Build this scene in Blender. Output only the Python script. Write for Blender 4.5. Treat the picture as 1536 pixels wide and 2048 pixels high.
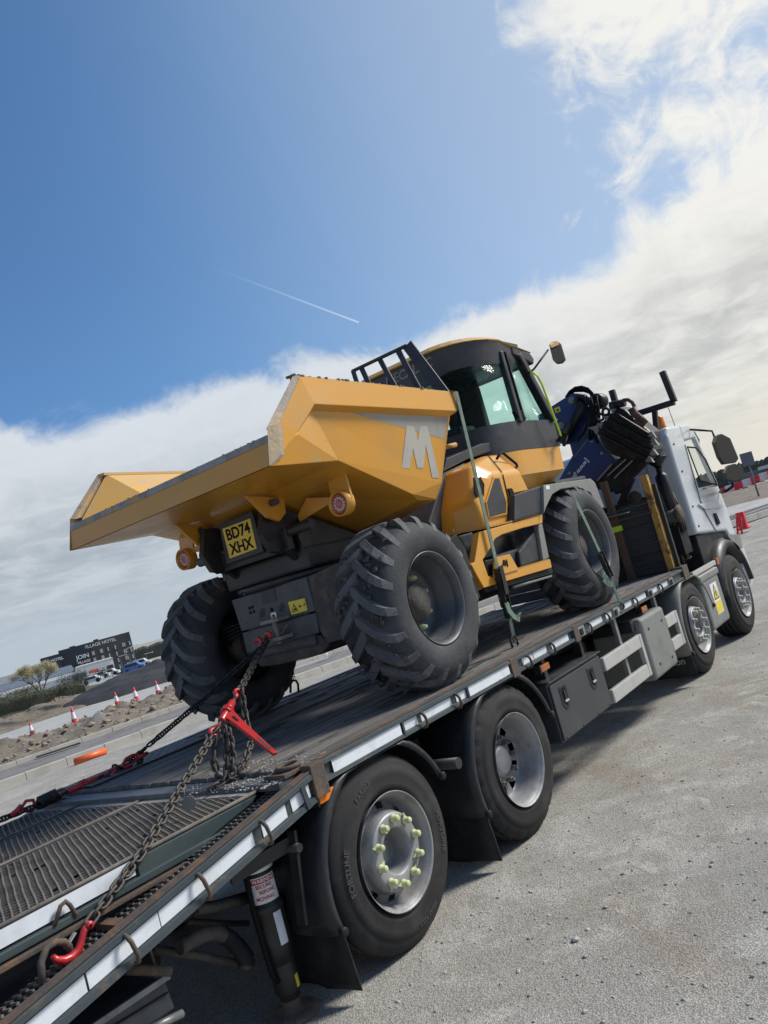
import bpy, bmesh, math, random
from mathutils import Vector, Matrix, noise as mnoise
random.seed(7)
S = bpy.context.scene
for o in list(bpy.data.objects): bpy.data.objects.remove(o)
COL = S.collection
R = math.radians
# ------------------------------------------------------------------ camera
YAW, PITCH, ROLL, FPX = R(36.674), R(4.07), R(-15.561), 1654.7
CAM = Vector((-3.435, -3.088, 1.978))
cf = Vector((math.cos(YAW)*math.cos(PITCH), math.sin(YAW)*math.cos(PITCH), math.sin(PITCH)))
r0 = Vector((math.sin(YAW), -math.cos(YAW), 0)); u0 = r0.cross(cf)
cr = math.cos(ROLL)*r0 + math.sin(ROLL)*u0
cu = -math.sin(ROLL)*r0 + math.cos(ROLL)*u0
cd = bpy.data.cameras.new('camera'); cam = bpy.data.objects.new('camera', cd); COL.objects.link(cam)
m3 = Matrix((cr, cu, -cf)).transposed()
cam.matrix_world = Matrix.Translation(CAM) @ m3.to_4x4()
cd.sensor_fit = 'VERTICAL'; cd.sensor_height = 36; cd.lens = 36*FPX/2048
cd.clip_end = 6000; cd.clip_start = .05
S.camera = cam
def ray(px, py): return cf + cr*((px-768)/FPX) - cu*((py-1024)/FPX)
def on(ax, val, px, py):
    d = ray(px, py); t = (val-CAM[ax])/d[ax]; return CAM + d*t
def VX(x, px, py): return on(0, x, px, py)
def VY(y, px, py): return on(1, y, px, py)
def VZ(z, px, py): return on(2, z, px, py)
def at_dist(d, px, py): v = ray(px, py); return CAM + v*(d/math.hypot(v.x, v.y))
# ------------------------------------------------------------------ light
SUN_AZ, SUN_EL = R(-38), R(41)
S.view_settings.view_transform = 'Standard'; S.view_settings.look = 'None'
S.view_settings.exposure = 0.36; S.view_settings.gamma = 1
S.render.engine = 'CYCLES'
sd = bpy.data.lights.new('sun', 'SUN'); sd.energy = 3.3; sd.angle = R(15); sd.color = (1, .95, .87)
sun = bpy.data.objects.new('sun', sd); COL.objects.link(sun)
sdir = Vector((math.cos(SUN_EL)*math.cos(SUN_AZ), math.cos(SUN_EL)*math.sin(SUN_AZ), math.sin(SUN_EL)))
sun.rotation_euler = sdir.to_track_quat('Z', 'Y').to_euler(); sun.location = (0, -6, 12)

class NT:
    def __init__(s, tree): s.t = tree; s.n = tree.nodes; s.l = tree.links
    def new(s, ty, **kw):
        n = s.n.new(ty)
        for k, v in kw.items(): setattr(n, k, v)
        return n
    def put(s, sock, v):
        if hasattr(v, 'is_output') or isinstance(v, bpy.types.NodeSocket): s.l.new(v, sock)
        elif v is not None:
            try: sock.default_value = v
            except Exception: sock.default_value = (*v, 1)
    def m(s, op, a, b=None, c=None, clamp=False):
        n = s.new('ShaderNodeMath', operation=op); n.use_clamp = clamp
        s.put(n.inputs[0], a)
        if b is not None: s.put(n.inputs[1], b)
        if c is not None: s.put(n.inputs[2], c)
        return n.outputs[0]
    def vm(s, op, a, b=None, scale=None):
        n = s.new('ShaderNodeVectorMath', operation=op); s.put(n.inputs[0], a)
        if b is not None: s.put(n.inputs[1], b)
        if scale is not None: s.put(n.inputs['Scale'], scale)
        return n.outputs['Value'] if op in ('DOT_PRODUCT', 'LENGTH', 'DISTANCE') else n.outputs[0]
    def mix(s, f, a, b, blend='MIX'):
        n = s.new('ShaderNodeMix', data_type='RGBA', blend_type=blend); n.clamp_factor = True
        s.put(n.inputs['Factor'], f); s.put(n.inputs[6], a if isinstance(a, bpy.types.NodeSocket) else (*a, 1)); s.put(n.inputs[7], b if isinstance(b, bpy.types.NodeSocket) else (*b, 1))
        return n.outputs[2]
    def noise(s, vec, scale=5, detail=5, rough=.6, dist=0, lac=2):
        n = s.new('ShaderNodeTexNoise'); s.put(n.inputs['Vector'], vec); n.inputs['Scale'].default_value = scale
        n.inputs['Detail'].default_value = detail; n.inputs['Roughness'].default_value = rough; n.inputs['Distortion'].default_value = dist; n.inputs['Lacunarity'].default_value = lac
        return n.outputs[0]
    def ss(s, v, lo, hi, a=0., b=1., smooth=True):
        n = s.new('ShaderNodeMapRange', interpolation_type='SMOOTHSTEP' if smooth else 'LINEAR'); s.put(n.inputs[0], v)
        for i, q in enumerate((lo, hi, a, b)): s.put(n.inputs[1+i], q)
        return n.outputs[0]
# ------------------------------------------------------------------ sky: clear blue above a low bank of cloud that climbs towards the sun
W = bpy.data.worlds.new('World'); S.world = W; W.use_nodes = True
nt = NT(W.node_tree); nt.n.clear()
out = nt.new('ShaderNodeOutputWorld'); bg = nt.new('ShaderNodeBackground'); nt.l.new(bg.outputs[0], out.inputs[0])
bg.inputs[1].default_value = .12
sky = nt.new('ShaderNodeTexSky', sky_type='NISHITA'); sky.sun_disc = False; sky.sun_elevation = SUN_EL
sky.sun_rotation = R(90)-SUN_AZ; sky.altitude = 50; sky.air_density = 1.0; sky.dust_density = .4; sky.ozone_density = 2.5
tc = nt.new('ShaderNodeTexCoord'); D = tc.outputs['Generated']
sx = nt.new('ShaderNodeSeparateXYZ'); nt.l.new(D, sx.inputs[0])
dz = nt.m('MAXIMUM', sx.outputs[2], 0.0)
el = nt.m('MULTIPLY', nt.m('ARCSINE', nt.m('MINIMUM', dz, 1.0)), 57.2958)
hl = nt.m('SQRT', nt.m('ADD', nt.m('MULTIPLY', sx.outputs[0], sx.outputs[0]), nt.m('MULTIPLY', sx.outputs[1], sx.outputs[1])))
sdh = nt.m('DIVIDE', nt.m('ADD', nt.m('MULTIPLY', sx.outputs[0], math.cos(R(-14))), nt.m('MULTIPLY', sx.outputs[1], math.sin(R(-14)))), nt.m('MAXIMUM', hl, .001))
inv = nt.m('DIVIDE', 1.0, nt.m('ADD', dz, .16))
pv = nt.vm('SCALE', D, scale=inv)
n1 = nt.noise(pv, 2.2, 9, .58, .35); n2 = nt.noise(D, 9.0, 9, .62, .6); n3 = nt.noise(pv, .9, 6, .55, .2); n4 = nt.noise(pv, 5.0, 8, .6, .8)
near = nt.ss(sdh, .72, .99)
edge = nt.m('ADD', 15.0, nt.m('MULTIPLY', near, 5.0))
nn = nt.m('SUBTRACT', nt.m('ADD', nt.m('MULTIPLY', n2, .62), nt.m('MULTIPLY', n1, .38)), .5)
f = nt.m('ADD', nt.m('SUBTRACT', edge, el), nt.m('MULTIPLY', nn, nt.m('ADD', 9.0, nt.m('MULTIPLY', near, 8.0))))
mask = nt.ss(f, -.8, nt.m('ADD', 1.0, nt.m('MULTIPLY', near, 2.0)))
# broken high cloud towards the sun: cover grows with nearness to its bearing
bn_ = nt.m('ADD', nt.m('MULTIPLY', nt.noise(pv, 1.5, 11, .63, .5), .62), nt.m('MULTIPLY', nt.noise(D, 15.0, 8, .62, 1.2), .38))
thr = nt.m('SUBTRACT', .648, nt.m('MULTIPLY', nt.ss(sdh, .79, .925), .235))
br_ = nt.ss(nt.m('SUBTRACT', bn_, thr), -.03, .13)
mask = nt.m('MAXIMUM', mask, nt.m('MULTIPLY', br_, .97))
veil = nt.m('ADD', .10, nt.m('MULTIPLY', nt.ss(sdh, .25, .95), .50))
# cloud colours (scene-linear, divided by the background strength below)
shade = nt.ss(nt.m('ADD', nt.m('MULTIPLY', n1, .55), nt.m('MULTIPLY', n4, .45)), .36, .66)
depth = nt.ss(f, 0.0, 9.0)
whit = nt.mix(nt.ss(sdh, .55, .97), (.54, .575, .62), (.72, .71, .67))
grey = nt.mix(nt.ss(sdh, .55, .97), (.29, .335, .385), (.44, .45, .44))
low = nt.mix(nt.ss(sdh, .55, .97), (.37, .43, .48), (.64, .61, .53))
cl = nt.mix(nt.m('MULTIPLY', depth, nt.m('SUBTRACT', 1.0, nt.m('MULTIPLY', shade, .85))), whit, grey)
cl = nt.mix(nt.ss(el, 9.0, 0.0), cl, low)
clS = nt.vm('SCALE', cl, scale=1/.12)
hz = nt.vm('SCALE', nt.mix(nt.ss(sdh, .4, .97), (.20, .36, .55), (.50, .58, .66)), scale=1/.12)
skb = nt.mix(veil, nt.vm('MULTIPLY', sky.outputs[0], (.41, .61, .80)), hz)
# a contrail high in the clear part
ca = ray(400, 525).normalized(); cb = ray(718, 645).normalized(); cn = ca.cross(cb).normalized(); ct = (cb-ca).normalized()
dist = nt.m('ABSOLUTE', nt.vm('DOT_PRODUCT', D, tuple(cn)))
along = nt.ss(nt.vm('DOT_PRODUCT', D, tuple(ct)), ca.dot(ct), cb.dot(ct), 0, 1, False)
inside = nt.m('MULTIPLY', nt.m('MULTIPLY', nt.m('POWER', along, 1.6), nt.m('LESS_THAN', along, .999)), nt.ss(dist, .0016, .0003))
col = nt.mix(nt.m('MULTIPLY', inside, .38), skb, nt.vm('SCALE', nt.mix(0., (.8, .85, .9), (1, 1, 1)), scale=1/.12))
col = nt.mix(mask, col, clS)
nt.l.new(col, bg.inputs[0])

# ------------------------------------------------------------------ materials
MATS = {}
def mat(name, col, rough=.5, metal=0., c2=None, ns=4., lo=.45, hi=.65, c3=None, ns3=14., lo3=.55, hi3=.7, bump=0., bs=60., spec=.5, coat=0., emit=None, rn=.12, stretch=None, scr=None):
    m = bpy.data.materials.new(name); m.use_nodes = True; t = NT(m.node_tree); b = t.n['Principled BSDF']
    tc = t.new('ShaderNodeTexCoord'); v = tc.outputs['Object']
    oi = t.new('ShaderNodeObjectInfo'); v = t.vm('ADD', v, t.vm('SCALE', (3.1, 1.7, 2.3), scale=t.m('MULTIPLY', oi.outputs['Random'], 9.0)))
    if stretch: v = t.vm('MULTIPLY', v, stretch)
    c = None
    if c2 is not None:
        n = t.noise(v, ns, 7, .65); f = t.ss(n, lo, hi); c = t.mix(f, col, c2)
        if c3 is not None:
            f3 = t.ss(t.noise(v, ns3, 8, .7, .3), lo3, hi3); c = t.mix(f3, c, c3)
        if scr is not None:
            for st_, th_ in (((1., 1., 14.), .66), ((9., 9., .8), .69)):
                fs = t.m('MULTIPLY', t.ss(t.noise(t.vm('MULTIPLY', v, st_), 5., 6, .7, .2), th_, th_+.05), t.m('MULTIPLY', t.ss(t.noise(v, 2.1, 4, .6), .48, .66), .6)); c = t.mix(fs, c, scr)
        t.l.new(c, b.inputs['Base Color'])
        if rn: t.l.new(t.ss(n, .3, .7, max(.03, rough-rn), min(1, rough+rn), False), b.inputs['Roughness'])
        else: b.inputs['Roughness'].default_value = rough
    else:
        b.inputs['Base Color'].default_value = (*col, 1); b.inputs['Roughness'].default_value = rough
    b.inputs['Metallic'].default_value = metal; b.inputs['Specular IOR Level'].default_value = spec; b.inputs['Coat Weight'].default_value = coat
    b.inputs['Coat Roughness'].default_value = .15
    if bump:
        bn = t.new('ShaderNodeBump'); bn.inputs['Strength'].default_value = bump; bn.inputs['Distance'].default_value = .02
        t.l.new(t.noise(v, bs, 6, .65), bn.inputs['Height']); t.l.new(bn.outputs[0], b.inputs['Normal'])
    MATS[name] = m; return m
mat('yellow', (.64, .30, .032), .36, c2=(.57, .285, .048), ns=2.2, lo=.4, hi=.7, c3=(.48, .32, .14), ns3=3.5, lo3=.54, hi3=.80, coat=.2, bump=.04, bs=4, scr=(.30, .19, .08))
mat('yellow_dusty', (.60, .34, .085), .6, c2=(.50, .36, .17), ns=3, c3=(.40, .34, .25), ns3=7, lo3=.5, hi3=.75, bump=.05, stretch=(1, 1, .6))
mat('worn_lip', (.33, .32, .30), .6, c2=(.24, .23, .22), ns=9, c3=(.50, .31, .10), ns3=7, lo3=.50, hi3=.64, bump=.35, bs=40, metal=.15)
mat('charcoal', (.034, .038, .044), .45, spec=.35, c2=(.052, .055, .060), ns=5, c3=(.13, .125, .115), ns3=4, lo3=.62, hi3=.9, bump=.03, bs=200)
mat('chassis_grey', (.060, .066, .074), .5, c2=(.045, .050, .057), ns=5, c3=(.22, .20, .17), ns3=60, lo3=.66, hi3=.74, bump=.03, bs=100)
mat('mud_grey', (.065, .062, .058), .85, c2=(.14, .115, .085), ns=7, lo=.42, hi=.68, c3=(.045, .045, .048), ns3=16, bump=.4, bs=30)
mat('black_steel', (.018, .019, .021), .5, c2=(.035, .034, .032), ns=5, c3=(.10, .065, .04), ns3=10, lo3=.66, hi3=.8, bump=.06, bs=50)
mat('underside', (.012, .013, .014), .8, spec=.2, c2=(.03, .028, .025), ns=4, c3=(.05, .042, .034), ns3=9, bump=.2)
mat('black_plastic', (.014, .015, .016), .55, spec=.25, c2=(.026, .027, .028), ns=6, c3=(.07, .068, .062), ns3=3, lo3=.6, hi3=.85)
mat('mudguard', (.020, .022, .025), .45, spec=.4, c2=(.032, .033, .035), ns=5, c3=(.12, .115, .105), ns3=3.5, lo3=.55, hi3=.85, bump=.05)
mat('tyre', (.022, .022, .023), .78, spec=.3, c2=(.045, .043, .041), ns=3, c3=(.11, .10, .088), ns3=9, lo3=.62, hi3=.85, bump=.12, bs=50)
mat('dumper_tyre', (.034, .038, .043), .75, spec=.3, c2=(.072, .075, .079), ns=3.0, lo=.38, hi=.68, c3=(.14, .132, .118), ns3=8, lo3=.58, hi3=.80, bump=.22, bs=38)
mat('tyre_lug', (.088, .094, .100), .78, c2=(.135, .140, .145), ns=3.5, lo=.35, hi=.65, c3=(.050, .052, .056), ns3=11, lo3=.52, hi3=.66, bump=.35, bs=45, spec=.3)
mat('wing_worn', (.46, .33, .17), .6, c2=(.31, .275, .23), ns=5, lo=.40, hi=.60, c3=(.20, .19, .18), ns3=14, lo3=.55, hi3=.68, bump=.25, bs=40)
mat('dumper_rim', (.085, .090, .097), .42, c2=(.12, .123, .127), ns=5, c3=(.20, .19, .17), ns3=8, lo3=.6, hi3=.85, metal=.3, bump=.04)
mat('rim_silver', (.30, .305, .31), .55, metal=.3, c2=(.21, .205, .20), ns=5, c3=(.16, .13, .11), ns3=14, lo3=.62, hi3=.75, bump=.08)
mat('hub_grey', (.26, .27, .28), .45, metal=.5, c2=(.19, .19, .19), ns=9, c3=(.12, .08, .055), ns3=18, lo3=.63, hi3=.75, bump=.1)
mat('nut_yellow', (.56, .62, .30), .5, c2=(.40, .42, .25), ns=30)
mat('nut_pale', (.40, .42, .33), .5, c2=(.28, .29, .25), ns=30)
mat('nut_steel', (.20, .195, .18), .6, metal=.3, c2=(.12, .10, .085), ns=30)
mat('rust', (.085, .065, .052), .8, c2=(.16, .095, .055), ns=8, c3=(.055, .055, .058), ns3=14, lo3=.5, hi3=.65, bump=.25, bs=60)
mat('rust_brown', (.13, .07, .04), .8, c2=(.07, .055, .045), ns=7, c3=(.30, .16, .05), ns3=12, lo3=.58, hi3=.7, bump=.25)
mat('rail_paint', (.045, .062, .070), .5, c2=(.060, .070, .073), ns=4, c3=(.16, .11, .075), ns3=8, lo3=.56, hi3=.74, bump=.12, bs=40, metal=.2)
mat('deck_steel', (.12, .13, .14), .5, metal=.4, c2=(.18, .18, .175), ns=6, c3=(.10, .075, .055), ns3=9, lo3=.56, hi3=.7, bump=.2)
mat('deck_wood', (.165, .152, .14), .8, c2=(.085, .078, .073), ns=3.2, lo=.38, hi=.66, c3=(.28, .262, .24), ns3=7, lo3=.54, hi3=.76, bump=.5, bs=24, stretch=(.35, 5, 5))
mat('board_wood', (.052, .052, .050), .8, c2=(.035, .035, .035), ns=4, c3=(.10, .095, .085), ns3=6, lo3=.6, hi3=.85, bump=.3, bs=20, stretch=(6, .5, 6))
mat('white_tape', (.72, .76, .80), .35, c2=(.62, .65, .68), ns=6, c3=(.26, .22, .18), ns3=9, lo3=.66, hi3=.82, bump=.04, bs=150)
mat('ramp_green', (.040, .060, .064), .5, c2=(.05, .065, .066), ns=3, c3=(.13, .12, .10), ns3=8, lo3=.62, hi3=.82, bump=.06)
mat('grating', (.16, .142, .12), .75, c2=(.095, .088, .08), ns=5, c3=(.28, .23, .17), ns3=13, lo3=.55, hi3=.75, bump=.2)
mat('dust_edge', (.30, .27, .23), .85, c2=(.20, .185, .165), ns=6, c3=(.12, .11, .10), ns3=16, bump=.3)
mat('alu', (.56, .56, .53), .4, metal=.35, c2=(.48, .48, .46), ns=5, c3=(.32, .31, .28), ns3=8, lo3=.6, hi3=.8, bump=.03)
mat('tank_grey', (.21, .215, .20), .5, c2=(.175, .18, .17), ns=4, c3=(.31, .29, .22), ns3=5, lo3=.6, hi3=.85, bump=.05)
mat('toolbox', (.044, .047, .053), .42, c2=(.055, .057, .060), ns=4, c3=(.11, .108, .10), ns3=3, lo3=.58, hi3=.9, bump=.03)
mat('white_paint', (.58, .615, .64), .3, c2=(.54, .57, .59), ns=2, c3=(.42, .42, .41), ns3=4, lo3=.68, hi3=.95, coat=.3)
mat('crane_blue', (.007, .038, .155), .42, c2=(.006, .028, .115), ns=4, c3=(.05, .055, .09), ns3=8, lo3=.6, hi3=.85, coat=.15, bump=.03)
mat('bucket_black', (.014, .014, .015), .42, c2=(.03, .029, .028), ns=7, c3=(.12, .11, .10), ns3=9, lo3=.66, hi3=.8, metal=.4, bump=.15)
mat('hook_rust', (.10, .05, .045), .6, c2=(.05, .035, .03), ns=8, metal=.3, bump=.15)
mat('stake_yellow', (.46, .25, .045), .6, c2=(.40, .24, .07), ns=6, c3=(.09, .055, .035), ns3=8, lo3=.52, hi3=.62, bump=.15)
mat('chain', (.055, .050, .045), .55, metal=.35, c2=(.10, .090, .078), ns=30, c3=(.09, .06, .04), ns3=50, lo3=.55, hi3=.7, bump=.1)
mat('chain_dark', (.028, .030, .033), .5, metal=.5, c2=(.055, .055, .055), ns=30)
mat('red', (.50, .025, .028), .38, c2=(.40, .022, .025), ns=8, c3=(.14, .05, .04), ns3=18, lo3=.63, hi3=.75, coat=.2, bump=.05)
mat('strap_green', (.14, .20, .155), .85, c2=(.10, .15, .12), ns=14, bump=.3, bs=300)
mat('strap_bluegreen', (.045, .115, .125), .85, c2=(.04, .09, .09), ns=14, bump=.3, bs=300)
mat('strap_black', (.014, .014, .015), .8)
mat('plate_yellow', (.80, .56, .045), .4, c2=(.70, .50, .05), ns=12, c3=(.45, .36, .12), ns3=14, lo3=.64, hi3=.8)
mat('ink', (.010, .010, .011), .6, spec=.12)
mat('grey_decal', (.33, .315, .28), .5, c2=(.28, .27, .24), ns=4)
mat('pale_decal', (.45, .43, .38), .5, c2=(.40, .385, .35), ns=5)
mat('sign_yellow', (.80, .62, .05), .45, c2=(.70, .55, .06), ns=15)
mat('sign_white', (.78, .79, .78), .45, c2=(.66, .66, .64), ns=10)
mat('ink_red', (.42, .02, .03), .5)
mat('hi_vis', (.62, .86, .05), .5)
mat('amber', (.75, .20, .01), .25, c2=(.6, .15, .01), ns=8)
mat('amber_dirty', (.40, .13, .03), .4, c2=(.22, .09, .04), ns=14)
mat('red_lens', (.34, .075, .08), .22, c2=(.40, .20, .20), ns=40)
mat('lens_white', (.62, .56, .56), .2)
mat('head_dark', (.020, .022, .028), .28, c2=(.026, .028, .034), ns=4)
mat('seat_dark', (.02, .02, .022), .8)
mat('hose', (.055, .05, .045), .6, c2=(.09, .08, .068), ns=12, bump=.1)
mat('mirror', (.75, .78, .8), .04, metal=1)
mat('orange_plastic', (.80, .13, .03), .45, c2=(.72, .12, .03), ns=6)
mat('cone_red', (.72, .035, .05), .55, c2=(.60, .04, .05), ns=8)
mat('cone_white', (.75, .74, .72), .6)
mat('kerb', (.50, .47, .41), .85, c2=(.42, .395, .345), ns=3, c3=(.30, .28, .25), ns3=10, lo3=.6, hi3=.8, bump=.2)
mat('stone', (.42, .40, .37), .9, c2=(.31, .30, .28), ns=4, c3=(.22, .21, .20), ns3=6, bump=.2)
mat('earth', (.20, .165, .125), .95, c2=(.125, .105, .082), ns=1.3, c3=(.30, .265, .215), ns3=7, lo3=.54, hi3=.68, bump=.8, bs=9)
mat('earth_grey', (.19, .185, .175), .95, c2=(.13, .125, .118), ns=1.6, c3=(.27, .26, .24), ns3=6, lo3=.55, hi3=.7, bump=.7, bs=10)
mat('dark_spoil', (.042, .044, .050), .95, c2=(.030, .031, .035), ns=.7, c3=(.075, .074, .076), ns3=3, lo3=.58, hi3=.75, bump=.8, bs=6)
mat('grass_bank', (.075, .085, .040), .95, c2=(.11, .095, .055), ns=.3, c3=(.045, .055, .030), ns3=1.5, bump=.6, bs=5)
mat('leaf_pale', (.30, .27, .14), .8, c2=(.22, .21, .11), ns=1.5)
mat('leaf_dark', (.050, .060, .032), .8, c2=(.085, .080, .050), ns=1.2)
mat('twig', (.10, .085, .068), .9, c2=(.14, .12, .10), ns=8)
mat('wall_white', (.86, .87, .86), .6, c2=(.80, .81, .80), ns=.2)
mat('wall_cream', (.50, .51, .48), .6, c2=(.46, .47, .45), ns=.2)
mat('roof_blue', (.13, .16, .195), .7, c2=(.11, .14, .17), ns=.2)
mat('rubble', (.27, .225, .175), .95, c2=(.20, .165, .125), ns=3, c3=(.36, .33, .28), ns3=5, bump=.3)
mat('wall_hotel', (.075, .072, .068), .8, c2=(.060, .058, .055), ns=.3)
mat('wall_navy', (.022, .027, .042), .7, c2=(.028, .032, .045), ns=.3)
mat('far_grey', (.16, .18, .20), .9, c2=(.11, .13, .14), ns=.1)
mat('far_trees', (.050, .060, .048), .95, c2=(.08, .085, .065), ns=.25, c3=(.035, .045, .04), ns3=.8)
mat('pane', (.03, .04, .05), .1)
mat('letters_white', (.85, .85, .85), .5)
mat('sign_red', (.65, .03, .02), .5)
mat('blue_paint', (.05, .16, .42), .4)
mat('concrete_slab', (.40, .395, .375), .9, c2=(.33, .325, .31), ns=.8, c3=(.26, .25, .23), ns3=5, lo3=.6, hi3=.8, bump=.25)
def glass(name, tint, rough=.06):
    m = bpy.data.materials.new(name); m.use_nodes = True; t = NT(m.node_tree); t.n.clear()
    o = t.new('ShaderNodeOutputMaterial'); tr = t.new('ShaderNodeBsdfTransparent'); gl = t.new('ShaderNodeBsdfGlossy'); mx = t.new('ShaderNodeMixShader'); fr = t.new('ShaderNodeLayerWeight')
    tr.inputs[0].default_value = (*tint, 1); gl.inputs['Roughness'].default_value = rough; fr.inputs[0].default_value = .35
    t.l.new(t.m('ADD', .004, t.m('MULTIPLY', t.m('POWER', fr.outputs[1], 4.0), .40)), mx.inputs[0]); t.l.new(tr.outputs[0], mx.inputs[1]); t.l.new(gl.outputs[0], mx.inputs[2]); t.l.new(mx.outputs[0], o.inputs[0])
    MATS[name] = m
glass('cab_glass', (.86, .965, .93)); glass('clear_glass', (.95, .97, .965))
def ground_mat():
    m = bpy.data.materials.new('hardstanding'); m.use_nodes = True; t = NT(m.node_tree); b = t.n['Principled BSDF']
    v = t.new('ShaderNodeTexCoord').outputs['Object']
    def vor(sc, feat='F1', out='Distance'):
        n = t.new('ShaderNodeTexVoronoi', feature=feat); t.l.new(v, n.inputs['Vector']); n.inputs['Scale'].default_value = sc; return n
    big = t.noise(v, .35, 6, .6); mid = t.noise(v, 2.2, 8, .70); fin = t.noise(v, 60, 5, .7); spk = t.noise(v, 170, 3, .7); pat = t.noise(v, .6, 8, .74, .8)
    c = t.mix(t.ss(big, .35, .65), (.53, .505, .445), (.41, .395, .355))
    c = t.mix(t.m('MULTIPLY', t.ss(mid, .47, .62), .9), c, (.60, .58, .53))
    c = t.mix(t.m('MULTIPLY', t.ss(t.noise(v, 3.1, 8, .72, .4), .56, .72), .75), c, (.25, .24, .22))
    c = t.mix(t.m('MULTIPLY', t.ss(pat, .53, .68), .75), c, (.34, .275, .205))
    v1 = vor(120.); cc = t.new('ShaderNodeSeparateColor'); t.l.new(v1.outputs['Color'], cc.inputs[0])
    c = t.mix(t.m('MULTIPLY', t.ss(cc.outputs[0], .0, 1., -.1, .75, False), .6), c, t.mix(cc.outputs[1], (.17, .17, .165), (.54, .52, .48)))
    c = t.mix(t.m('MULTIPLY', t.ss(v1.outputs['Distance'], .30, .62), .55), c, (.12, .115, .105))
    c = t.mix(t.m('MULTIPLY', t.ss(spk, .62, .74), .5), c, (.11, .11, .105))
    c = t.mix(t.m('MULTIPLY', t.ss(t.noise(v, .22, 5, .6, .5), .56, .66), .45), c, (.27, .262, .25))
    # faint lug prints of machines that crossed the yard beside the lorry
    sp = t.new('ShaderNodeSeparateXYZ'); t.l.new(v, sp.inputs[0]); X_, Y_ = sp.outputs[0], sp.outputs[1]
    wob = t.m('MULTIPLY', t.m('SUBTRACT', t.noise(v, .5, 2, .5), .5), .5); yy = t.m('ADD', Y_, wob)
    tr = None
    for y0, w in ((-.80, .20), (-2.35, .20), (-3.6, .22)):
        band = t.m('SUBTRACT', 1.0, t.ss(t.m('ABSOLUTE', t.m('SUBTRACT', yy, y0)), w*.8, w*1.15)); lug = t.ss(t.m('SINE', t.m('ADD', t.m('MULTIPLY', X_, 26.), t.m('MULTIPLY', t.m('ABSOLUTE', t.m('SUBTRACT', yy, y0)), 20.))), -.1, .5)
        q = t.m('MULTIPLY', band, lug); tr = q if tr is None else t.m('ADD', tr, q)
    tr = t.m('MULTIPLY', tr, t.m('MULTIPLY', t.ss(t.noise(v, 1.3, 5, .65), .46, .62), t.ss(t.noise(v, 7., 5, .7), .35, .6)))
    c = t.mix(t.m('MULTIPLY', tr, .36), c, (.62, .60, .55))
    t.l.new(c, b.inputs['Base Color']); b.inputs['Roughness'].default_value = .95; b.inputs['Specular IOR Level'].default_value = .15
    h = t.m('ADD', t.m('MULTIPLY', fin, .45), t.m('ADD', t.m('MULTIPLY', spk, .2), t.m('MULTIPLY', mid, 1.6)))
    h = t.m('ADD', h, t.m('MULTIPLY', t.m('SUBTRACT', 1.0, v1.outputs['Distance']), .26)); h = t.m('ADD', h, t.m('MULTIPLY', tr, .3))
    bn = t.new('ShaderNodeBump'); bn.inputs['Strength'].default_value = .9; bn.inputs['Distance'].default_value = .013; t.l.new(h, bn.inputs['Height']); t.l.new(bn.outputs[0], b.inputs['Normal'])
    MATS['hardstanding'] = m
ground_mat()
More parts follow.
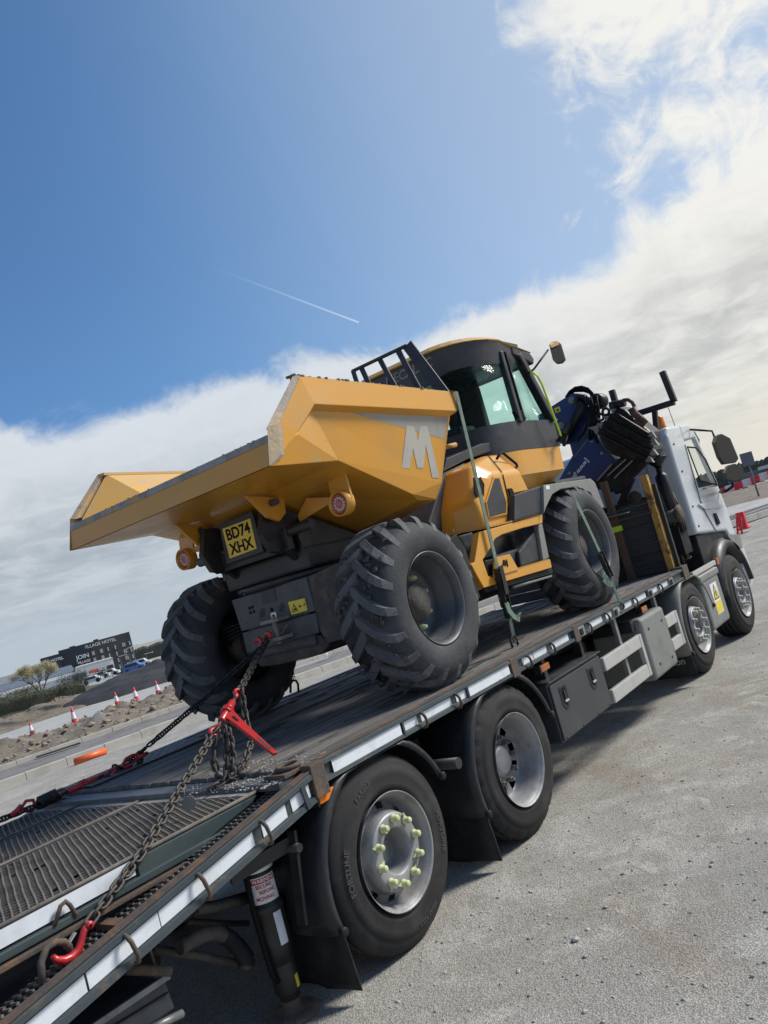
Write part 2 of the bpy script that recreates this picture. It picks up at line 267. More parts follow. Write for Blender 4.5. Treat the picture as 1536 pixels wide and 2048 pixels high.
# ------------------------------------------------------------------ builders
WO = {}                                            # world origin of every object
def tag(o, label=None, cat=None, group=None, kind=None):
    if label: o['label'] = label
    if cat: o['category'] = cat
    if group: o['group'] = group
    if kind: o['kind'] = kind
    return o
def link(o, parent, loc):
    COL.objects.link(o); loc = Vector(loc); WO[o.name] = loc
    if parent is not None: o.parent = parent; o.location = loc - WO[parent.name]
    else: o.location = loc
    return o
def thing(name, label, cat, loc, group=None):
    o = bpy.data.objects.new(name, None); o.empty_display_size = .2; link(o, None, loc); return tag(o, label, cat, group)
class MB:
    def __init__(s): s.v = []; s.f = []; s.sm = []
    def add(s, vs, fs, sm=False):
        b = len(s.v); s.v += [Vector(q) for q in vs]; s.f += [[b+i for i in f] for f in fs]; s.sm += [sm]*len(fs); return s
    def box(s, x0, x1, y0, y1, z0, z1):
        s.add([(x, y, z) for z in (z0, z1) for y in (y0, y1) for x in (x0, x1)], [(0, 2, 3, 1), (4, 5, 7, 6), (0, 1, 5, 4), (2, 6, 7, 3), (0, 4, 6, 2), (1, 3, 7, 5)]); return s
    def obox(s, c, ax, ay, az):                     # oriented box, half-axis vectors
        c, ax, ay, az = map(Vector, (c, ax, ay, az))
        s.add([c+sx*ax+sy*ay+sz*az for sz in (-1, 1) for sy in (-1, 1) for sx in (-1, 1)], [(0, 2, 3, 1), (4, 5, 7, 6), (0, 1, 5, 4), (2, 6, 7, 3), (0, 4, 6, 2), (1, 3, 7, 5)]); return s
    def beam(s, a, b, w, h, up=(0, 0, 1)):
        a, b = Vector(a), Vector(b); d = (b-a); t = d.normalized(); sd = t.cross(Vector(up))
        if sd.length < 1e-3: sd = t.cross(Vector((1, 0, 0)))
        sd.normalize(); u = sd.cross(t); return s.obox((a+b)/2, d/2, sd*w/2, u*h/2)
    def prism(s, poly, off):                        # poly: list of 3-D points, off: extrusion vector
        n = len(poly); off = Vector(off); P = [Vector(q) for q in poly]
        nrm = Vector((0, 0, 0))
        for i in range(n): nrm += P[i].cross(P[(i+1) % n])
        if nrm.dot(off) > 0: P.reverse()
        s.add(P+[q+off for q in P], [tuple(range(n)), tuple(range(2*n-1, n-1, -1))]+[(i, i+n, (i+1) % n+n, (i+1) % n) for i in range(n)]); return s
    def tube(s, pts, r, n=8, closed=False, caps=True):
        P = [Vector(q) for q in pts]; m = len(P); vs = []; nr = None
        for i in range(m):
            if closed: t = (P[(i+1) % m]-P[i-1]).normalized()
            else: t = (P[min(i+1, m-1)]-P[max(i-1, 0)]).normalized()
            if nr is None:
                nr = t.orthogonal().normalized()
            else:
                nr = nr - t*nr.dot(t)
                nr = nr.normalized() if nr.length > 1e-6 else t.orthogonal().normalized()
            bn = t.cross(nr); rr = r[i] if isinstance(r, (list, tuple)) else r
            vs += [P[i]+(nr*math.cos(2*math.pi*k/n)+bn*math.sin(2*math.pi*k/n))*rr for k in range(n)]
        fs = []
        for i in range(m if closed else m-1):
            j = (i+1) % m
            fs += [(i*n+k, i*n+(k+1) % n, j*n+(k+1) % n, j*n+k) for k in range(n)]
        if caps and not closed: s.add(vs, fs, True); b = len(s.v)-len(vs); s.f += [[b+k for k in range(n-1, -1, -1)], [b+(m-1)*n+k for k in range(n)]]; s.sm += [False, False]
        else: s.add(vs, fs, True)
        return s
    def lathe(s, prof, axis='y', c=(0, 0, 0), n=48, mod=None, skip=None, sm=True, closed=False):   # prof: (axial, radius)
        c = Vector(c); vs = []; m = len(prof)
        for j, (a, r) in enumerate(prof):
            for i in range(n):
                th = 2*math.pi*i/n; rr = r+(mod(i, j) if mod else 0); q = (math.cos(th)*rr, math.sin(th)*rr)
                vs.append(c+Vector((q[0], a, q[1]) if axis == 'y' else ((a, q[0], q[1]) if axis == 'x' else (q[0], q[1], a))))
        fs = []
        for j in range(m-1 if not closed else m):
            k = (j+1) % m
            for i in range(n):
                if skip and skip(i, j): continue
                fs.append((j*n+i, j*n+(i+1) % n, k*n+(i+1) % n, k*n+i))
        s.add(vs, fs, sm); return s
    def build(s, name, m, parent=None, loc=(0, 0, 0), bevel=0., seg=2, smooth=None, norm=True, angle=30):
        me = bpy.data.meshes.new(name); me.from_pydata([tuple(q) for q in s.v], [], s.f)
        bm = bmesh.new(); bm.from_mesh(me)
        for i, f in enumerate(bm.faces): f.smooth = s.sm[i] if smooth is None else smooth
        if norm: bmesh.ops.recalc_face_normals(bm, faces=bm.faces)
        if bevel:
            bmesh.ops.remove_doubles(bm, verts=bm.verts, dist=1e-5)
            es = [e for e in bm.edges if len(e.link_faces) == 2 and e.calc_face_angle(0) > R(angle)]
            if es: bmesh.ops.bevel(bm, geom=es, offset=bevel, segments=seg, profile=.6, affect='EDGES', clamp_overlap=True)
        bm.to_mesh(me); bm.free(); me.materials.append(MATS[m])
        o = bpy.data.objects.new(name, me); return link(o, parent, loc)
def dup(o, parent, loc=None, rot=None):
    c = o.copy(); COL.objects.link(c); c.parent = parent
    w = Vector(loc) if loc is not None else WO[o.name]; WO[c.name] = w; c.location = w-(WO[parent.name] if parent else Vector())
    if rot is not None: c.rotation_euler = rot
    return c
def text_mb(txt, size, xdir, ydir, org, depth=.002, align='CENTER', warp=None, bold=0., shear=0., space=1.):
    cu_ = bpy.data.curves.new('t', 'FONT'); cu_.body = txt; cu_.size = size; cu_.align_x = align; cu_.align_y = 'CENTER'; cu_.offset = bold; cu_.shear = shear; cu_.resolution_u = 3; cu_.space_character = space
    to = bpy.data.objects.new('t', cu_); COL.objects.link(to); dg = bpy.context.evaluated_depsgraph_get(); me = bpy.data.meshes.new_from_object(to.evaluated_get(dg))
    xd, yd, og = Vector(xdir).normalized(), Vector(ydir).normalized(), Vector(org); zd = xd.cross(yd)
    b = MB(); P = []
    for v in me.vertices:
        if warp: P.append(Vector(warp(v.co.x, v.co.y)))
        else: P.append(og+xd*v.co.x+yd*v.co.y+zd*depth)
    b.add(P, [tuple(p.vertices) for p in me.polygons]); bpy.data.objects.remove(to); bpy.data.curves.remove(cu_); bpy.data.meshes.remove(me); return b
def zc(ox, oy, s): return lambda x, y: (ox+x/s, oy+y/s)
# ================================================================== SETTING
def gz(x, y): return 0. if y < 3 else (-.028*(y-3) if y < 60 else max(-14., -1.596-.031*(y-60)))
def VG(px, py):
    d = ray(px, py); t = 1.
    for _ in range(3000):
        t *= 1.004; q = CAM+d*t
        if q.z <= gz(q.x, q.y): break
    return Vector((q.x, q.y, gz(q.x, q.y)))
def rnd(a, b): return random.uniform(a, b)
def fbm(x, y, s=1., o=4): return sum(mnoise.noise(Vector((x*s*2**k, y*s*2**k, k*7.3)))*.5**k for k in range(o))
xs = [-1500, -500, -150, -60, -30, -12, 0, 12, 30, 60, 110, 180, 300, 500, 900, 1600, 3500]
ys = [-1500, -500, -150, -50, -20, 0, 3, 12, 30, 45, 60, 75, 100, 140, 190, 260, 350, 450, 520, 900, 1600, 3500]
g = MB(); g.add([(x, y, gz(x, y)) for y in ys for x in xs], [(j*len(xs)+i, j*len(xs)+i+1, (j+1)*len(xs)+i+1, (j+1)*len(xs)+i) for j in range(len(ys)-1) for i in range(len(xs)-1)])
tag(g.build('ground', 'hardstanding', norm=False), kind='structure')

def strip_mesh(x0, x1, nx, y0, y1, ny, hf):
    b = MB(); V = []
    for j in range(ny+1):
        for i in range(nx+1):
            x = x0+(x1-x0)*i/nx; y = y0+(y1-y0)*j/ny; V.append((x, y, hf(x, y)))
    b.add(V, [(j*(nx+1)+i, j*(nx+1)+i+1, (j+1)*(nx+1)+i+1, (j+1)*(nx+1)+i) for j in range(ny) for i in range(nx)], True); return b
# kerb lines beyond the lorry: every kerbstone its own piece, laid out in the kerb's own frame (u along, v across)
KO = VG(0, 1581); KB = VG(600, 1362); eu = Vector((KB.x-KO.x, KB.y-KO.y, 0)).normalized(); ev = Vector((-eu.y, eu.x, 0)); kang = math.atan2(eu.y, eu.x)
def kv(px, py): q = VG(px, py)-KO; return q.x*ev.x+q.y*ev.y
def ku(px, py): q = VG(px, py)-KO; return q.x*eu.x+q.y*eu.y
def KP(u, v, z=0.): x, y = KO.x+eu.x*u+ev.x*v, KO.y+eu.y*u+ev.y*v; return Vector((x, y, gz(x, y)+z))
def kerb_run(name, u0, u1, v, w, zb, zt, L=.915):
    k = bpy.data.objects.new(name, None); link(k, None, KP(u0, v)); tag(k, kind='structure')
    b = MB(); b.box(.004, L-.004, 0, w, zb, zt); first = None; u = u0
    while u < u1:
        jit = KP(u, v+rnd(-.006, .006), rnd(-.004, .004))
        if first is None: first = b.build('kerb_stone', 'kerb', k, jit, bevel=.012); first.rotation_euler = (0, 0, kang)
        else: dup(first, k, jit, (0, 0, kang))
        u += L
    return k
V1, V2, V3 = kv(160, 1491), kv(100, 1476), kv(100, 1438)
def ustrip(u0, u1, nu, v0, v1, nv, hf):
    b = MB(); V = [KP(u0+(u1-u0)*i/nu, v0+(v1-v0)*j/nv, hf(u0+(u1-u0)*i/nu, v0+(v1-v0)*j/nv)) for j in range(nv+1) for i in range(nu+1)]
    b.add(V, [(j*(nu+1)+i, j*(nu+1)+i+1, (j+1)*(nu+1)+i+1, (j+1)*(nu+1)+i) for j in range(nv) for i in range(nu)], True); return b
kerb_run('kerb_line', -4., 42., 0, .14, -.08, .19); kerb_run('edging_line', -4., 44., V1, .10, -.08, .20)
tag(ustrip(-12, 60, 90, .13, V1, 6, lambda x, y: .06+.03*fbm(x, y, 1.2)).build('footway_base', 'earth_grey'), kind='structure')
def bh_(u, v): 
    e = math.sin(max(0, min(1, (v-V1-.1)/(V2-V1+1.2)))*math.pi)**.7
    return -.03+e*(.42+.32*fbm(u, v, .35)+.22*fbm(u, v, 1.4)+.16*fbm(u, v, 4.))*(1. if u < 9 else max(.3, 1-(u-9)*.10))
tag(ustrip(-10, 40, 300, V1+.1, V2+1.3, 40, bh_).build('earth_bank', 'earth'), kind='structure')
tag(ustrip(-40, 120, 60, V2+.6, V3+3, 8, lambda x, y: .02+.04*fbm(x, y, .3)).build('haul_road', 'concrete_slab'), kind='structure')
def b2_(u, v):
    e = math.sin(max(0, min(1, (v-V3)/12.))*math.pi)
    return -.06+e*(.75+.5*fbm(u, v, .2)+.16*fbm(u, v, 1.1))*(1. if u < 16 else max(0., 1-(u-16)*.08))
tag(ustrip(-25, 45, 200, V3, V3+12, 44, b2_).build('earth_bank_far', 'earth'), kind='structure')
tag(ustrip(-60, 160, 120, V3+12.02, V3+48, 24, lambda x, y: .75+.4*fbm(x, y, .08)+.22*fbm(x, y, .5)).build('scrub_field', 'grass_bank'), kind='structure')
def mound(name, m, cx, cy, rx, ry, h, rot=0, n=44, rough=.22, sharp=1.3, z0=0., label=None, cat='heap'):
    b = MB(); V = []
    for j in range(n+1):
        for i in range(n+1):
            u, v = 2*i/n-1, 2*j/n-1; r = math.hypot(u, v)
            zz = max(0, 1-r)**(1/sharp)*h*(1+.6*rough*fbm(u+cx, v+cy, 1.4)) + rough*.35*h*fbm(u*2+cx, v*2, 2.6)*max(0, 1-r)
            x, y = u*rx, v*ry; V.append((x*math.cos(rot)-y*math.sin(rot), x*math.sin(rot)+y*math.cos(rot), zz-.03))
    b.add(V, [(j*(n+1)+i, j*(n+1)+i+1, (j+1)*(n+1)+i+1, (j+1)*(n+1)+i) for j in range(n) for i in range(n)], True)
    o = b.build(name, m, None, (cx, cy, z0)); return tag(o, label, cat)
hq = VG(205, 1463)
mound('gravel_heap', 'earth_grey', hq.x, hq.y, .72, .6, .46, z0=hq.z+.22, label='small pointed heap of grey gravel on the earth bank by the edging', rough=.1)
hq = at_dist(62, 300, 1382)
mound('spoil_heap', 'dark_spoil', hq.x, hq.y, 8.6, 5.0, 2.0, rot=math.atan2(r0.y, r0.x), n=70, z0=hq.z-.1, label='large dark heap of spoil left of the dumper tyre', rough=.35, sharp=1.6)
hq = VG(655, 1312)
mound('rubble_heap', 'earth_grey', hq.x, hq.y, 1.4, .8, .40, z0=hq.z+.05, label='low heap of broken rubble seen under the dumper axle', rough=.5)
# loose stones: too many to count
def stones(name, m, n, spot, smin, smax, zf, kindlabel):
    b = MB(); t = (1+5**.5)/2
    ico = [Vector(q).normalized() for q in [(-1, t, 0), (1, t, 0), (-1, -t, 0), (1, -t, 0), (0, -1, t), (0, 1, t), (0, -1, -t), (0, 1, -t), (t, 0, -1), (t, 0, 1), (-t, 0, -1), (-t, 0, 1)]]
    fc = [(0, 11, 5), (0, 5, 1), (0, 1, 7), (0, 7, 10), (0, 10, 11), (1, 5, 9), (5, 11, 4), (11, 10, 2), (10, 7, 6), (7, 1, 8), (3, 9, 4), (3, 4, 2), (3, 2, 6), (3, 6, 8), (3, 8, 9), (4, 9, 5), (2, 4, 11), (6, 2, 10), (8, 6, 7), (9, 8, 1)]
    for _ in range(n):
        x, y = spot(); s = smin*(smax/smin)**(random.random()**2.2); sx, sy, sz = s*rnd(.7, 1.3), s*rnd(.7, 1.3), s*rnd(.5, .85); a = rnd(0, 6.28)
        c, d = math.cos(a), math.sin(a); z = zf(x, y)
        b.add([(x+(q.x*c-q.y*d)*sx*rnd(.75, 1.2), y+(q.x*d+q.y*c)*sy*rnd(.75, 1.2), z+q.z*sz*rnd(.75, 1.2)+sz*.25) for q in ico], fc)
    return tag(b.build(name, m, norm=False), kindlabel, None, None, 'stuff')
def spot_near():
    while True:
        x = rnd(-3.2, 10)*1.; y = -rnd(.0, 5.2)
        if random.random() < .9/(1+.1*((x+2)**2+(y+2)**2)): return x, y
stones('loose_gravel', 'stone', 9000, spot_near, .0018, .0135, lambda x, y: 0, 'loose grey chippings scattered over the hardstanding')
def kspot(u0, u1, v0, v1):
    def f(): 
        q = KP(rnd(u0, u1), rnd(v0, v1)); return q.x, q.y
    return f
def kz(h):
    def f(x, y): q = Vector((x, y, 0))-KO; return gz(x, y)+h(q.x*eu.x+q.y*eu.y, q.x*ev.x+q.y*ev.y)
    return f
stones('bank_rubble', 'rubble', 3800, kspot(-6, 26, V1+.2, V2+1), .025, .13, kz(bh_), 'broken stones in the earth bank beyond the kerb')
stones('far_rubble', 'rubble', 500, kspot(-8, 30, V3+.5, V3+10), .04, .12, kz(b2_), 'stones on the far earth bank')
# single stones one can point to
def pebble(px, py, s, label):
    p = VZ(0, px, py); b = MB(); b.lathe([(-.3*s, .1*s), (-.25*s, .6*s), (.1*s, .95*s), (.42*s, .7*s), (.6*s, .1*s)], 'z', n=10, mod=lambda i, j: .12*s*math.sin(i*2.3+j*1.7))
    tag(b.build('stone', 'stone', None, (p.x, p.y, .25*s)), label, 'stone')
pebble(1151, 1882, .022, 'largest loose grey stone lying on the hardstanding at lower right')
pebble(1211, 1816, .014, 'small grey stone up and right of the largest loose stone')
pebble(1170, 1915, .013, 'small stone down and right of the largest loose stone')

# ------------------------------------------------------------------ traffic cones
def cone(px, py, y, label, tilt=0., h=.75):
    p = VG(px, py); s = h/.75
    t = thing('traffic_cone', label, 'cone', (p.x, p.y, p.z+.03), 'red and white cones beside the haul road')
    L = (p.x, p.y, p.z+.03)
    b = MB(); b.box(-.19*s, .19*s, -.19*s, .19*s, 0, .04*s); b.build('base', 'cone_red', t, L, bevel=.01)
    def fr(z0, z1): return [(z0*s, (.145-.115*z0/.75)*s), (z1*s, (.145-.115*z1/.75)*s)]
    MB().lathe(fr(.04, .30), 'z', n=20).build('lower_cone', 'cone_red', t, L)
    MB().lathe([(a, r+.003) for a, r in fr(.30, .56)], 'z', n=20).build('reflective_sleeve', 'cone_white', t, L)
    MB().lathe(fr(.56, .74)+[(.75*s, .001)], 'z', n=20).build('tip', 'cone_red', t, L)
    return t
cone(66, 1474, None, 'leftmost traffic cone of the row beside the haul road', h=.65)
cone(152, 1454, None, 'traffic cone standing just left of the small gravel heap', h=.8)
cone(237, 1416, None, 'traffic cone with a scrap of green plastic at its foot')
cone(275, 1407, None, 'traffic cone midway between the green scrap and the dumper tyre')
cone(319, 1395, None, 'traffic cone nearest to the big dumper tyre')
cone(683, 1290, None, 'traffic cone seen in the gap under the dumper axle', h=.8)
gs = VG(228, 1417); tag(MB().prism([(0, 0, 0), (.28, .05, 0), (.22, .1, .16), (.05, .02, .2)], (.02, .04, 0)).build('plastic_scrap', 'hi_vis', None, gs), 'green plastic scrap beside a traffic cone', 'scrap')
# orange pipe against the kerb
a = VG(151, 1531)+Vector((0, 0, .075)); c = VG(213, 1508)+Vector((0, 0, .075)); d = (c-a).normalized()
pp = MB(); L_ = (c-a).length
pp.lathe([(0, .062), (0, .077), (L_, .077), (L_, .062)], 'x', n=20, closed=True)
o = pp.build('plastic_pipe', 'orange_plastic', None, a); o.rotation_euler = (0, 0, math.atan2(d.y, d.x)); tag(o, 'short length of bright orange pipe lying along the kerb', 'pipe')
# timber offcut and white barrier trestle by the kerb
t_ = VG(75, 1523)+Vector((0, 0, .12)); u_ = VG(163, 1494)+Vector((0, 0, .12)); tag(MB().beam(t_, u_, .22, .03).build('timber_board', 'board_wood'), 'dark board lying along the kerb behind the orange pipe', 'board')
t_ = VG(590, 1345)+Vector((0, 0, .12)); u_ = VG(658, 1322)+Vector((0, 0, .12))
tr = thing('trestle', 'white folded trestle lying on the kerb under the dumper axle', 'trestle', t_)
MB().beam(t_, u_, .06, .05).build('rail', 'cone_white', tr); MB().beam(t_+Vector((0, 0, .06)), t_+Vector((.15, .2, .30)), .04, .04).build('leg', 'cone_white', tr); MB().beam(u_+Vector((0, 0, .06)), u_+Vector((.1, .15, .28)), .04, .04).build('leg', 'cone_white', tr)

# ------------------------------------------------------------------ right-hand distance
def far_line(d, px0, py0, px1, py1): return at_dist(d, px0, py0), at_dist(d, px1, py1)
k = bpy.data.objects.new('kerb_line_right', None); link(k, None, (32, 6.2, 0)); tag(k, kind='structure')
A, B = Vector((31.2, 6.75, 0)), Vector((43, 2.0, 0)); dd = (B-A).normalized(); ang = math.atan2(dd.y, dd.x)
ks = MB().box(0, .90, 0, .14, -.05, .22); f0 = None
for i in range(14):
    q = A+dd*(.915*i)
    if f0 is None: f0 = ks.build('kerb_stone', 'kerb', k, q, bevel=.015); f0.rotation_euler = (0, 0, ang)
    else: dup(f0, k, q, (0, 0, ang))
nrm = Vector((-dd.y, dd.x, 0))
def slab(name, m, s0, s1, z, e0=-14, e1=60):
    b = MB(); P = [A+dd*e0+nrm*s0, A+dd*e1+nrm*s0, A+dd*e1+nrm*s1, A+dd*e0+nrm*s1]; b.add([(p.x, p.y, z) for p in P], [(0, 1, 2, 3)])
    return tag(b.build(name, m), kind='structure')
mat('asphalt', (.075, .078, .082), .9, c2=(.095, .096, .098), ns=1.5, bump=.2)
slab('side_road', 'asphalt', .15, 5.5, .06, 0, 60); slab('site_apron', 'concrete_slab', 5.5, 16., .05, 0, 80)
def bank3(x, y): return max(0, 1-((x-75)/24)**2)*(.55+.3*fbm(x, y, .15))-.1
tag(strip_mesh(50, 100, 60, -12, 26, 40, bank3).build('earth_bank_right', 'earth'), kind='structure')
def barrier(px, py, d, w, h, m, label, ang=0.):
    p = at_dist(d, px, py); t = thing('road_barrier', label, 'barrier', p, 'red and white plastic barriers along the right-hand bank')
    b = MB(); b.prism([(-w/2, -.18, 0), (w/2, -.18, 0), (w/2, -.06, h*.35), (w/2, -.05, h), (-w/2, -.05, h), (-w/2, -.06, h*.35)][0:6], (0, .001, 0)) if False else b.box(-w/2, w/2, -.08, .08, .1*h, h)
    o = b.build('panel', m, t, p, bevel=.03); o.rotation_euler = (0, 0, YAW-math.pi/2+ang)
    for s in (-.35, .35):
        f = MB().box(-.2, .2, -.25, .25, 0, .1*h).build('foot', m, t, p+Vector((r0.x*s*w, r0.y*s*w, 0)), bevel=.02); f.rotation_euler = (0, 0, YAW-math.pi/2+ang)
for i in range(7):
    fx = 1448+i*17; fy = 991-i*6.2
    w_ = ['far-left red', 'far-left white', 'second red', 'second white', 'third red', 'third white', 'rightmost red'][i]
    barrier(fx, fy, 92, 1.15, .80, 'cone_red' if i % 2 == 0 else 'cone_white', w_+' plastic barrier on the bank beyond the cab mirror')
pz = VZ(.25, 1494, 1046)
bl = thing('barrier_block', 'small red plastic block standing past the right-hand kerb', 'barrier', (pz.x, pz.y, .06)); MB().prism([(-.14, 0, 0), (.14, 0, 0), (.09, 0, .62), (-.09, 0, .62)], (0, .28, 0)).build('body', 'cone_red', bl, (pz.x, pz.y, .06), bevel=.03); MB().box(-.2, .2, -.05, .33, 0, .06).build('foot', 'cone_red', bl, (pz.x, pz.y, .06))
q0 = VZ(.1, 1474, 1072); rb = thing('tubular_barrier', 'red tubular barrier seen just past the cab front', 'barrier', (q0.x, q0.y, .0))
pts = [VX(q0.x, 1476, 1072), VX(q0.x, 1473, 1030), VX(q0.x, 1481, 1036), VX(q0.x, 1484, 1068)]
MB().tube([(p.x, p.y, max(.03, p.z)) for p in pts], .035).build('tube', 'cone_red', rb)
# lamp post with flag banner, treeline, sheds
def lamp(px0, py0, px1, py1, d, label, w=.09, banner=False):
    a = at_dist(d, px0, py0); top = at_dist(d, px1, py1); b_ = Vector((a.x, a.y, gz(a.x, a.y))); h = top.z-b_.z
    t = thing('lamp_post', label, 'lamp post', b_); MB().tube([b_, (a.x, a.y, top.z)], [w, w*.6], 8).build('post', 'far_grey', t)
    hd = MB()
    if banner: hd.obox((a.x, a.y, top.z-h*.09), r0*.42, cf*.05, Vector((0, 0, h*.13)))
    else: hd.obox(Vector((a.x, a.y, top.z))+r0*.7, r0*.9, Vector((-r0.y, r0.x, 0))*.15, Vector((0, 0, .06)))
    hd.build('banner' if banner else 'lamp_head', 'far_grey' if banner else 'cone_white', t)
lamp(1506, 955, 1489, 910, 62, 'dark post carrying a tall banner beyond the cab mirror', .07, True)
def treeline(name, d, pts, h, m, label):
    b = MB(); V = []
    n = 160
    for i in range(n+1):
        f_ = i/n*(len(pts)-1); k_ = min(int(f_), len(pts)-2); fr = f_-k_; px = pts[k_][0]*(1-fr)+pts[k_+1][0]*fr; py = pts[k_][1]*(1-fr)+pts[k_+1][1]*fr
        p = at_dist(d, px, py); hh = h*(1+.45*fbm(i*.06, d, 1., 2)+.12*fbm(i*.5, d, 1., 3)); fw = Vector((p.x-CAM.x, p.y-CAM.y, 0)).normalized()
        V += [p-fw*2-Vector((0, 0, 12)), p-fw*1.5+Vector((0, 0, hh*.7)), p+Vector((0, 0, hh)), p+fw*3-Vector((0, 0, 12))]
    b.add(V, [(i*4+k_, i*4+k_+1, (i+1)*4+k_+1, (i+1)*4+k_) for i in range(n) for k_ in range(3)], False)
    return tag(b.build(name, m), label, None, None, 'stuff')
treeline('scrub_verge', 74, [(-260, 1474), (0, 1406), (80, 1390), (135, 1380), (170, 1374)], .35, 'leaf_dark', 'dark scrub verge along the foot of the depot')
treeline('distant_woodland', 420, [(1380, 985), (1450, 966), (1536, 940), (1700, 893), (2100, 782)], 6.5, 'far_trees', 'hazy line of trees and roofs on the right-hand skyline')
treeline('distant_trees_left', 700, [(240, 1322), (300, 1306), (420, 1270), (700, 1190)], 6, 'far_trees', 'dark low skyline right of the hotel')
treeline('distant_trees_far_left', 800, [(-900, 1625), (-300, 1465), (0, 1382), (120, 1350)], 7, 'far_trees', 'dark low skyline behind the depot')
def far_box(name, m, parent, L, Rt, zb, d, depth, ztop=None):
    a = at_dist(d, *L); c = at_dist(d, *Rt); e = Vector((c.x-a.x, c.y-a.y, 0)); ex = e.normalized(); ey = Vector((-ex.y, ex.x, 0))
    if ey.dot(Vector((a.x-CAM.x, a.y-CAM.y, 0))) < 0: ey = -ey
    zt = ztop if ztop is not None else (a.z+c.z)/2
    b = MB(); a0 = Vector((a.x, a.y, 0)); b.prism([a0+Vector((0, 0, zb)), a0+e+Vector((0, 0, zb)), a0+e+Vector((0, 0, zt)), a0+Vector((0, 0, zt))], ey*depth)
    o = b.build(name, m, parent); return o, a0, ex, ey, e.length, zb, zt
sh = thing('industrial_shed', 'pale blue-grey shed on the right-hand skyline', 'building', at_dist(330, 1500, 955)); far_box('wall', 'roof_blue', sh, (1455, 962), (1520, 935), -3, 330, 30); far_box('roof_band', 'far_grey', sh, (1455, 960), (1521, 933.5), at_dist(330, 1455, 960).z-1.2, 329, 31)
sh2 = thing('low_shed', 'second lower shed at the far right skyline', 'building', at_dist(300, 1536, 930)); far_box('wall', 'far_grey', sh2, (1515, 938), (1600, 912), -3, 300, 25); far_box('roof_band', 'wall_cream', sh2, (1515, 936), (1600, 910), at_dist(300, 1515, 938).z-.6, 299, 26)

# ------------------------------------------------------------------ hotel
def windows(parent, a0, ex, ey, W_, z0, z1, cols, rows, ww, wh, m='letters_white', frame=None):
    first = None
    for cfx in cols:
        for rz in rows:
            p = a0+ex*(W_*cfx)+Vector((0, 0, z0+(z1-z0)*rz))-ey*.06
            if first is None:
                b = MB(); b.obox((0, 0, 0), ex*ww/2, ey*.05, Vector((0, 0, wh/2))); first = b.build('window', m, parent, p)
            else: dup(first, parent, p)
HD = 380
hotel = thing('hotel_building', 'dark grey six storey hotel block on the left skyline', 'building', at_dist(HD, 215, 1345))
o, a0, ex, ey, Wd, zb, zt = far_box('wall', 'wall_hotel', hotel, (167, 1285), (259, 1266), -16, HD, 16, None)
hz0, hz1 = at_dist(HD, 259, 1266).z-15.5, zt
windows(hotel, a0, ex, ey, Wd, hz0, hz1, (.13, .16, .31, .34, .47, .63, .80, .84, .95), (.16, .34, .52, .70), .55, 1.7, 'wall_cream')
text_mb('VILLAGE HOTEL', 1.9, ex, (0, 0, 1), a0+ex*(Wd*.33)+Vector((0, 0, zt-1.6))-ey*.2, 0, bold=.02).build('sign_lettering', 'letters_white', hotel)
o, b0, ex2, ey2, Wd2, zb2, zt2 = far_box('wall', 'wall_navy', hotel, (116, 1302), (168, 1288), -16, HD-4, 18)
text_mb('JOIN', 2.5, ex2, (0, 0, 1), b0+ex2*(Wd2*.84)+Vector((0, 0, zt2-5.0))-ey2*.2, 0, bold=.03).build('sign_lettering', 'letters_white', hotel)
text_mb('VILLAGE', 1.4, ex2, (0, 0, 1), b0+ex2*(Wd2*.84)+Vector((0, 0, zt2-7.2))-ey2*.2, 0, bold=.02).build('sign_lettering', 'letters_white', hotel)
text_mb('GYM', 2.5, ex2, (0, 0, 1), b0+ex2*(Wd2*.86)+Vector((0, 0, zt2-9.2))-ey2*.2, 0, bold=.03).build('sign_lettering', 'letters_white', hotel)
windows(hotel, b0, ex2, ey2, Wd2, zt2-15, zt2, (.18, .36, .56, .60), (.28, .5), .6, 1.7, 'pane')
o, c0, ex3, ey3, Wd3, zb3, zt3 = far_box('wall', 'wall_navy', hotel, (80, 1318), (118, 1307), -16, HD-8, 20)
text_mb('VILLAGE HOTEL', 1.6, ex3, (0, 0, 1), c0+ex3*(Wd3*.40)+Vector((0, 0, zt3-2.1))-ey3*.2, 0, bold=.02).build('sign_lettering', 'letters_white', hotel)
far_box('plant_room', 'wall_hotel', hotel, (138, 1294), (150, 1291), zt2-1, HD, 6); far_box('plant_room', 'wall_hotel', hotel, (186, 1280), (196, 1277.5), zt-1, HD+4, 6)
# ------------------------------------------------------------------ depot in front of it
DD = 205
dep = thing('mail_depot', 'long white depot with red sign in front of the hotel', 'building', at_dist(DD, 140, 1370))
o, a0, ex, ey, Wd, zb, zt = far_box('front_wall', 'wall_white', dep, (150, 1338.5), (224.5, 1314.5), -8, DD, 22)
far_box('fascia', 'wall_cream', dep, (150, 1338), (224.8, 1314), zt-.35, DD-.3, 22.5, zt+.12)
windows(dep, a0, ex, ey, Wd, zt-3.4, zt, (.86, .92), (.45,), .9, .9, 'pane')
sg = MB(); cs = a0+ex*(Wd*.45)+Vector((0, 0, zt-1.75))-ey*.15; sg.obox(cs, ex*1.0, ey*.05, Vector((0, 0, .3))); so = sg.build('sign', 'sign_red', dep)
text_mb('Royal Mail', .36, ex, (0, 0, 1), cs-ey*.08, 0).build('sign_lettering', 'sign_yellow', so)
ent = MB(); ce = a0+ex*(Wd*.07)+Vector((0, 0, zt-2.7)); ent.obox(ce-ey*.15, ex*1.6, ey*.2, Vector((0, 0, 1.4))); eo = ent.build('entrance', 'roof_blue', dep)
for k_ in range(4): MB().obox(ce-ey*.40+ex*(-1.1+.73*k_), ex*.3, ey*.04, Vector((0, 0, 1.15))).build('pane', 'pane', eo)
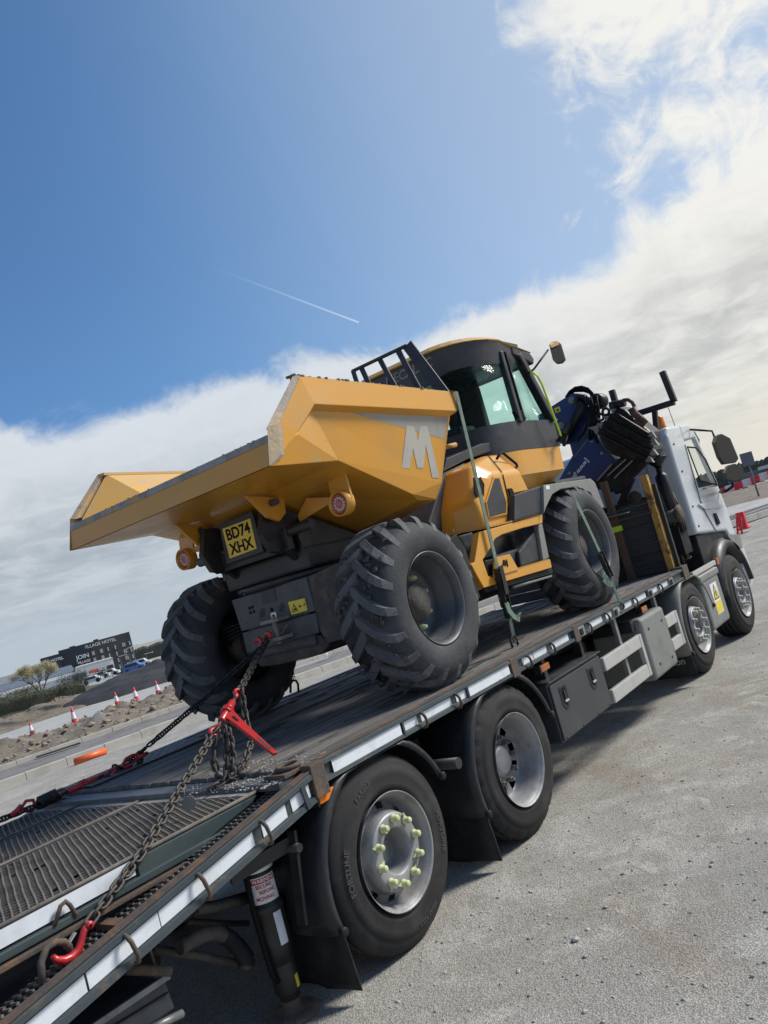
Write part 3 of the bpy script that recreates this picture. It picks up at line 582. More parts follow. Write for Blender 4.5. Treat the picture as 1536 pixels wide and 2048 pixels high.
o, l0, lx, ly, lw, lzb, lzt = far_box('long_wall', 'wall_white', dep, (-60, 1400), (152, 1345), -8, DD+3, 26)
rf = MB(); e1 = l0+Vector((0, 0, lzt)); e2 = e1+lx*lw
rf.prism([e1-ly*.4, e2-ly*.4, e2+ly*13+Vector((0, 0, 1.5)), e1+ly*13+Vector((0, 0, 1.5))], (0, 0, .15)); rf.build('roof', 'roof_blue', dep)
MB().obox(e1+lx*lw*.5-ly*.45-Vector((0, 0, .35)), lx*lw*.5, ly*.05, Vector((0, 0, .35))).build('fascia', 'wall_white', dep)
windows(dep, l0, lx, ly, lw, lzt-4.2, lzt, [.33+.018*i for i in range(9)]+[.80+.02*i for i in range(6)], (.38,), .42, 1.1, 'pane')
o, l0, lx, ly, lw, lzb, lzt = far_box('rear_hall', 'wall_cream', dep, (-60, 1372), (112, 1324), -8, DD+45, 30)
# ------------------------------------------------------------------ parked vehicles, lamp posts
def car(px, py, d, L, H, m, label):
    p = at_dist(d, px, py); t = thing('parked_car', label, 'car', p, 'vehicles parked outside the depot')
    b = MB(); prof = [(-.5, .18), (.5, .18), (.5, .52), (.34, .58), (.18, 1.), (-.38, 1.), (-.5, .6)]
    b.prism([Vector((a*L, -.85, z*H)) for a, z in prof], (0, 1.7, 0)); o = b.build('body', m, t, p, bevel=.05); o.rotation_euler = (0, 0, YAW-math.pi/2+.15)
    gl = MB(); gl.box(-.36*L, .2*L, -.88, -.86, .62*H, .9*H); o2 = gl.build('window', 'pane', t, p); o2.rotation_euler = o.rotation_euler
    for s in (-.3, .3):
        w = MB(); w.lathe([(-.9, .3), (-.7, .3)], 'y', (s*L, 0, .3), 14); w.lathe([(-.9, .3), (-.9, .01)], 'y', (s*L, 0, .3), 14); wo = w.build('wheel', 'tyre', t, p); wo.rotation_euler = o.rotation_euler
car(188, 1366, 120, 2.6, 1.0, 'white_paint', 'white car parked lowest of the row beside the bushes')
car(203, 1358, 135, 2.8, 1.1, 'white_paint', 'white car in the middle of the parked row')
car(222, 1352, 140, 2.9, 1.1, 'white_paint', 'white car at the right end of the parked row')
car(270, 1342, 150, 3.6, 1.5, 'blue_paint', 'blue van parked beyond the dark heap')
car(285, 1334, 160, 3.4, 1.5, 'white_paint', 'white van parked behind the blue van')
for i, (x0_, y0_, x1_, y1_) in enumerate([(246, 1340, 238, 1313), (264, 1332, 253, 1297), (273, 1330, 261, 1293), (296, 1327, 290, 1308)]):
    lamp(x0_, y0_, x1_, y1_, 190, ['shortest lamp post in front of the hotel', 'tall lamp post before the hotel, left of a pair', 'tall lamp post before the hotel, right of a pair', 'lamp post right of the hotel near the tyre'][i], .10)
# ------------------------------------------------------------------ tree and bushes
def leaf_cloud(b, c, rx, ry, rz, n, s):
    for _ in range(n):
        v = Vector((random.gauss(0, 1), random.gauss(0, 1), random.gauss(0, 1))).normalized()*(random.random()**.45); p = Vector(c)+Vector((v.x*rx, v.y*ry, v.z*rz))
        a = Vector((rnd(-1, 1), rnd(-1, 1), rnd(-1, 1))).normalized(); e = a.orthogonal().normalized(); q = s*rnd(.6, 1.4)
        b.add([p-a*q, p+e*q*.6, p+a*q, p-e*q*.6], [(0, 1, 2, 3)])
tp = at_dist(72, 83, 1386); gz_t = tp.z
tree = thing('blossom_tree', 'round pale blossoming tree standing before the white depot', 'tree', (tp.x, tp.y, gz_t))
tw = MB(); tips = []
def limb(p, d, L, r, lev):
    q = p+d*L; m_ = p+d*L*.5+Vector((rnd(-.05, .05), rnd(-.05, .05), 0))*L; tw.tube([p, m_, q], [r, r*.8, r*.6], 5, caps=False)
    if lev == 0: tips.append(q); return
    for k_ in range(3 if lev > 1 else 4):
        nd = (d+Vector((rnd(-.75, .75), rnd(-.75, .75), rnd(-.15, .45)))).normalized(); limb(q, nd, L*rnd(.62, .85), r*.6, lev-1)
for k_ in range(6):
    a_ = k_*1.05; limb(Vector((tp.x, tp.y, gz_t)), Vector((math.cos(a_)*.75, math.sin(a_)*.75, 1)).normalized(), .95, .06, 3)
tw.build('trunk', 'twig', tree)
cb_ = MB()
for q in tips: leaf_cloud(cb_, q, .32, .32, .28, 60, .034)
cb_.build('crown', 'leaf_pale', tree, norm=False)
def bush(px, py, d, w, h, m, label, n=1500, s=.05):
    p = at_dist(d, px, py); t = thing('bush', label, 'bush', p); b = MB()
    for k_ in range(9): leaf_cloud(b, p+r0*rnd(-w, w)*.4+Vector((0, 0, h*rnd(.25, .65))), w*.28, w*.28, h*.33, n//9, s)
    b.build('crown', m, t, norm=False); st = MB()
    for k_ in range(26):
        q = p+r0*rnd(-w, w)*.45; st.tube([q-Vector((0, 0, .3)), q+r0*rnd(-.6, .6)+Vector((0, 0, h*rnd(.6, 1.1)))], [.014, .004], 4, caps=False)
    st.build('stems', 'twig', t)
bush(20, 1402, 66, 4.5, .85, 'leaf_dark', 'dark bushes at the left edge below the depot windows')
bush(115, 1392, 62, 2.6, .8, 'leaf_dark', 'low dark bush right of the blossoming tree')
bush(60, 1398, 60, 3.5, .6, 'leaf_dark', 'low scrub in front of the blossoming tree')
bush(150, 1372, 70, 2.4, 1.3, 'leaf_dark', 'bare brushy bush left of the parked cars', 1100)
bush(210, 1352, 95, 2.0, 1.2, 'leaf_dark', 'small bare bush among the parked cars', 700)
bush(-60, 1420, 64, 5., .9, 'leaf_dark', 'bushes running off the left edge of the picture')
# ================================================================== LORRY
DZ = 1.15                                            # deck height
X1, X2, X3, X4, RT = 0.0, 1.441, 5.719, 7.625, .514
lorry = thing('plant_lorry', 'four-axle plant lorry with white cab and sloping tail carrying the dumper', 'lorry', (3, 1.22, 0))
# ---- chassis
ch = MB()
for y in (.78, 1.60): ch.box(-2.3, 8.1, y, y+.08, .62, .93)
for x in (-2.2, -1.2, -.55, .7, 2.1, 3.4, 4.6, 6.3, 7.2): ch.box(x, x+.12, .3, 2.15, .70, .9)
ch.build('chassis_frame', 'underside', lorry, bevel=.01)
sf = MB()
for i in range(13): sf.box(-.3+.47*i, -.22+.47*i, .06, 2.38, 1.03, 1.118)
sf.box(-.5, 5.6, .55, .65, .93, 1.118); sf.box(-.5, 5.6, 1.8, 1.9, .93, 1.118)
sf.build('subframe', 'underside', lorry)
for x in (X1, X2, X3, X4): MB().tube([(x, .25, RT), (x, 2.2, RT)], .09, 12).build('axle', 'underside', lorry)
ut = MB(); ut.tube([(2.2, 1.3, .45), (3.3, 1.3, .45)], .28, 20); ut.build('silencer', 'underside', lorry)
# ---- deck of worn planks
deck = MB().box(-.52, 5.62, .055, 2.385, 1.1195, 1.1245).build('deck', 'underside', lorry)
ny = 13; y = .06
for i in range(ny):
    w = (2.38-.06)/ny; xs_ = sorted([-.5, rnd(.3, 5.0), 5.6]); 
    if random.random() < .4: xs_ = [-.5, 5.6]
    for a_, c_ in zip(xs_[:-1], xs_[1:]):
        b = MB(); n = max(4, int((c_-a_)/.45)); zt = DZ+rnd(-.006, .004); V = []
        for k_ in range(n+1):
            x = a_+.004+(c_-a_-.008)*k_/n; wob = rnd(-.003, .003); y0_, y1_ = y+.003+rnd(0, .004), y+w-.003-rnd(0, .004)
            V += [(x, y0_, 1.1255), (x, y0_, zt-.006+wob), (x, y0_+.012, zt+wob), (x, y1_-.012, zt+wob), (x, y1_, zt-.006+wob), (x, y1_, 1.1255)]
        b.add(V, [(k_*6+j, (k_+1)*6+j, (k_+1)*6+(j+1) % 6, k_*6+(j+1) % 6) for k_ in range(n) for j in range(6)]+[tuple(range(6)), tuple(range(n*6+5, n*6-1, -1))])
        b.build('deck_plank', 'deck_wood', deck)
    y += w
# splinters and gouges torn up on the planks
sp = MB()
for _ in range(150):
    x, yy = rnd(-.4, 5.3), rnd(.1, 2.3); l = rnd(.04, .28); a_ = rnd(-.06, .06)
    sp.obox((x, yy, DZ+.001), (l/2, l/2*a_, rnd(-.002, .002)), (-.0, rnd(.002, .007), 0), (0, 0, rnd(.001, .004)))
tag(sp.build('splinters', 'board_wood', deck), kind='stuff')
# ---- side rails (C-section) with bend to the tail
def tz(x): return DZ-.02-max(0., -.45-x)*.162         # tail rail top
def rail_sec(yo, sgn):                               # section (y, z) from top
    return [(yo, 0), (yo-sgn*.012, -.006), (yo-sgn*.014, -.024), (yo+sgn*.010, -.030), (yo+sgn*.012, -.085), (yo-sgn*.006, -.092), (yo-sgn*.010, -.112), (yo+sgn*.05, -.112), (yo+sgn*.06, 0)]
def rail(xa, xb, z_a, z_b, yo, sgn, m='rail_paint', hs=1.):
    b = MB(); sec = rail_sec(yo, sgn); V = []
    for x, z in ((xa, z_a), (xb, z_b)): V += [(x, yy, z+dz_*hs) for yy, dz_ in sec]
    n = len(sec); b.add(V, [(i, (i+1) % n, n+(i+1) % n, n+i) for i in range(n)]+[tuple(range(n)), tuple(range(2*n-1, n-1, -1))])
    return b.build('side_rail', m, lorry)
for yo, sgn in ((-.02, 1), (2.44, -1)):
    rail(-.40, 5.62, DZ+.004, DZ+.006, yo, sgn)
    rail(-2.75, -.50, tz(-2.75), tz(-.5), yo, sgn, hs=1.28)
    MB().box(-.50, -.40, yo-.016 if sgn > 0 else yo-.06, yo+.06 if sgn > 0 else yo+.016, DZ-.16, DZ+.008).build('rail_gusset', 'rust', lorry, bevel=.006)
# rusty worn top edge
MB().box(-.40, 5.62, .002, .05, DZ+.0045, DZ+.009).build('edge_strip', 'rust', lorry)
b = MB(); b.prism([(-2.75, -.028, tz(-2.75)+.002), (-.5, -.028, tz(-.5)+.002), (-.5, -.028, tz(-.5)+.012), (-2.75, -.028, tz(-2.75)+.012)], (0, .045, 0)); b.build('edge_strip', 'rust', lorry)
# reflective tape pieces in the rail web
def tape(xa, xb, tail=False, h=.05, torn=False):
    b = MB()
    if tail: za, zb_ = tz(xa)-.045, tz(xb)-.045; h = .062
    else: za = zb_ = DZ-.031
    yy = -.013
    P = [(xa, yy, za), (xb, yy, zb_), (xb, yy, zb_-h), (xa, yy, za-h)]
    if torn:
        n = 14; top = [(xa+(xb-xa)*i/n, yy-.010, za+.012+.004*math.sin(i*2.1)) for i in range(n+1)]; bot = [(xa+(xb-xa)*i/n, yy-.010, za-h-rnd(0, .022)) for i in range(n, -1, -1)]; P = top+bot
    b.prism(P, (0, .003, 0)); b.build('reflective_tape', 'white_tape', lorry)
for xa, xb in [(-2.7, -1.84), (-1.83, -1.49), (-1.485, -.93), (-.87, -.70), (-.66, -.52)]: tape(xa, xb, True)
tape(-.33, .28, torn=True)
for xa, xb in [(.31, .46), (.50, .84), (.90, 1.02), (1.82, 1.99), (2.0, 2.22), (2.31, 2.62), (3.05, 3.33), (3.42, 3.75), (3.86, 4.06), (4.13, 4.45), (4.62, 4.80), (4.88, 5.15)]: tape(xa, xb)
tape(1.04, 1.60, torn=True)
# rope hooks
def hook(x, z0, dz=.115, lean=.012):
    b = MB(); yy = -.035
    b.tube([(x, -.016, z0-.018), (x, yy-.012, z0-.028), (x+lean*.3, yy-.022, z0-.05), (x+lean, yy-.022, z0-dz*.75), (x+lean*1.2, yy-.010, z0-dz+.006), (x+lean*1.2, -.012, z0-dz)], .0095, 8); b.build('rope_hook', 'rust', lorry)
for x in (-1.66, -1.28, -.885): hook(x, tz(x), .14, .02)
for x in (-.58,): MB().beam((x, -.03, tz(x)-.02), (x+.015, -.03, tz(x)-.14), .012, .028, (1, 0, 0)).build('rail_bar', 'rail_paint', lorry)
for x in (.48, .87, 1.86, 2.26, 2.98, 3.38, 4.09, 4.82): hook(x, DZ)
for x in (.30, 1.03): MB().box(x-.008, x+.008, -.03, -.012, DZ-.11, DZ+.0).build('rail_bar', 'rail_paint', lorry)
# recessed tie-down clamps on the rail further forward
for x in (2.85, 3.62, 4.55, 5.2):
    c_ = MB().box(x-.06, x+.06, -.034, -.008, DZ-.105, DZ-.02).build('tie_clamp', 'tank_grey', lorry, bevel=.008)
    MB().box(x-.045, x+.005, -.042, -.034, DZ-.09, DZ-.04).build('slot', 'underside', c_)
MB().box(2.70, 2.79, -.036, .06, DZ-.125, DZ+.008).build('rail_gusset', 'rust', lorry, bevel=.006)
MB().box(1.62, 1.72, -.036, .06, DZ-.125, DZ+.008).build('rail_gusset', 'rust', lorry, bevel=.006)
MB().box(5.62, 5.80, -.04, .10, DZ-.13, DZ+.03).build('corner_post', 'rust', lorry, bevel=.006)
# marker lamps under the rail
for x in (-.40, 2.13, 4.33):
    z_ = (tz(x) if x < -.45 else DZ)-.175; l_ = MB().box(x-.07, x+.07, -.012, .03, z_-.025, z_+.025).build('marker_lamp', 'amber_dirty' if x > 0 else 'amber', lorry, bevel=.006); MB().box(x-.085, x-.072, -.01, .05, z_-.032, z_+.032).build('lamp_bracket', 'black_plastic', l_)

# ---- wheels
def truck_tyre(n, drive=False, w=.37):
    b = MB(); sh = [(w-.03, .295), (w, .33), (w+.004, .40), (w-.012, .455), (w-.03, .490)]
    prof = [(.03, .295), (.004, .320), (-.006, .345), (-.004, .35), (-.010, .395), (-.006, .432), (-.001, .436), (.004, .458), (.018, .486), (.028, .498), (.040, .506), (.05, .512)]
    g_ = [.09, .155, .215, .28] if not drive else [.08, .15, .22]
    for q in g_: prof += [(q-.006, .514), (q-.005, .501), (q+.005, .501), (q+.006, .514)]
    prof += [(w-.05, .512)]+sh[::-1]
    per = 6 if drive else 4
    def mod(i, j):
        r_ = prof[j][1]
        if drive and (prof[j][0] < .075 or prof[j][0] > w-.08) and r_ > .48 and i % per == 0: return -.013
        if drive and r_ > .51 and i % per == 3: return -.008
        if not drive and j in (10, 11) and i % 3 == 0: return -.003
        return 0
    b.lathe(prof, 'y', n=n, mod=mod); return b
def make_wheel_steer(x, label=None, sgn=1, first=None):
    c = (x, 0., RT)
    if first is not None: return dup_wheel(first, x)
    wh = MB().lathe([(.02, .291), (.0, .297), (-.010, .306), (-.014, .311), (-.008, .303), (.02, .285), (.035, .278), (.085, .272), (.10, .262), (.115, .258), (.26, .26)], 'y', n=64).build('wheel', 'rim_silver', lorry, c)
    truck_tyre(120).build('tyre', 'tyre', wh, c)
    # disc with hand holes: sectors 10 x (solid, hole)
    d = MB(); n = 80
    d.lathe([(.100, .268), (.092, .258), (.076, .224), (.066, .218)], 'y', n=n, skip=lambda i, j: j == 1 and (i % 8) in (0, 1, 2))
    d.lathe([(.066, .218), (.045, .213), (.022, .206), (.012, .198)], 'y', n=n)
    d.build('wheel_disc', 'hub_grey', wh, c)
    f = MB(); f.lathe([(.030, .203), (.008, .201), (-.002, .194), (-.004, .185), (-.004, .126), (.000, .119), (.02, .113), (.10, .104), (.13, .10), (.13, .001)], 'y', n=64); f.build('hub_flange', 'rim_silver', wh, c)
    MB().lathe([(.13, .07), (.095, .066), (.086, .055), (.086, .001)], 'y', n=32).build('hub_cap', 'hub_grey', wh, c)
    nut = MB(); nut.lathe([(.0, .021), (-.022, .021), (-.024, .018)], 'y', n=6, sm=False); nut.lathe([(-.024, .018), (-.040, .017), (-.046, .012), (-.046, .001)], 'y', n=14)
    ind = MB(); ind.lathe([(-.003, .023), (-.010, .023), (-.012, .0185), (-.040, .0175), (-.045, .013), (-.045, .001)], 'y', n=14); ind.prism([(.014, -.010, .016), (-.014, -.010, .016), (0, -.010, .046)], (0, .006, 0))
    n0 = i0 = None
    for k_ in range(10):
        a_ = k_*math.pi/5+.15; q = (x+math.cos(a_)*.168, -.004, RT+math.sin(a_)*.168); rot = (0, rnd(0, 6.28), 0)
        if n0 is None: n0 = ind.build('wheel_nut', 'nut_yellow' if x < 1 else 'nut_pale', wh, q); n0.rotation_euler = rot
        else: dup(n0, wh, q, rot)
    return wh
def polar_text(txt, r, a0, size, y, x, flip=False):
    def wp(u, v):
        a_ = a0-u/r; return (math.cos(a_)*(r+v), y, math.sin(a_)*(r+v))
    return text_mb(txt, size, (1, 0, 0), (0, 0, 1), (0, 0, 0), warp=wp, bold=.001)
mat('tyre_letter', (.050, .049, .047), .6)
w1 = make_wheel_steer(X1)
for txt, a_, s_ in (('FORTUNE', R(-8), .052), ('385/65 R22.5', R(-75), .035), ('FAR603', R(112), .045), ('FORTUNE', R(172), .052)):
    polar_text(txt, .412, a_, s_, -.0135, X1).build('sidewall_lettering', 'tyre_letter', w1, (X1, 0, RT))
w3 = make_wheel_steer(X3); w4 = make_wheel_steer(X4)
# driven axle: twin tyres, deep dish
c = (X2, 0, RT)
w2 = MB().lathe([(.03, .290), (.0, .296), (-.012, .307), (-.014, .311), (-.006, .303), (.015, .286), (.04, .276), (.10, .268), (.14, .262), (.16, .250)], 'y', n=72).build('wheel', 'rim_silver', lorry, c)
truck_tyre(144, True, .30).build('tyre', 'tyre', w2, c)
truck_tyre(96, True, .30).build('tyre', 'tyre', w2, (X2, .34, RT))
d = MB(); d.lathe([(.16, .252), (.168, .240), (.170, .176), (.172, .168)], 'y', n=80, skip=lambda i, j: j == 1 and (i % 8) in (0, 1, 2, 3)); d.lathe([(.172, .168), (.176, .12), (.16, .112), (.13, .10), (.12, .08), (.12, .001)], 'y', n=40); d.build('wheel_disc', 'hub_grey', w2, c)
nut = MB(); nut.lathe([(.175, .018), (.13, .018), (.128, .013), (.11, .012), (.11, .001)], 'y', n=6, sm=False); n0 = None
for k_ in range(10):
    a_ = k_*math.pi/5; q = (X2+math.cos(a_)*.155, 0, RT+math.sin(a_)*.155)
    if n0 is None: n0 = nut.build('wheel_nut', 'nut_steel', w2, q)
    else: dup(n0, w2, q)
# far-side wheels, seen only between the near ones
for x in (X1, X2, X3, X4):
    o = truck_tyre(48).build('tyre', 'tyre', lorry, (x, 2.06, RT))
# ---- mudguards
def mudguard(x, a0, a1, y0, y1, r=.575, lip=.03, m='mudguard', flap=None):
    b = MB(); n = 26; V = []; sec = [(y0, -.012), (y0-.004, lip*.5), (y0+.010, lip), (y0+.05, lip+.012), (y1, lip+.012), (y1, lip), (y0+.05, lip), (y0+.02, lip-.012), (y0+.02, -.012)]
    for i in range(n+1):
        a_ = a0+(a1-a0)*i/n; V += [(math.cos(a_)*(r+dr), yy, min(math.sin(a_)*(r+dr), 1.030-RT+.004*dr)) for yy, dr in sec]
    k_ = len(sec); b.add(V, [(i*k_+j, i*k_+(j+1) % k_, (i+1)*k_+(j+1) % k_, (i+1)*k_+j) for i in range(n) for j in range(k_)]+[tuple(range(k_)), tuple(range(n*k_+k_-1, n*k_-1, -1))], True)
    o = b.build('mudguard', m, lorry, (x, 0, RT))
    for a_ in (a0, a1):
        q = Vector((x+math.cos(a_)*(r+.005), y0-.012, RT+math.sin(a_)*(r+.005))); MB().lathe([(.02, .024), (-.004, .024), (-.008, .019), (-.008, .001)], 'y', n=18).build('end_boss', 'black_plastic', o, q)
    return o
mg1 = mudguard(X1, R(22), R(196), -.02, .42, .57); mg2 = mudguard(X2, R(14), R(196), -.02, .68, .57); mg3 = mudguard(X3, R(10), R(200), -.035, .40, .57, m='tank_grey')
MB().tube([(X1+.72, -.03, .74), (X1+.72, .6, .74)], .035, 12).build('mudguard_bracket', 'black_steel', lorry)
MB().tube([(X1-.62, .05, .80), (X1-.62, .7, .80)], .022, 12).build('mudguard_bracket', 'black_steel', lorry)
br = MB(); br.beam((X1-.95, .2, .80), (X1-.60, .12, .82), .02, .07); br.beam((X1-.60, .1, .88), (X1-.68, .1, .45), .02, .06, (0, 1, 0)); br.build('mudguard_stay', 'black_steel', lorry, bevel=.006)
# mud flaps
def flap(x, y0, y1, zt, zb, lean, name='mud_flap'):
    b = MB(); n = 10; V = []
    for i in range(n+1):
        f_ = i/n; z = zt+(zb-zt)*f_
        for j in range(7):
            yy = y0+(y1-y0)*j/6; V.append((x+lean*f_**1.6+.012*math.sin(j*1.3+f_*2), yy, z+(rnd(-.008, .004) if i == n else 0)))
    b.add(V, [(i*7+j, i*7+j+1, (i+1)*7+j+1, (i+1)*7+j) for i in range(n) for j in range(6)], True)
    o = b.build(name, 'black_plastic', lorry); md = o.modifiers.new('s', 'SOLIDIFY'); md.thickness = .012; return o
flap(X1-.555, -.01, .42, .40, .06, .02); flap(X2-.555, -.01, .60, .40, .06, .02); f3 = flap(X3-.565, -.02, .40, .42, .10, .02)
text_mb('Parcon', .10, (0, -1, 0), (0, 0, 1), (X3-.578, .19, .26), .006, bold=.002).build('lettering', 'grey_decal', f3)
# ---- toolbox
tb = MB().box(2.085, 3.06, .0, .55, .405, .855).build('toolbox', 'toolbox', lorry, bevel=.012)
dr_ = MB(); dr_.box(2.10, 3.05, -.016, -.001, .415, .835); door = dr_.build('door', 'toolbox', tb, bevel=.010)
MB().prism([(2.075, -.03, .856), (3.07, -.03, .856), (3.07, .56, .885), (2.075, .56, .885)], (0, 0, .012)).build('lid', 'toolbox', tb, bevel=.004)
for x in (2.28, 2.82):
    P = [(x-.062, -.021, .795), (x+.062, -.021, .795), (x+.062, -.021, .655), (x+.025, -.021, .61), (x-.025, -.021, .61), (x-.062, -.021, .655)]
    l_ = MB().prism(P, (0, .006, 0)).build('latch', 'mudguard', door, bevel=.003); MB().prism([(x-.040, -.0225, .775), (x+.040, -.0225, .775), (x+.040, -.0225, .67), (x, -.0225, .635), (x-.040, -.0225, .67)], (0, .001, 0)).build('recess', 'ink', l_)
    MB().box(x-.030, x+.030, -.034, -.0232, .665, .682).build('handle', 'alu', l_, bevel=.004); MB().box(x-.012, x+.012, -.030, -.0232, .685, .750).build('lever', 'black_steel', l_, bevel=.002)
for x in (2.14, 2.45, 2.75, 3.0): MB().lathe([(0, .008), (-.004, .007), (-.004, .001)], 'y', (x, -.017, .43), 10).build('bolt', 'black_steel', tb)
for x in (2.2, 2.9): MB().box(x, x+.05, .05, .12, .86, 1.05).build('box_hanger', 'black_steel', lorry)
al_ = MB()
for k in range(4): al_.tube([(-.4+.0*k, .30+.03*k, .98-.02*k)]+[(x, .30+.03*k+rnd(-.01, .01), .97-.02*k-.03*((i % 2))) for i, x in enumerate((.4, 1.0, 1.6, 2.2, 2.8, 3.4, 4.0, 4.6, 5.2))], .009, 6)
al_.build('air_lines', 'ink', lorry)
# ---- side guards
def guard(xa, xb, z0, z1, end=True):
    g_ = MB().box(xa, xb, -.022, .02, z1-.115, z1).build('side_guard', 'alu', lorry, bevel=.01); MB().box(xa, xb, -.022, .02, z0, z0+.115).build('lower_bar', 'alu', g_, bevel=.01)
    if end: MB().box(xb, xb+.055, -.024, .022, z0, z1).build('end_post', 'alu', g_, bevel=.008)
    MB().box(xb-.35, xb-.30, .021, .06, z0-.0, z1+.25).build('bracket', 'hub_grey', g_, bevel=.004)
guard(3.11, 3.98, .405, .795); guard(4.76, 5.06, .45, .80)
# air tanks and strap between box and fuel tank
at = MB(); at.tube([(3.38, .32, .62), (3.38, 1.0, .62)], .19, 24); ao = at.build('air_tank', 'tank_grey', lorry)
MB().lathe([(.30, .196), (.345, .196)], 'y', (3.38, 0, .62), 28).build('strap', 'alu', ao)
# ---- fuel tank cover
ft = MB().box(4.08, 4.74, -.035, .5, .33, .925).build('fuel_tank', 'tank_grey', lorry, bevel=.05, seg=4)
for x, z in ((4.22, .80), (4.60, .80), (4.25, .45), (4.60, .43)): MB().lathe([(-.001, .016), (-.004, .014), (-.004, .001)], 'y', (x, -.036, z), 12).build('rivet', 'black_steel', ft)
MB().box(4.0, 4.08, .03, .45, .82, .92).build('tank_fitting', 'black_steel', lorry, bevel=.01)
# ---- battery box between the steering axles
bb = MB().box(6.10, 6.80, -.03, .5, .345, .92).build('battery_box', 'tank_grey', lorry, bevel=.05, seg=4)
MB().box(6.07, 6.83, -.045, .5, .90, .99).build('lid', 'tank_grey', bb, bevel=.03, seg=3)
s_ = MB().box(6.36, 6.62, -.034, -.031, .48, .84).build('warning_sign', 'sign_white', bb)
MB().box(6.375, 6.605, -.036, -.0345, .49, .625).build('sign_panel', 'sign_yellow', s_); MB().prism([(6.385, -.036, .65), (6.595, -.036, .65), (6.49, -.036, .83)], (0, .0012, 0)).build('sign_triangle', 'ink', s_); MB().prism([(6.41, -.0375, .663), (6.57, -.0375, .663), (6.49, -.0375, .80)], (0, .0012, 0)).build('sign_field', 'sign_yellow', s_)
MB().box(6.475, 6.505, -.0385, -.038, .68, .74).build('sign_mark', 'ink', s_)
al = MB().box(6.0, 6.93, -.01, .03, 1.0, 1.055).build('side_bar', 'alu', lorry, bevel=.006); MB().box(6.95, 7.03, -.02, .02, .99, 1.07).build('marker_lamp', 'amber_dirty', al)

# ---- cab
cab_o = MB().prism([Vector((x, .06, z)) for x, z in [(6.80, 1.42), (6.80, 2.66), (6.90, 2.78), (7.42, 2.79), (7.42, 1.95), (8.29, 1.93), (8.37, 1.62), (8.40, 1.18), (8.12, 1.15), (8.05, 1.30), (7.20, 1.38)]], (0, 2.34, 0)).build('cab', 'white_paint', lorry, bevel=.05, seg=4, angle=25)
MB().prism([Vector((x, .06, z)) for x, z in [(7.40, 2.58), (7.40, 2.785), (7.78, 2.79), (7.95, 2.70), (7.98, 2.60)]], (0, 2.34, 0)).build('cab_roof', 'white_paint', cab_o, bevel=.035, seg=3)
for y_ in (.065, 2.335): MB().prism([Vector((x, y_, z)) for x, z in [(7.90, 2.64), (7.99, 2.64), (8.32, 1.92), (8.22, 1.92)]], (0, .06, 0)).build('a_pillar', 'white_paint', cab_o, bevel=.012)
# side skin pieces
def side(name, pts, yy, th, m, par, bev=.004): return MB().prism([VY(yy, *q) for q in pts], (0, th, 0)).build(name, m, par, bevel=bev)
Z3 = zc(1000, 640, 2.866)
win = side('side_window', [Z3(1078, 735), Z3(1120, 740), Z3(1165, 800), Z3(1238, 938), Z3(1150, 918), Z3(1118, 830)], .052, .004, 'clear_glass', cab_o)
for a_, c_ in (((1074, 728), (1126, 733)), ((1126, 733), (1178, 800)), ((1178, 800), (1246, 946)), ((1246, 946), (1148, 924)), ((1148, 924), (1074, 728))): MB().beam(VY(.056, *Z3(*a_)), VY(.056, *Z3(*c_)), .018, .012, (0, 1, 0)).build('window_seal', 'ink', cab_o)
MB().box(7.5, 7.95, 1.3, 1.8, 1.5, 2.15).build('seat', 'seat_dark', cab_o, bevel=.05)
lt = side('interior', [Z3(1082, 742), Z3(1118, 746), Z3(1160, 806), Z3(1228, 930), Z3(1153, 912), Z3(1124, 828)], .054, .002, 'sky_seen', cab_o) if False else None
for a_, c_ in ((Z3(1062, 715), Z3(1150, 1040)), (Z3(1150, 1040), Z3(1165, 1060)), (Z3(1165, 1080), Z3(1240, 1210))):
    pa, pb = VY(.052, *a_), VY(.052, *c_); MB().beam(pa, pb, .012, .006, (0, 1, 0)).build('door_seam', 'ink', cab_o)
side('step_moulding', [Z3(1140, 1055), Z3(1185, 1045), Z3(1275, 1058), Z3(1272, 1075), Z3(1180, 1085)], .035, .02, 'white_paint', cab_o, .006)
side('door_handle', [Z3(1228, 1108), Z3(1240, 1105), Z3(1266, 1165), Z3(1250, 1175)], .040, .01, 'ink', cab_o, .003)
side('badge', [Z3(1163, 961), Z3(1182, 959), Z3(1185, 968), Z3(1165, 971)], .05, .004, 'hub_grey', cab_o, 0)
# rear wall ribs, rubber stops, worn sticker
for y_ in (.25, .55, .95, 1.35, 1.75, 2.1): MB().box(6.775, 6.80, y_, y_+.16, 1.55, 2.6).build('rear_rib', 'white_paint', cab_o, bevel=.02)
for z_ in (2.55, 2.2, 1.75, 1.5): MB().lathe([(-.001, .014), (-.010, .012), (-.010, .001)], 'y', (6.93, .06, z_), 12).build('rubber_stop', 'ink', cab_o)
MB().box(6.755, 6.774, .262, .40, 1.62, 1.95).build('sticker', 'pale_decal', cab_o)
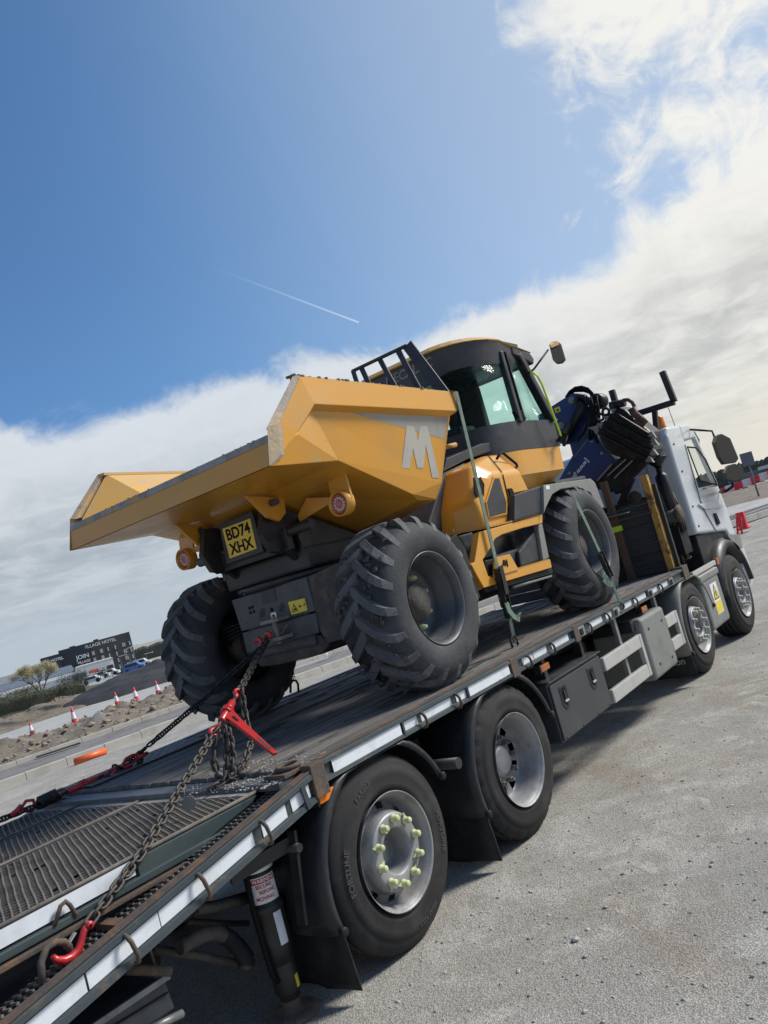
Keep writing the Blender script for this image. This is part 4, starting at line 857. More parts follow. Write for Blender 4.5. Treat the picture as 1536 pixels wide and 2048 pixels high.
# windscreen, headlamp, bumper, wheel arch
MB().prism([(7.99, .13, 2.64), (7.99, 2.33, 2.64), (8.30, 2.33, 1.93), (8.30, .13, 1.93)], (.006, 0, .003)).build('windscreen', 'clear_glass', cab_o)
MB().prism([(7.46, 2.39, 2.56), (7.93, 2.39, 2.56), (8.2, 2.39, 1.95), (7.46, 2.39, 1.95)], (0, .004, 0)).build('side_window', 'clear_glass', cab_o)
MB().prism([Vector((x, .02, z)) for x, z in ((8.05, .47), (8.46, .50), (8.50, .62), (8.46, .98), (8.40, 1.16), (8.22, 1.16), (8.16, .85), (8.06, .70))], (0, 2.42, 0)).build('bumper', 'white_paint', cab_o, bevel=.03)
MB().box(8.30, 8.475, .012, .02, .52, .66).build('fog_lamp', 'clear_glass', cab_o)
for k_ in range(3): MB().box(8.385, 8.42, .1, 2.3, 1.25+.11*k_, 1.33+.11*k_).build('grille_slat', 'black_plastic', cab_o, bevel=.01)
ar = MB(); n = 22; V = []
for i in range(n+1):
    a_ = R(5+i*(170/n)); V += [(math.cos(a_)*r_, yy, math.sin(a_)*r_) for r_, yy in ((.60, -.03), (.66, -.03), (.72, .04), (.72, .45), (.60, .45))]
ar.add(V, [(i*5+j, i*5+(j+1) % 5, (i+1)*5+(j+1) % 5, (i+1)*5+j) for i in range(n) for j in range(5)]+[tuple(range(5)), tuple(range(n*5+4, n*5-1, -1))], True)
ar.build('wheel_arch', 'mudguard', lorry, (X4, 0, RT+.02))
MB().box(6.85, 8.2, .10, 2.35, .98, 1.40).build('cab_floor', 'black_plastic', lorry, bevel=.02)
MB().prism([(7.98, -.03, 1.02), (8.2, -.03, 1.02), (8.24, -.03, 1.2), (7.95, -.03, 1.24), (7.70, -.03, 1.28), (7.7, -.03, 1.24)], (0, .06, 0)).build('arch_trim', 'tank_grey', cab_o, bevel=.006)
# beacon
bx_ = VX(6.92, 1322, 850); bc = MB(); bc.lathe([(0, .075), (.03, .075)], 'z', n=24); bc.lathe([(.03, .068), (.15, .062), (.17, .052), (.17, .001)], 'z', n=24); bc.build('beacon', 'amber', cab_o, (6.99, .17, 2.77))
# mirrors
def my(px, py, y=-.22): return VY(y, px, py)
arm = MB(); arm.tube([VY(.05, *Z3(1090, 628)), my(*Z3(1150, 632), -.1), my(*Z3(1215, 636), -.2), my(*Z3(1228, 668), -.22)], .014, 8); arm.tube([VY(.04, *Z3(1262, 985)), my(*Z3(1300, 978), -.12), my(*Z3(1333, 955), -.2), my(*Z3(1335, 930), -.22)], .02, 8); arm_o = arm.build('mirror_arm', 'black_plastic', cab_o)
MB().prism([my(*Z3(*q)) for q in ((1222, 668), (1250, 655), (1300, 680), (1350, 800), (1335, 822), (1268, 832), (1240, 790), (1212, 705))], (.10, -.02, 0)).build('mirror_housing', 'ink', cab_o, bevel=.015)
MB().prism([my(*Z3(*q)) for q in ((1290, 838), (1330, 826), (1375, 850), (1388, 905), (1330, 930), (1285, 920), (1275, 880))], (.08, -.02, 0)).build('wide_mirror_housing', 'ink', cab_o, bevel=.012)
MB().prism([my(*Z3(*q))+Vector((-.012, -.003, 0)) for q in ((1288, 885), (1312, 858), (1360, 856), (1368, 890), (1342, 918), (1296, 914))], (.005, 0, 0)).build('mirror_glass', 'mirror', cab_o)
vz = MB(); vz.beam(VY(.10, 1387, 868), VY(.10, 1397, 885), .03, .10); vz.build('visor', 'charcoal', cab_o)
MB().tube([VX(6.85, 1335, 812), VX(6.85, 1350, 852)], .004, 5).build('aerial', 'ink', cab_o)

# ---- headboard of timber with stakes
hb = MB().box(5.735, 5.765, .10, 2.36, DZ+.003, DZ+.10).build('headboard', 'black_steel', lorry)
for i in range(7): MB().box(5.70, 5.733, .09+rnd(0, .01), 2.34, DZ+.015+.112*i, DZ+.015+.112*i+.108).build('board', 'board_wood', hb, bevel=.004)
MB().box(5.69, 5.76, .08, 2.36, DZ+.80, DZ+.83).build('cap_rail', 'black_steel', hb, bevel=.006)
def stake(x, y_, h, m, w=.075, tl=0.): return MB().beam((x, y_, DZ), (x+tl, y_, DZ+h), w, w, (1, 0, 0)).build('stake', m, lorry, bevel=.008)
stake(5.66, .085, 1.10, 'stake_yellow'); stake(5.72, .03, .98, 'black_steel', .05); st2 = stake(5.62, .54, 1.16, 'rust_brown'); MB().box(5.575, 5.665, .495, .585, 1.72, 1.78).build('reflective_band', 'hi_vis', st2)
st3 = stake(5.62, .80, 1.25, 'rust_brown', .06); MB().box(5.58, 5.66, .76, .84, 1.85, 1.93).build('reflective_band', 'hi_vis', st3)
MB().beam((5.60, .35, 1.90), (5.60, .85, 1.91), .12, .012).build('stake_bracket', 'tank_grey', lorry)
# ---- boom rest frame behind the cab
fr = MB(); pA, pB, pC, pD = (VX(6.6, *Z3(790, 530)), VX(6.6, *Z3(1000, 470)), VX(6.6, *Z3(930, 295)), VX(6.6, *Z3(640, 402)))
fr.beam(pA+Vector((0, .5, 0)), pB, .07, .07); fr.beam(pB, pC, .07, .07, (1, 0, 0)); fr.beam(VX(6.6, *Z3(885, 510)), VX(6.6, *Z3(850, 640))-Vector((0, 0, .5)), .06, .06, (1, 0, 0)); fr.beam(pD, pD-Vector((0, 0, .75)), .07, .07, (1, 0, 0)); fr.build('boom_rest', 'black_steel', lorry, bevel=.008)
# ---- tail: sloping deck, pockets, underside gear
tl = MB(); tl.prism([(-2.75, .05, tz(-2.75)-.06), (-.52, .05, tz(-.52)-.045), (-.52, .05, tz(-.52)-.065), (-2.75, .05, tz(-2.75)-.08)], (0, 2.34, 0)); tail = tl.build('tail_deck', 'underside', lorry)
ms = MB()
for i in range(70):
    x = -2.7+.031*i
    pts = [(x+(.012 if j % 2 else -.006), .05+.022*j, tz(x)-.040) for j in range(9)]
    for a_, c_ in zip(pts[:-1], pts[1:]): ms.beam(a_, c_, .006, .010)
tag(ms.build('tail_mesh', 'grating', tail), kind='stuff')
MB().box(-.64, -.51, .06, 2.38, DZ-.06, DZ-.022).build('tail_plate', 'deck_steel', lorry, bevel=.004)
dbm = MB()
for _ in range(420):
    x, yy = rnd(-.72, -.25), .07+.8*random.random()**1.6; s = rnd(.0012, .0048); dbm.obox((x, yy, (DZ-.02 if x < -.5 else DZ)+s*.5), (s*rnd(.6, 1.3), s*.4, 0), (-s*.3, s, 0), (0, 0, s*.6))
tag(dbm.build('grit', 'stone', lorry), kind='stuff')
rg = MB(); q = Vector((-.50, .115, DZ+.005)); rg.tube([q+Vector((math.cos(a_*.5236)*.062, math.sin(a_*.5236)*.055, .012)) for a_ in range(12)], .013, 8, True); rg.build('lashing_ring', 'rust', lorry)
MB().box(-.60, -.42, .05, .20, DZ-.02, DZ+.003).build('ring_pocket', 'rust', lorry, bevel=.004)
# chain anchor pocket in the tail beside the rail
pk = MB(); pk.prism([(-2.05, .045, tz(-2.05)-.03), (-1.62, .045, tz(-1.62)-.03), (-1.62, .045, tz(-1.62)-.012), (-2.05, .045, tz(-2.05)-.012)], (0, .012, 0)); pk.prism([(-1.62, .05, tz(-1.62)-.04), (-1.58, .05, tz(-1.58)-.04), (-1.58, .05, tz(-1.58)-.015), (-1.62, .05, tz(-1.62)-.015)], (0, .18, 0)); pk.build('anchor_pocket', 'rust', lorry)
an = MB(); ca_ = VY(.13, 97, 1885)
an.tube([VY(.10, 85, 1975), VY(.12, 82, 1925), VY(.13, 93, 1896), VY(.13, 112, 1884), VY(.13, 128, 1884), VY(.14, 138, 1893), VY(.15, 140, 1906)], .014, 10); an.build('anchor_loop', 'rust', lorry)
# ---- underneath the tail: hose, rods, light bar
Z8 = zc(200, 1660, 4.8)
hs = MB(); hp_ = [VY(.42, *Z8(*q)) for q in ((760, 1130), (880, 1060), (1000, 1000), (1120, 985), (1240, 1040), (1340, 1140), (1410, 1240), (1400, 1340))]
hs.tube(hp_, .036, 14); ho = hs.build('air_hose', 'hose', lorry); rb_ = MB()
for i in range(26):
    f_ = (i/26)*3+3.6; k_ = min(int(f_), 6); fr_ = f_-k_; p = hp_[k_].lerp(hp_[min(k_+1, 7)], fr_); d_ = (hp_[min(k_+1, 7)]-hp_[k_]).normalized()
    o_ = d_.orthogonal().normalized(); b_ = d_.cross(o_); rb_.tube([p+(o_*math.cos(t)+b_*math.sin(t))*.037 for t in [j*.6283 for j in range(10)]], .006, 5, True)
rb_.build('spiral', 'black_plastic', ho)
rd = MB(); rd.tube([VY(.5, *Z8(500, 1150)), VY(.5, *Z8(900, 1200)), VY(.45, *Z8(1340, 1290))], .022, 10); rd.tube([VY(.6, *Z8(830, 880)), VY(.6, *Z8(1270, 900)), VY(.6, *Z8(1420, 895))], .016, 8); rd.tube([VY(.45, *Z8(850, 770)), VY(.45, *Z8(1100, 740)), VY(.4, *Z8(1450, 640))], .03, 8); rd.build('pipework', 'hose', lorry)
ub = MB(); ub.beam(VY(.35, *Z8(470, 1120)), VY(.35, *Z8(530, 1320)), .012, .012, (0, 1, 0)); ub.tube([VY(.35, *Z8(250, 1340)), VY(.30, *Z8(680, 1355))], .022, 12); ub.build('lamp_bar', 'rust', lorry)
bx = MB(); bx.prism([VY(.33, *Z8(*q)) for q in ((-150, 1930), (620, 1430), (720, 1710), (200, 2080))], (0, .5, 0)); bxo = bx.build('rear_step_box', 'chassis_grey', lorry, bevel=.008)
MB().beam(VY(.315, *Z8(-120, 1920)), VY(.315, *Z8(660, 1395)), .02, .025).build('step_edge', 'hub_grey', bxo); MB().beam(VY(.322, *Z8(100, 1900)), VY(.322, *Z8(650, 1560)), .008, .006).build('seam', 'ink', bxo); MB().tube([VY(.31, *Z8(450, 1930)), VY(.31, *Z8(790, 1760))], .018, 10).build('step_tube', 'hub_grey', bxo)
ax_ = MB(); ax_.tube([(-1.25, .6, .55), (-1.25, 1.9, .55)], .12, 14); ax_.box(-2.2, -1.4, .7, 1.75, .25, .55); ax_.build('rear_gear', 'underside', lorry)
# ---- stabiliser leg
JX, JY = -.69, .315; jb = Vector((JX, JY, 0))
def jz(px, py): return VX(JX, px, py).z
jack = MB().lathe([(.27, .060), (.27, .072), (.36, .074), (.41, .081), (.53, .081), (.535, .088), (.56, .088), (.565, .078), (1.02, .078)], 'z', n=36).build('stabiliser_leg', 'black_steel', lorry, jb)
MB().lathe([(.09, .052), (.30, .058)], 'z', n=30).build('inner_leg', 'underside', jack, jb); MB().lathe([(.12, .060), (.13, .066), (.28, .066)], 'z', n=30).build('leg_sleeve', 'black_steel', jack, jb)
MB().lathe([(.01, .13), (.022, .13), (.035, .09), (.05, .045), (.09, .048), (.12, .05)], 'z', n=32).build('foot_plate', 'rust', jack, jb)
MB().lathe([(0., .001), (.0, .13), (.01, .13)], 'z', n=32).build('foot_base', 'rust', jack, jb)
MB().tube([(JX-.085, JY-.02, .95), (JX-.10, JY-.02, .6), (JX-.09, JY-.02, .25), (JX-.06, JY-.02, .2)], .014, 8).build('leg_hose', 'ink', jack)
def cyl_patch(name, m, a0_, a1_, z0, z1, r_, par, n=14):
    b = MB(); V = []
    for i in range(n+1):
        a_ = a0_+(a1_-a0_)*i/n; V += [(JX+math.cos(a_)*r_, JY+math.sin(a_)*r_, z0), (JX+math.cos(a_)*r_, JY+math.sin(a_)*r_, z1)]
    b.add(V, [(2*i, 2*i+2, 2*i+3, 2*i+1) for i in range(n)], True); return b.build(name, m, par, norm=False)
fc_ = math.atan2(CAM.y-JY, CAM.x-JX)
cyl_patch('white_band', 'sign_white', fc_-1.6, fc_+1.5, .728, .800, .0795, jack); sg_ = cyl_patch('warning_sign', 'sign_white', fc_-1.0, fc_+1.05, .580, .708, .0795, jack); cyl_patch('sign_band', 'ink_red', fc_-.80, fc_+1.0, .676, .703, .0802, sg_)
cyl_patch('reflective_patch', 'white_tape', fc_+.25, fc_+.80, .365, .525, .0828, jack); cyl_patch('hazard_label', 'sign_yellow', fc_+.75, fc_+1.15, .14, .20, .0675, jack)
def jt(txt, z, s, m, off=0.):
    def wp(u, v): a_ = fc_+(u+off)/.081; return (JX+math.cos(a_)*.0808, JY+math.sin(a_)*.0808, z+v)
    text_mb(txt, s, (1, 0, 0), (0, 0, 1), (0, 0, 0), warp=wp, bold=.0006).build('lettering', m, sg_, norm=False)
jt('WARNING', .6895, .027, 'sign_white', .02); jt('SECURE', .661, .024, 'ink_red', .01); jt('BEFORE', .634, .024, 'ink_red', .022); jt('MOVING', .604, .024, 'ink_red', .006)

# ================================================================== LOADING RAMPS folded over the tail
def ramp(y0, y1, label, side_plate=False):
    t = thing('loading_ramp', label, 'ramp', (-1.6, (y0+y1)/2, 1.05), 'folded ramps on the tail of the lorry'); ZT = 1.10; xa, xb = -2.7, -.70
    f = MB(); 
    for y_ in (y0, y1-.02): f.box(xa, xb, y_, y_+.02, ZT-.07, ZT-.002)
    f.box(xb-.02, xb, y0+.021, y1-.021, ZT-.06, ZT-.004)
    for x in (-2.4, -2.0, -1.6, -1.2): f.box(x, x+.03, y0+.021, y1-.021, ZT-.07, ZT-.014)
    f.build('frame', 'ramp_green', t)
    MB().tube([(xa, y0, ZT), (xb+.05, y0, ZT)], .009, 8).build('edge_bar', 'grating', t)
    g_ = MB(); sp_ = .034; n = int((xb-xa+.6)/sp_); W_ = y1-y0-.03; L = []
    for i in range(n):
        pts = []; xst = xa-.55+sp_*i
        for j in range(25):
            f_ = j/24; yy = y0+.015+W_*f_; x = xst+W_*f_*.45+.0015*math.sin(f_*W_*17+math.sin(xst*5)*1.2)
            pts.append(Vector((x, yy, ZT-.006)))
        L.append(pts)
    def clipx(p): return xa <= p.x <= xb
    for pts in L:
        for a_, c_ in zip(pts[:-1], pts[1:]):
            if clipx(a_) and clipx(c_): g_.beam(a_, c_, .0075, .014)
    nr = int(W_/.040)
    for i in range(n-1):
        for j in range(nr):
            f_ = (j+.5)/nr*24; k_ = min(int(f_), 23); a_ = L[i][k_].lerp(L[i][k_+1], f_-k_); f2 = max(0, f_-.012/W_*24); k2 = min(int(f2), 23); c_ = L[i+1][k2].lerp(L[i+1][k2+1], f2-k2)
            if clipx(a_) and clipx(c_) and random.random() < .985: g_.beam(a_+Vector((0, 0, .0015)), c_+Vector((0, 0, .0015)), .0050, .008)
    tag(g_.build('grating', 'grating', t), kind='stuff')
    e = MB(); e.prism([(xb, y0, ZT-.012), (xb+.10, y0+.02, ZT-.012), (xb+.05, y1, ZT-.012), (xb, y1, ZT-.012)], (0, 0, .012)); e.build('end_plate', 'dust_edge', t)
    if side_plate:
        MB().box(xa, -1.40, y0-.006, y0-.001, ZT-.075, ZT-.012).build('reflective_tape', 'white_tape', t)
        MB().prism([(-1.39, y0-.004, ZT-.012), (-.66, y0-.004, ZT-.012), (-.70, y0-.004, ZT-.035), (-1.22, y0-.004, ZT-.125), (-1.36, y0-.004, ZT-.13), (-1.39, y0-.004, ZT-.11)], (0, -.012, 0)).build('gusset_plate', 'ramp_green', t, bevel=.004)
        MB().box(xa, -.80, y0-.03, y0+.01, ZT-.115, ZT-.085).build('side_channel', 'ramp_green', t, bevel=.004); MB().box(xa, -.75, y0-.045, y0+.01, ZT-.145, ZT-.125).build('lower_channel', 'rust', t, bevel=.004)
        lp = MB(); q = [VY(y0-.03, *p) for p in ((110, 1850), (121, 1812), (131, 1803), (140, 1810), (153, 1832))]; lp.tube(q, .009, 8); lp.build('lifting_loop', 'rust', t)
ramp(.22, 1.19, 'near folded ramp of rusty open grating with white tape along its side', True)
ramp(1.22, 1.84, 'middle folded ramp of open grating on the lorry tail'); ramp(1.87, 2.35, 'far folded ramp of open grating under the slack chain')
# ================================================================== DUMPER
YC = 1.235
def mir(p): p = Vector(p); return Vector((p.x, 2*YC-p.y, p.z))
dump = thing('site_dumper', 'yellow and black site dumper with skip, cab and big lugged tyres', 'dumper', (2.4, YC, DZ))
XF, XR, ZW, RW = 1.12, 3.84, DZ+.578, .585
# ---- wheels
def dumper_tyre(sgn):
    """local: axle along y, outer face at y=0 (sgn=+1: outer face looks to -y)"""
    b = MB(); lug_b = MB(); w = .5
    prof = [(.055, .298), (.030, .310), (.012, .335), (.000, .375), (-.002, .42), (.008, .465), (.030, .505), (.060, .530), (.11, .543), (.25, .548), (.39, .543), (.44, .530), (.47, .505), (.492, .465), (.502, .42), (.50, .375), (.488, .335), (.47, .310), (.445, .298)]
    b.lathe(prof, 'y', n=72)
    def csurf(y_):
        for (a, ra), (c, rc) in zip(prof[:-1], prof[1:]):
            if a <= y_ <= c and c > a: return ra+(rc-ra)*(y_-a)/(c-a)
        return .5
    NL = 19
    for side in (0, 1):
        for k in range(NL):
            ph0 = 2*math.pi*(k+(.5 if side else 0))/NL; V = []; m_ = 9
            for i in range(m_):
                s = i/(m_-1); yy = .012+s*.263; ph = ph0+.36*(s**1.25); hw = (.030+.014*s)/.56*(1 if s < .9 else .9)
                base = csurf(max(yy, .012))-.012; top = min(RW, base+.012+(.014+.034*min(1, s*2.2)))
                if s < .12: top = base+.016
                if i == m_-1: top -= .006
                for dp, rr in ((-hw*1.25, base), (-hw*.85, top), (hw*.85, top), (hw*1.25, base)):
                    a_ = ph+dp; y2 = yy if side == 0 else w-yy
                    V.append((math.cos(a_)*rr, y2, math.sin(a_)*rr))
            F_ = [(i*4+j, i*4+j+1, (i+1)*4+j+1, (i+1)*4+j) for i in range(m_-1) for j in range(3)]+[(0, 1, 2, 3), ((m_-1)*4+3, (m_-1)*4+2, (m_-1)*4+1, (m_-1)*4)]
            lug_b.add(V, F_, False)
    if sgn < 0:
        for q in (b, lug_b): q.v = [Vector((v.x, -v.y, v.z)) for v in q.v]
    return b, lug_b
def dumper_wheel(x, yout, sgn, rot):
    # lug direction: centre of the tread leads upward on the side facing -x
    c = Vector((x, yout, ZW))
    def fl(b):
        if sgn < 0: b.v = [Vector((v.x, -v.y, v.z)) for v in b.v]
        return b
    r_ = fl(MB().lathe([(.05, .292), (.035, .300), (.022, .311), (.016, .318), (.022, .309), (.045, .292), (.07, .286), (.085, .284), (.09, .278), (.12, .276), (.125, .270), (.16, .268), (.165, .262), (.22, .258), (.25, .235), (.262, .205), (.262, .155), (.265, .001)], 'y', n=64)).build('wheel', 'dumper_rim', dump, c)
    t_ = dumper_tyre(sgn)
    # mirror in x so that the chevrons point the right way, then turn by rot
    for q_, nm_, mt_ in ((t_[0], 'tyre', 'dumper_tyre'), (t_[1], 'tyre_tread', 'tyre_lug')):
        q_.v = [Vector((-v.x*math.cos(rot)-v.z*math.sin(rot), v.y, -v.x*math.sin(rot)+v.z*math.cos(rot))) for v in q_.v]; q_.build(nm_, mt_, r_, c)
    h = MB().lathe([(.262, .135), (.19, .13), (.165, .12), (.16, .10), (.15, .098), (.15, .001)], 'y', n=40); fl(h).build('hub', 'mud_grey', r_, c)
    n0 = None; nb = fl(MB().lathe([(.262, .02), (.225, .02), (.222, .015), (.205, .013), (.205, .001)], 'y', n=10))
    for k in range(8):
        a_ = k*math.pi/4+.3; q = c+Vector((math.cos(a_)*.185, 0, math.sin(a_)*.185))
        if n0 is None: n0 = nb.build('wheel_nut', 'nut_yellow' if sgn > 0 else 'nut_steel', r_, q)
        else: dup(n0, r_, q)
    fl(MB().tube([(-.04, .25, .235), (-.07, .20, .262)], .016, 10)).build('valve', 'hub_grey', r_, c)
    return r_
wf = dumper_wheel(XF, .05, 1, .0); dumper_wheel(XR, .05, 1, .12); dumper_wheel(XF, 2*YC-.05, -1, .2); dumper_wheel(XR, 2*YC-.05, -1, .3)
def wtext(txt, r, a0_, s):
    def wp(u, v): a_ = a0_-u/r; return (math.cos(a_)*(r+v), -.0045, math.sin(a_)*(r+v))
    return text_mb(txt, s, (1, 0, 0), (0, 0, 1), (0, 0, 0), warp=wp)
wtext('TRELLEBORG', .40, R(195), .042).build('sidewall_lettering', 'dumper_tyre', wf, (XF, .05, ZW)) if False else None
mb_ = MB()
for _ in range(150):
    th = rnd(1.9, 4.2); yy = rnd(.06, .44); rr = rnd(.545, .562); q = Vector((math.cos(th)*rr, yy, math.sin(th)*rr)); sz_ = rnd(.006, .022)
    n_ = Vector((math.cos(th), 0, math.sin(th))); t_ = Vector((-math.sin(th), 0, math.cos(th))); ring = [q+(t_*math.cos(a*1.047)+Vector((0, 1, 0))*math.sin(a*1.047))*sz_*rnd(.6, 1.4) for a in range(6)]; top = [q+(p_-q)*.55+n_*sz_*rnd(.25, .6) for p_ in ring]
    mb_.add(ring+top, [tuple(range(6, 12))]+[(a, (a+1) % 6, 6+(a+1) % 6, 6+a) for a in range(6)])
tag(mb_.build('mud_clods', 'mud_grey', wf, (XF, .05, ZW)), kind='stuff')
# ---- axles and chassis
for x in (XF, XR):
    ab = MB(); ab.tube([(x, .42, ZW), (x, 2*YC-.42, ZW)], .10, 18); ab.tube([(x, .42, ZW), (x, .60, ZW)], .17, 20); ab.tube([(x, 2*YC-.42, ZW), (x, 2*YC-.60, ZW)], .17, 20); ab.lathe([(-.2, .06), (-.16, .16), (.16, .16), (.2, .06)], 'x', (x, YC, ZW), 24); ab.build('axle', 'mud_grey', dump)
cf_ = MB(); cf_.box(.78, 1.75, YC-.32, YC+.32, 1.62, 2.06); cf_.build('front_chassis', 'chassis_grey', dump, bevel=.02)
cr_ = MB(); cr_.box(1.9, 4.6, YC-.34, YC+.34, 1.50, 2.15); cr_.box(1.7, 2.0, YC-.2, YC+.2, 1.45, 2.0); cr_.build('rear_chassis', 'black_steel', dump, bevel=.02)
# front box panel
PXF = .75
def fx(x, *pts): return [VX(x, *q) for q in pts]
fpo = MB().prism(fx(PXF, (463, 1201), (613, 1153), (631, 1222), (483, 1263)), (.05, 0, 0)).build('front_panel', 'chassis_grey', dump, bevel=.006)
MB().prism(fx(PXF-.01, (484, 1266), (632, 1225), (638, 1266), (494, 1308)), (.10, 0, -.0)).build('lower_panel', 'chassis_grey', dump, bevel=.008)
MB().prism(fx(PXF, (615, 1153), (690, 1120), (720, 1270), (655, 1287), (640, 1262)), (.35, 0, 0)).build('side_cheek', 'mud_grey', dump, bevel=.01)
MB().prism(fx(PXF+.05, (505, 1310), (640, 1268), (660, 1290), (640, 1310), (560, 1330), (520, 1335)), (.4, 0, 0)).build('belly_guard', 'mud_grey', dump, bevel=.02)
Z9 = zc(440, 1130, 5.908)
MB().prism(fx(PXF-.004, Z9(470, 318), Z9(640, 262), Z9(668, 425), Z9(505, 470)), (.004, 0, 0)).build('cover_plate', 'charcoal', fpo, bevel=.002)
lab = MB().prism(fx(PXF-.004, Z9(803, 440), Z9(998, 392), Z9(1032, 535), Z9(845, 592)), (.004, 0, 0)).build('warning_label', 'sign_yellow', fpo)
MB().prism(fx(PXF-.006, Z9(848, 560), Z9(868, 462), Z9(922, 540)), (.0015, 0, 0)).build('label_triangle', 'ink', lab); MB().prism(fx(PXF-.0075, Z9(857, 550), Z9(870, 480), Z9(909, 536)), (.0012, 0, 0)).build('label_field', 'sign_yellow', lab)
MB().prism(fx(PXF-.0085, Z9(868, 540), Z9(872, 515), Z9(895, 512), Z9(898, 532)), (.001, 0, 0)).build('label_mark', 'ink', lab)
MB().prism(fx(PXF-.006, Z9(928, 490), Z9(940, 470), Z9(955, 485), Z9(945, 505)), (.0012, 0, 0)).build('label_mark', 'ink', lab); MB().prism(fx(PXF-.006, Z9(960, 484), Z9(985, 475), Z9(986, 480), Z9(961, 489)), (.0012, 0, 0)).build('label_mark', 'ink', lab); MB().prism(fx(PXF-.006, Z9(988, 450), Z9(996, 448), Z9(1002, 480), Z9(993, 482)), (.0012, 0, 0)).build('label_mark', 'ink', lab)
wl = MB().prism(fx(PXF-.005, Z9(595, 570), Z9(658, 555), Z9(672, 632), Z9(610, 650)), (.005, 0, 0)).build('white_label', 'sign_white', fpo); MB().prism(fx(PXF-.007, Z9(615, 590), Z9(640, 585), Z9(652, 620), Z9(624, 628)), (.0015, 0, 0)).build('label_mark', 'ink', wl)
def dot(u, v, r_, m, par, th=.006, n=12):
    p = VX(PXF, *Z9(u, v)); MB().lathe([(0, r_), (-th, r_*.9), (-th, .001)], 'x', p, n).build('bolt' if m != 'ink' else 'port', m, par)
for q in ((350, 512), (382, 497), (362, 565), (400, 550)): dot(*q, .013, 'ink', fpo, .003)
for q in ((240, 642), (1016, 410), (570, 265), (292, 350)): dot(*q, .008, 'nut_steel', fpo)
dot(612, 528, .016, 'ink', fpo, .004)
for k in range(8):
    for (u, v) in ((497, 520+k*13), (730, 455+k*13)): MB().prism(fx(PXF-.003, Z9(u-34+abs(k-3.5)*3, v+8), Z9(u+34-abs(k-3.5)*3, v-8), Z9(u+34-abs(k-3.5)*3, v-3), Z9(u-34+abs(k-3.5)*3, v+13)), (.002, 0, 0)).build('vent_slot', 'ink', fpo)
# hitch with pin and retaining chain
hi = MB(); hp0 = VX(PXF-.06, *Z9(660, 700)); hi.obox(hp0+Vector((.03, 0, .03)), (.09, 0, 0), (0, .09, 0), (0, 0, .012)); hi.obox(hp0+Vector((.03, 0, -.10)), (.09, 0, 0), (0, .09, 0), (0, 0, .012)); hi.tube([hp0+Vector((-.01, 0, .06)), hp0+Vector((-.01, 0, -.14))], .018, 10); hi.build('tow_hitch', 'dust_edge', dump, bevel=.004)
kc = MB(); P_ = [VX(PXF-.05, *Z9(*q)) for q in ((590, 720), (610, 780), (680, 825), (740, 800), (770, 740), (800, 705))]; kc.tube(P_, .005, 6); kc.build('pin_chain', 'tank_grey', dump)
# ---- turntable and skip support
tt = MB(); tt.lathe([(2.09, .40), (2.09, .60), (2.115, .62), (2.14, .62), (2.145, .50), (2.20, .46), (2.26, .44)], 'z', (1.32, YC, 0), 48); tt.build('turntable', 'black_steel', dump)
Z4 = zc(280, 980, 2.194)
# side frames of the skip cradle (dark plates under the skip)
def cradle(y_, th, nm):
    P = [Vector((x, y_, z)) for x, z in ((.52, 2.45), (.60, 2.64), (.72, 2.63), (1.48, 2.325), (1.95, 2.32), (1.95, 2.16), (1.0, 2.15), (.86, 2.18), (.74, 2.28), (.58, 2.32))]
    return MB().prism(P, (0, th, 0)).build(nm, 'black_steel', dump, bevel=.006)
cradle(YC-.34, .05, 'cradle_plate'); cradle(YC+.29, .05, 'cradle_plate')
for s_ in (-1, 1): MB().prism([Vector((x, YC+s_*.42, z)) for x, z in ((.78, 2.40), (.90, 2.52), (1.45, 2.30), (1.9, 2.28), (1.9, 2.16), (.95, 2.15), (.80, 2.24))], (0, .04, 0)).build('cradle_arm', 'black_steel', dump, bevel=.006)
MB().box(.80, 1.9, YC-.44, YC+.44, 2.15, 2.30).build('cradle_base', 'black_steel', dump, bevel=.02)
MB().prism([(.68, YC-.40, 2.30), (.68, YC-.40, 2.46), (.74, YC-.40, 2.46), (.74, YC-.40, 2.30)], (0, .80, 0)).build('cradle_beam', 'black_steel', dump, bevel=.012)
MB().tube([(.74, YC-.60, 2.43), (.74, YC+.60, 2.43)], .035, 14).build('pivot_shaft', 'black_steel', dump)
ram = MB(); ram.tube([(1.6, YC, 2.2), (.8, YC, 2.42)], .06, 16); ram.build('tip_ram', 'chassis_grey', dump)
# ---- number plate
PXP = .63
po = MB().prism(fx(PXP, (438, 1050), (503, 1022), (527, 1103), (453, 1129)), (.02, 0, 0)).build('plate_holder', 'charcoal', dump, bevel=.004)
pl = MB().prism(fx(PXP-.004, (444.5, 1058), (500, 1037), (513.5, 1097), (459.5, 1117)), (.004, 0, 0)).build('number_plate', 'plate_yellow', po, bevel=.001)
c1 = VX(PXP-.006, 475.5, 1064); c2 = VX(PXP-.006, 482.5, 1093)
for tx, cc in (('BD74', c1), ('XHX', c2)): text_mb(tx, .112, (0, -1, 0), (0, 0, 1), cc, .0, bold=.003, space=.98).build('plate_lettering', 'ink', pl)
for q in ((447, 1105), (517, 1071)): MB().lathe([(0, .008), (-.006, .006), (-.006, .001)], 'x', VX(PXP, *q), 10).build('screw', 'nut_steel', po)
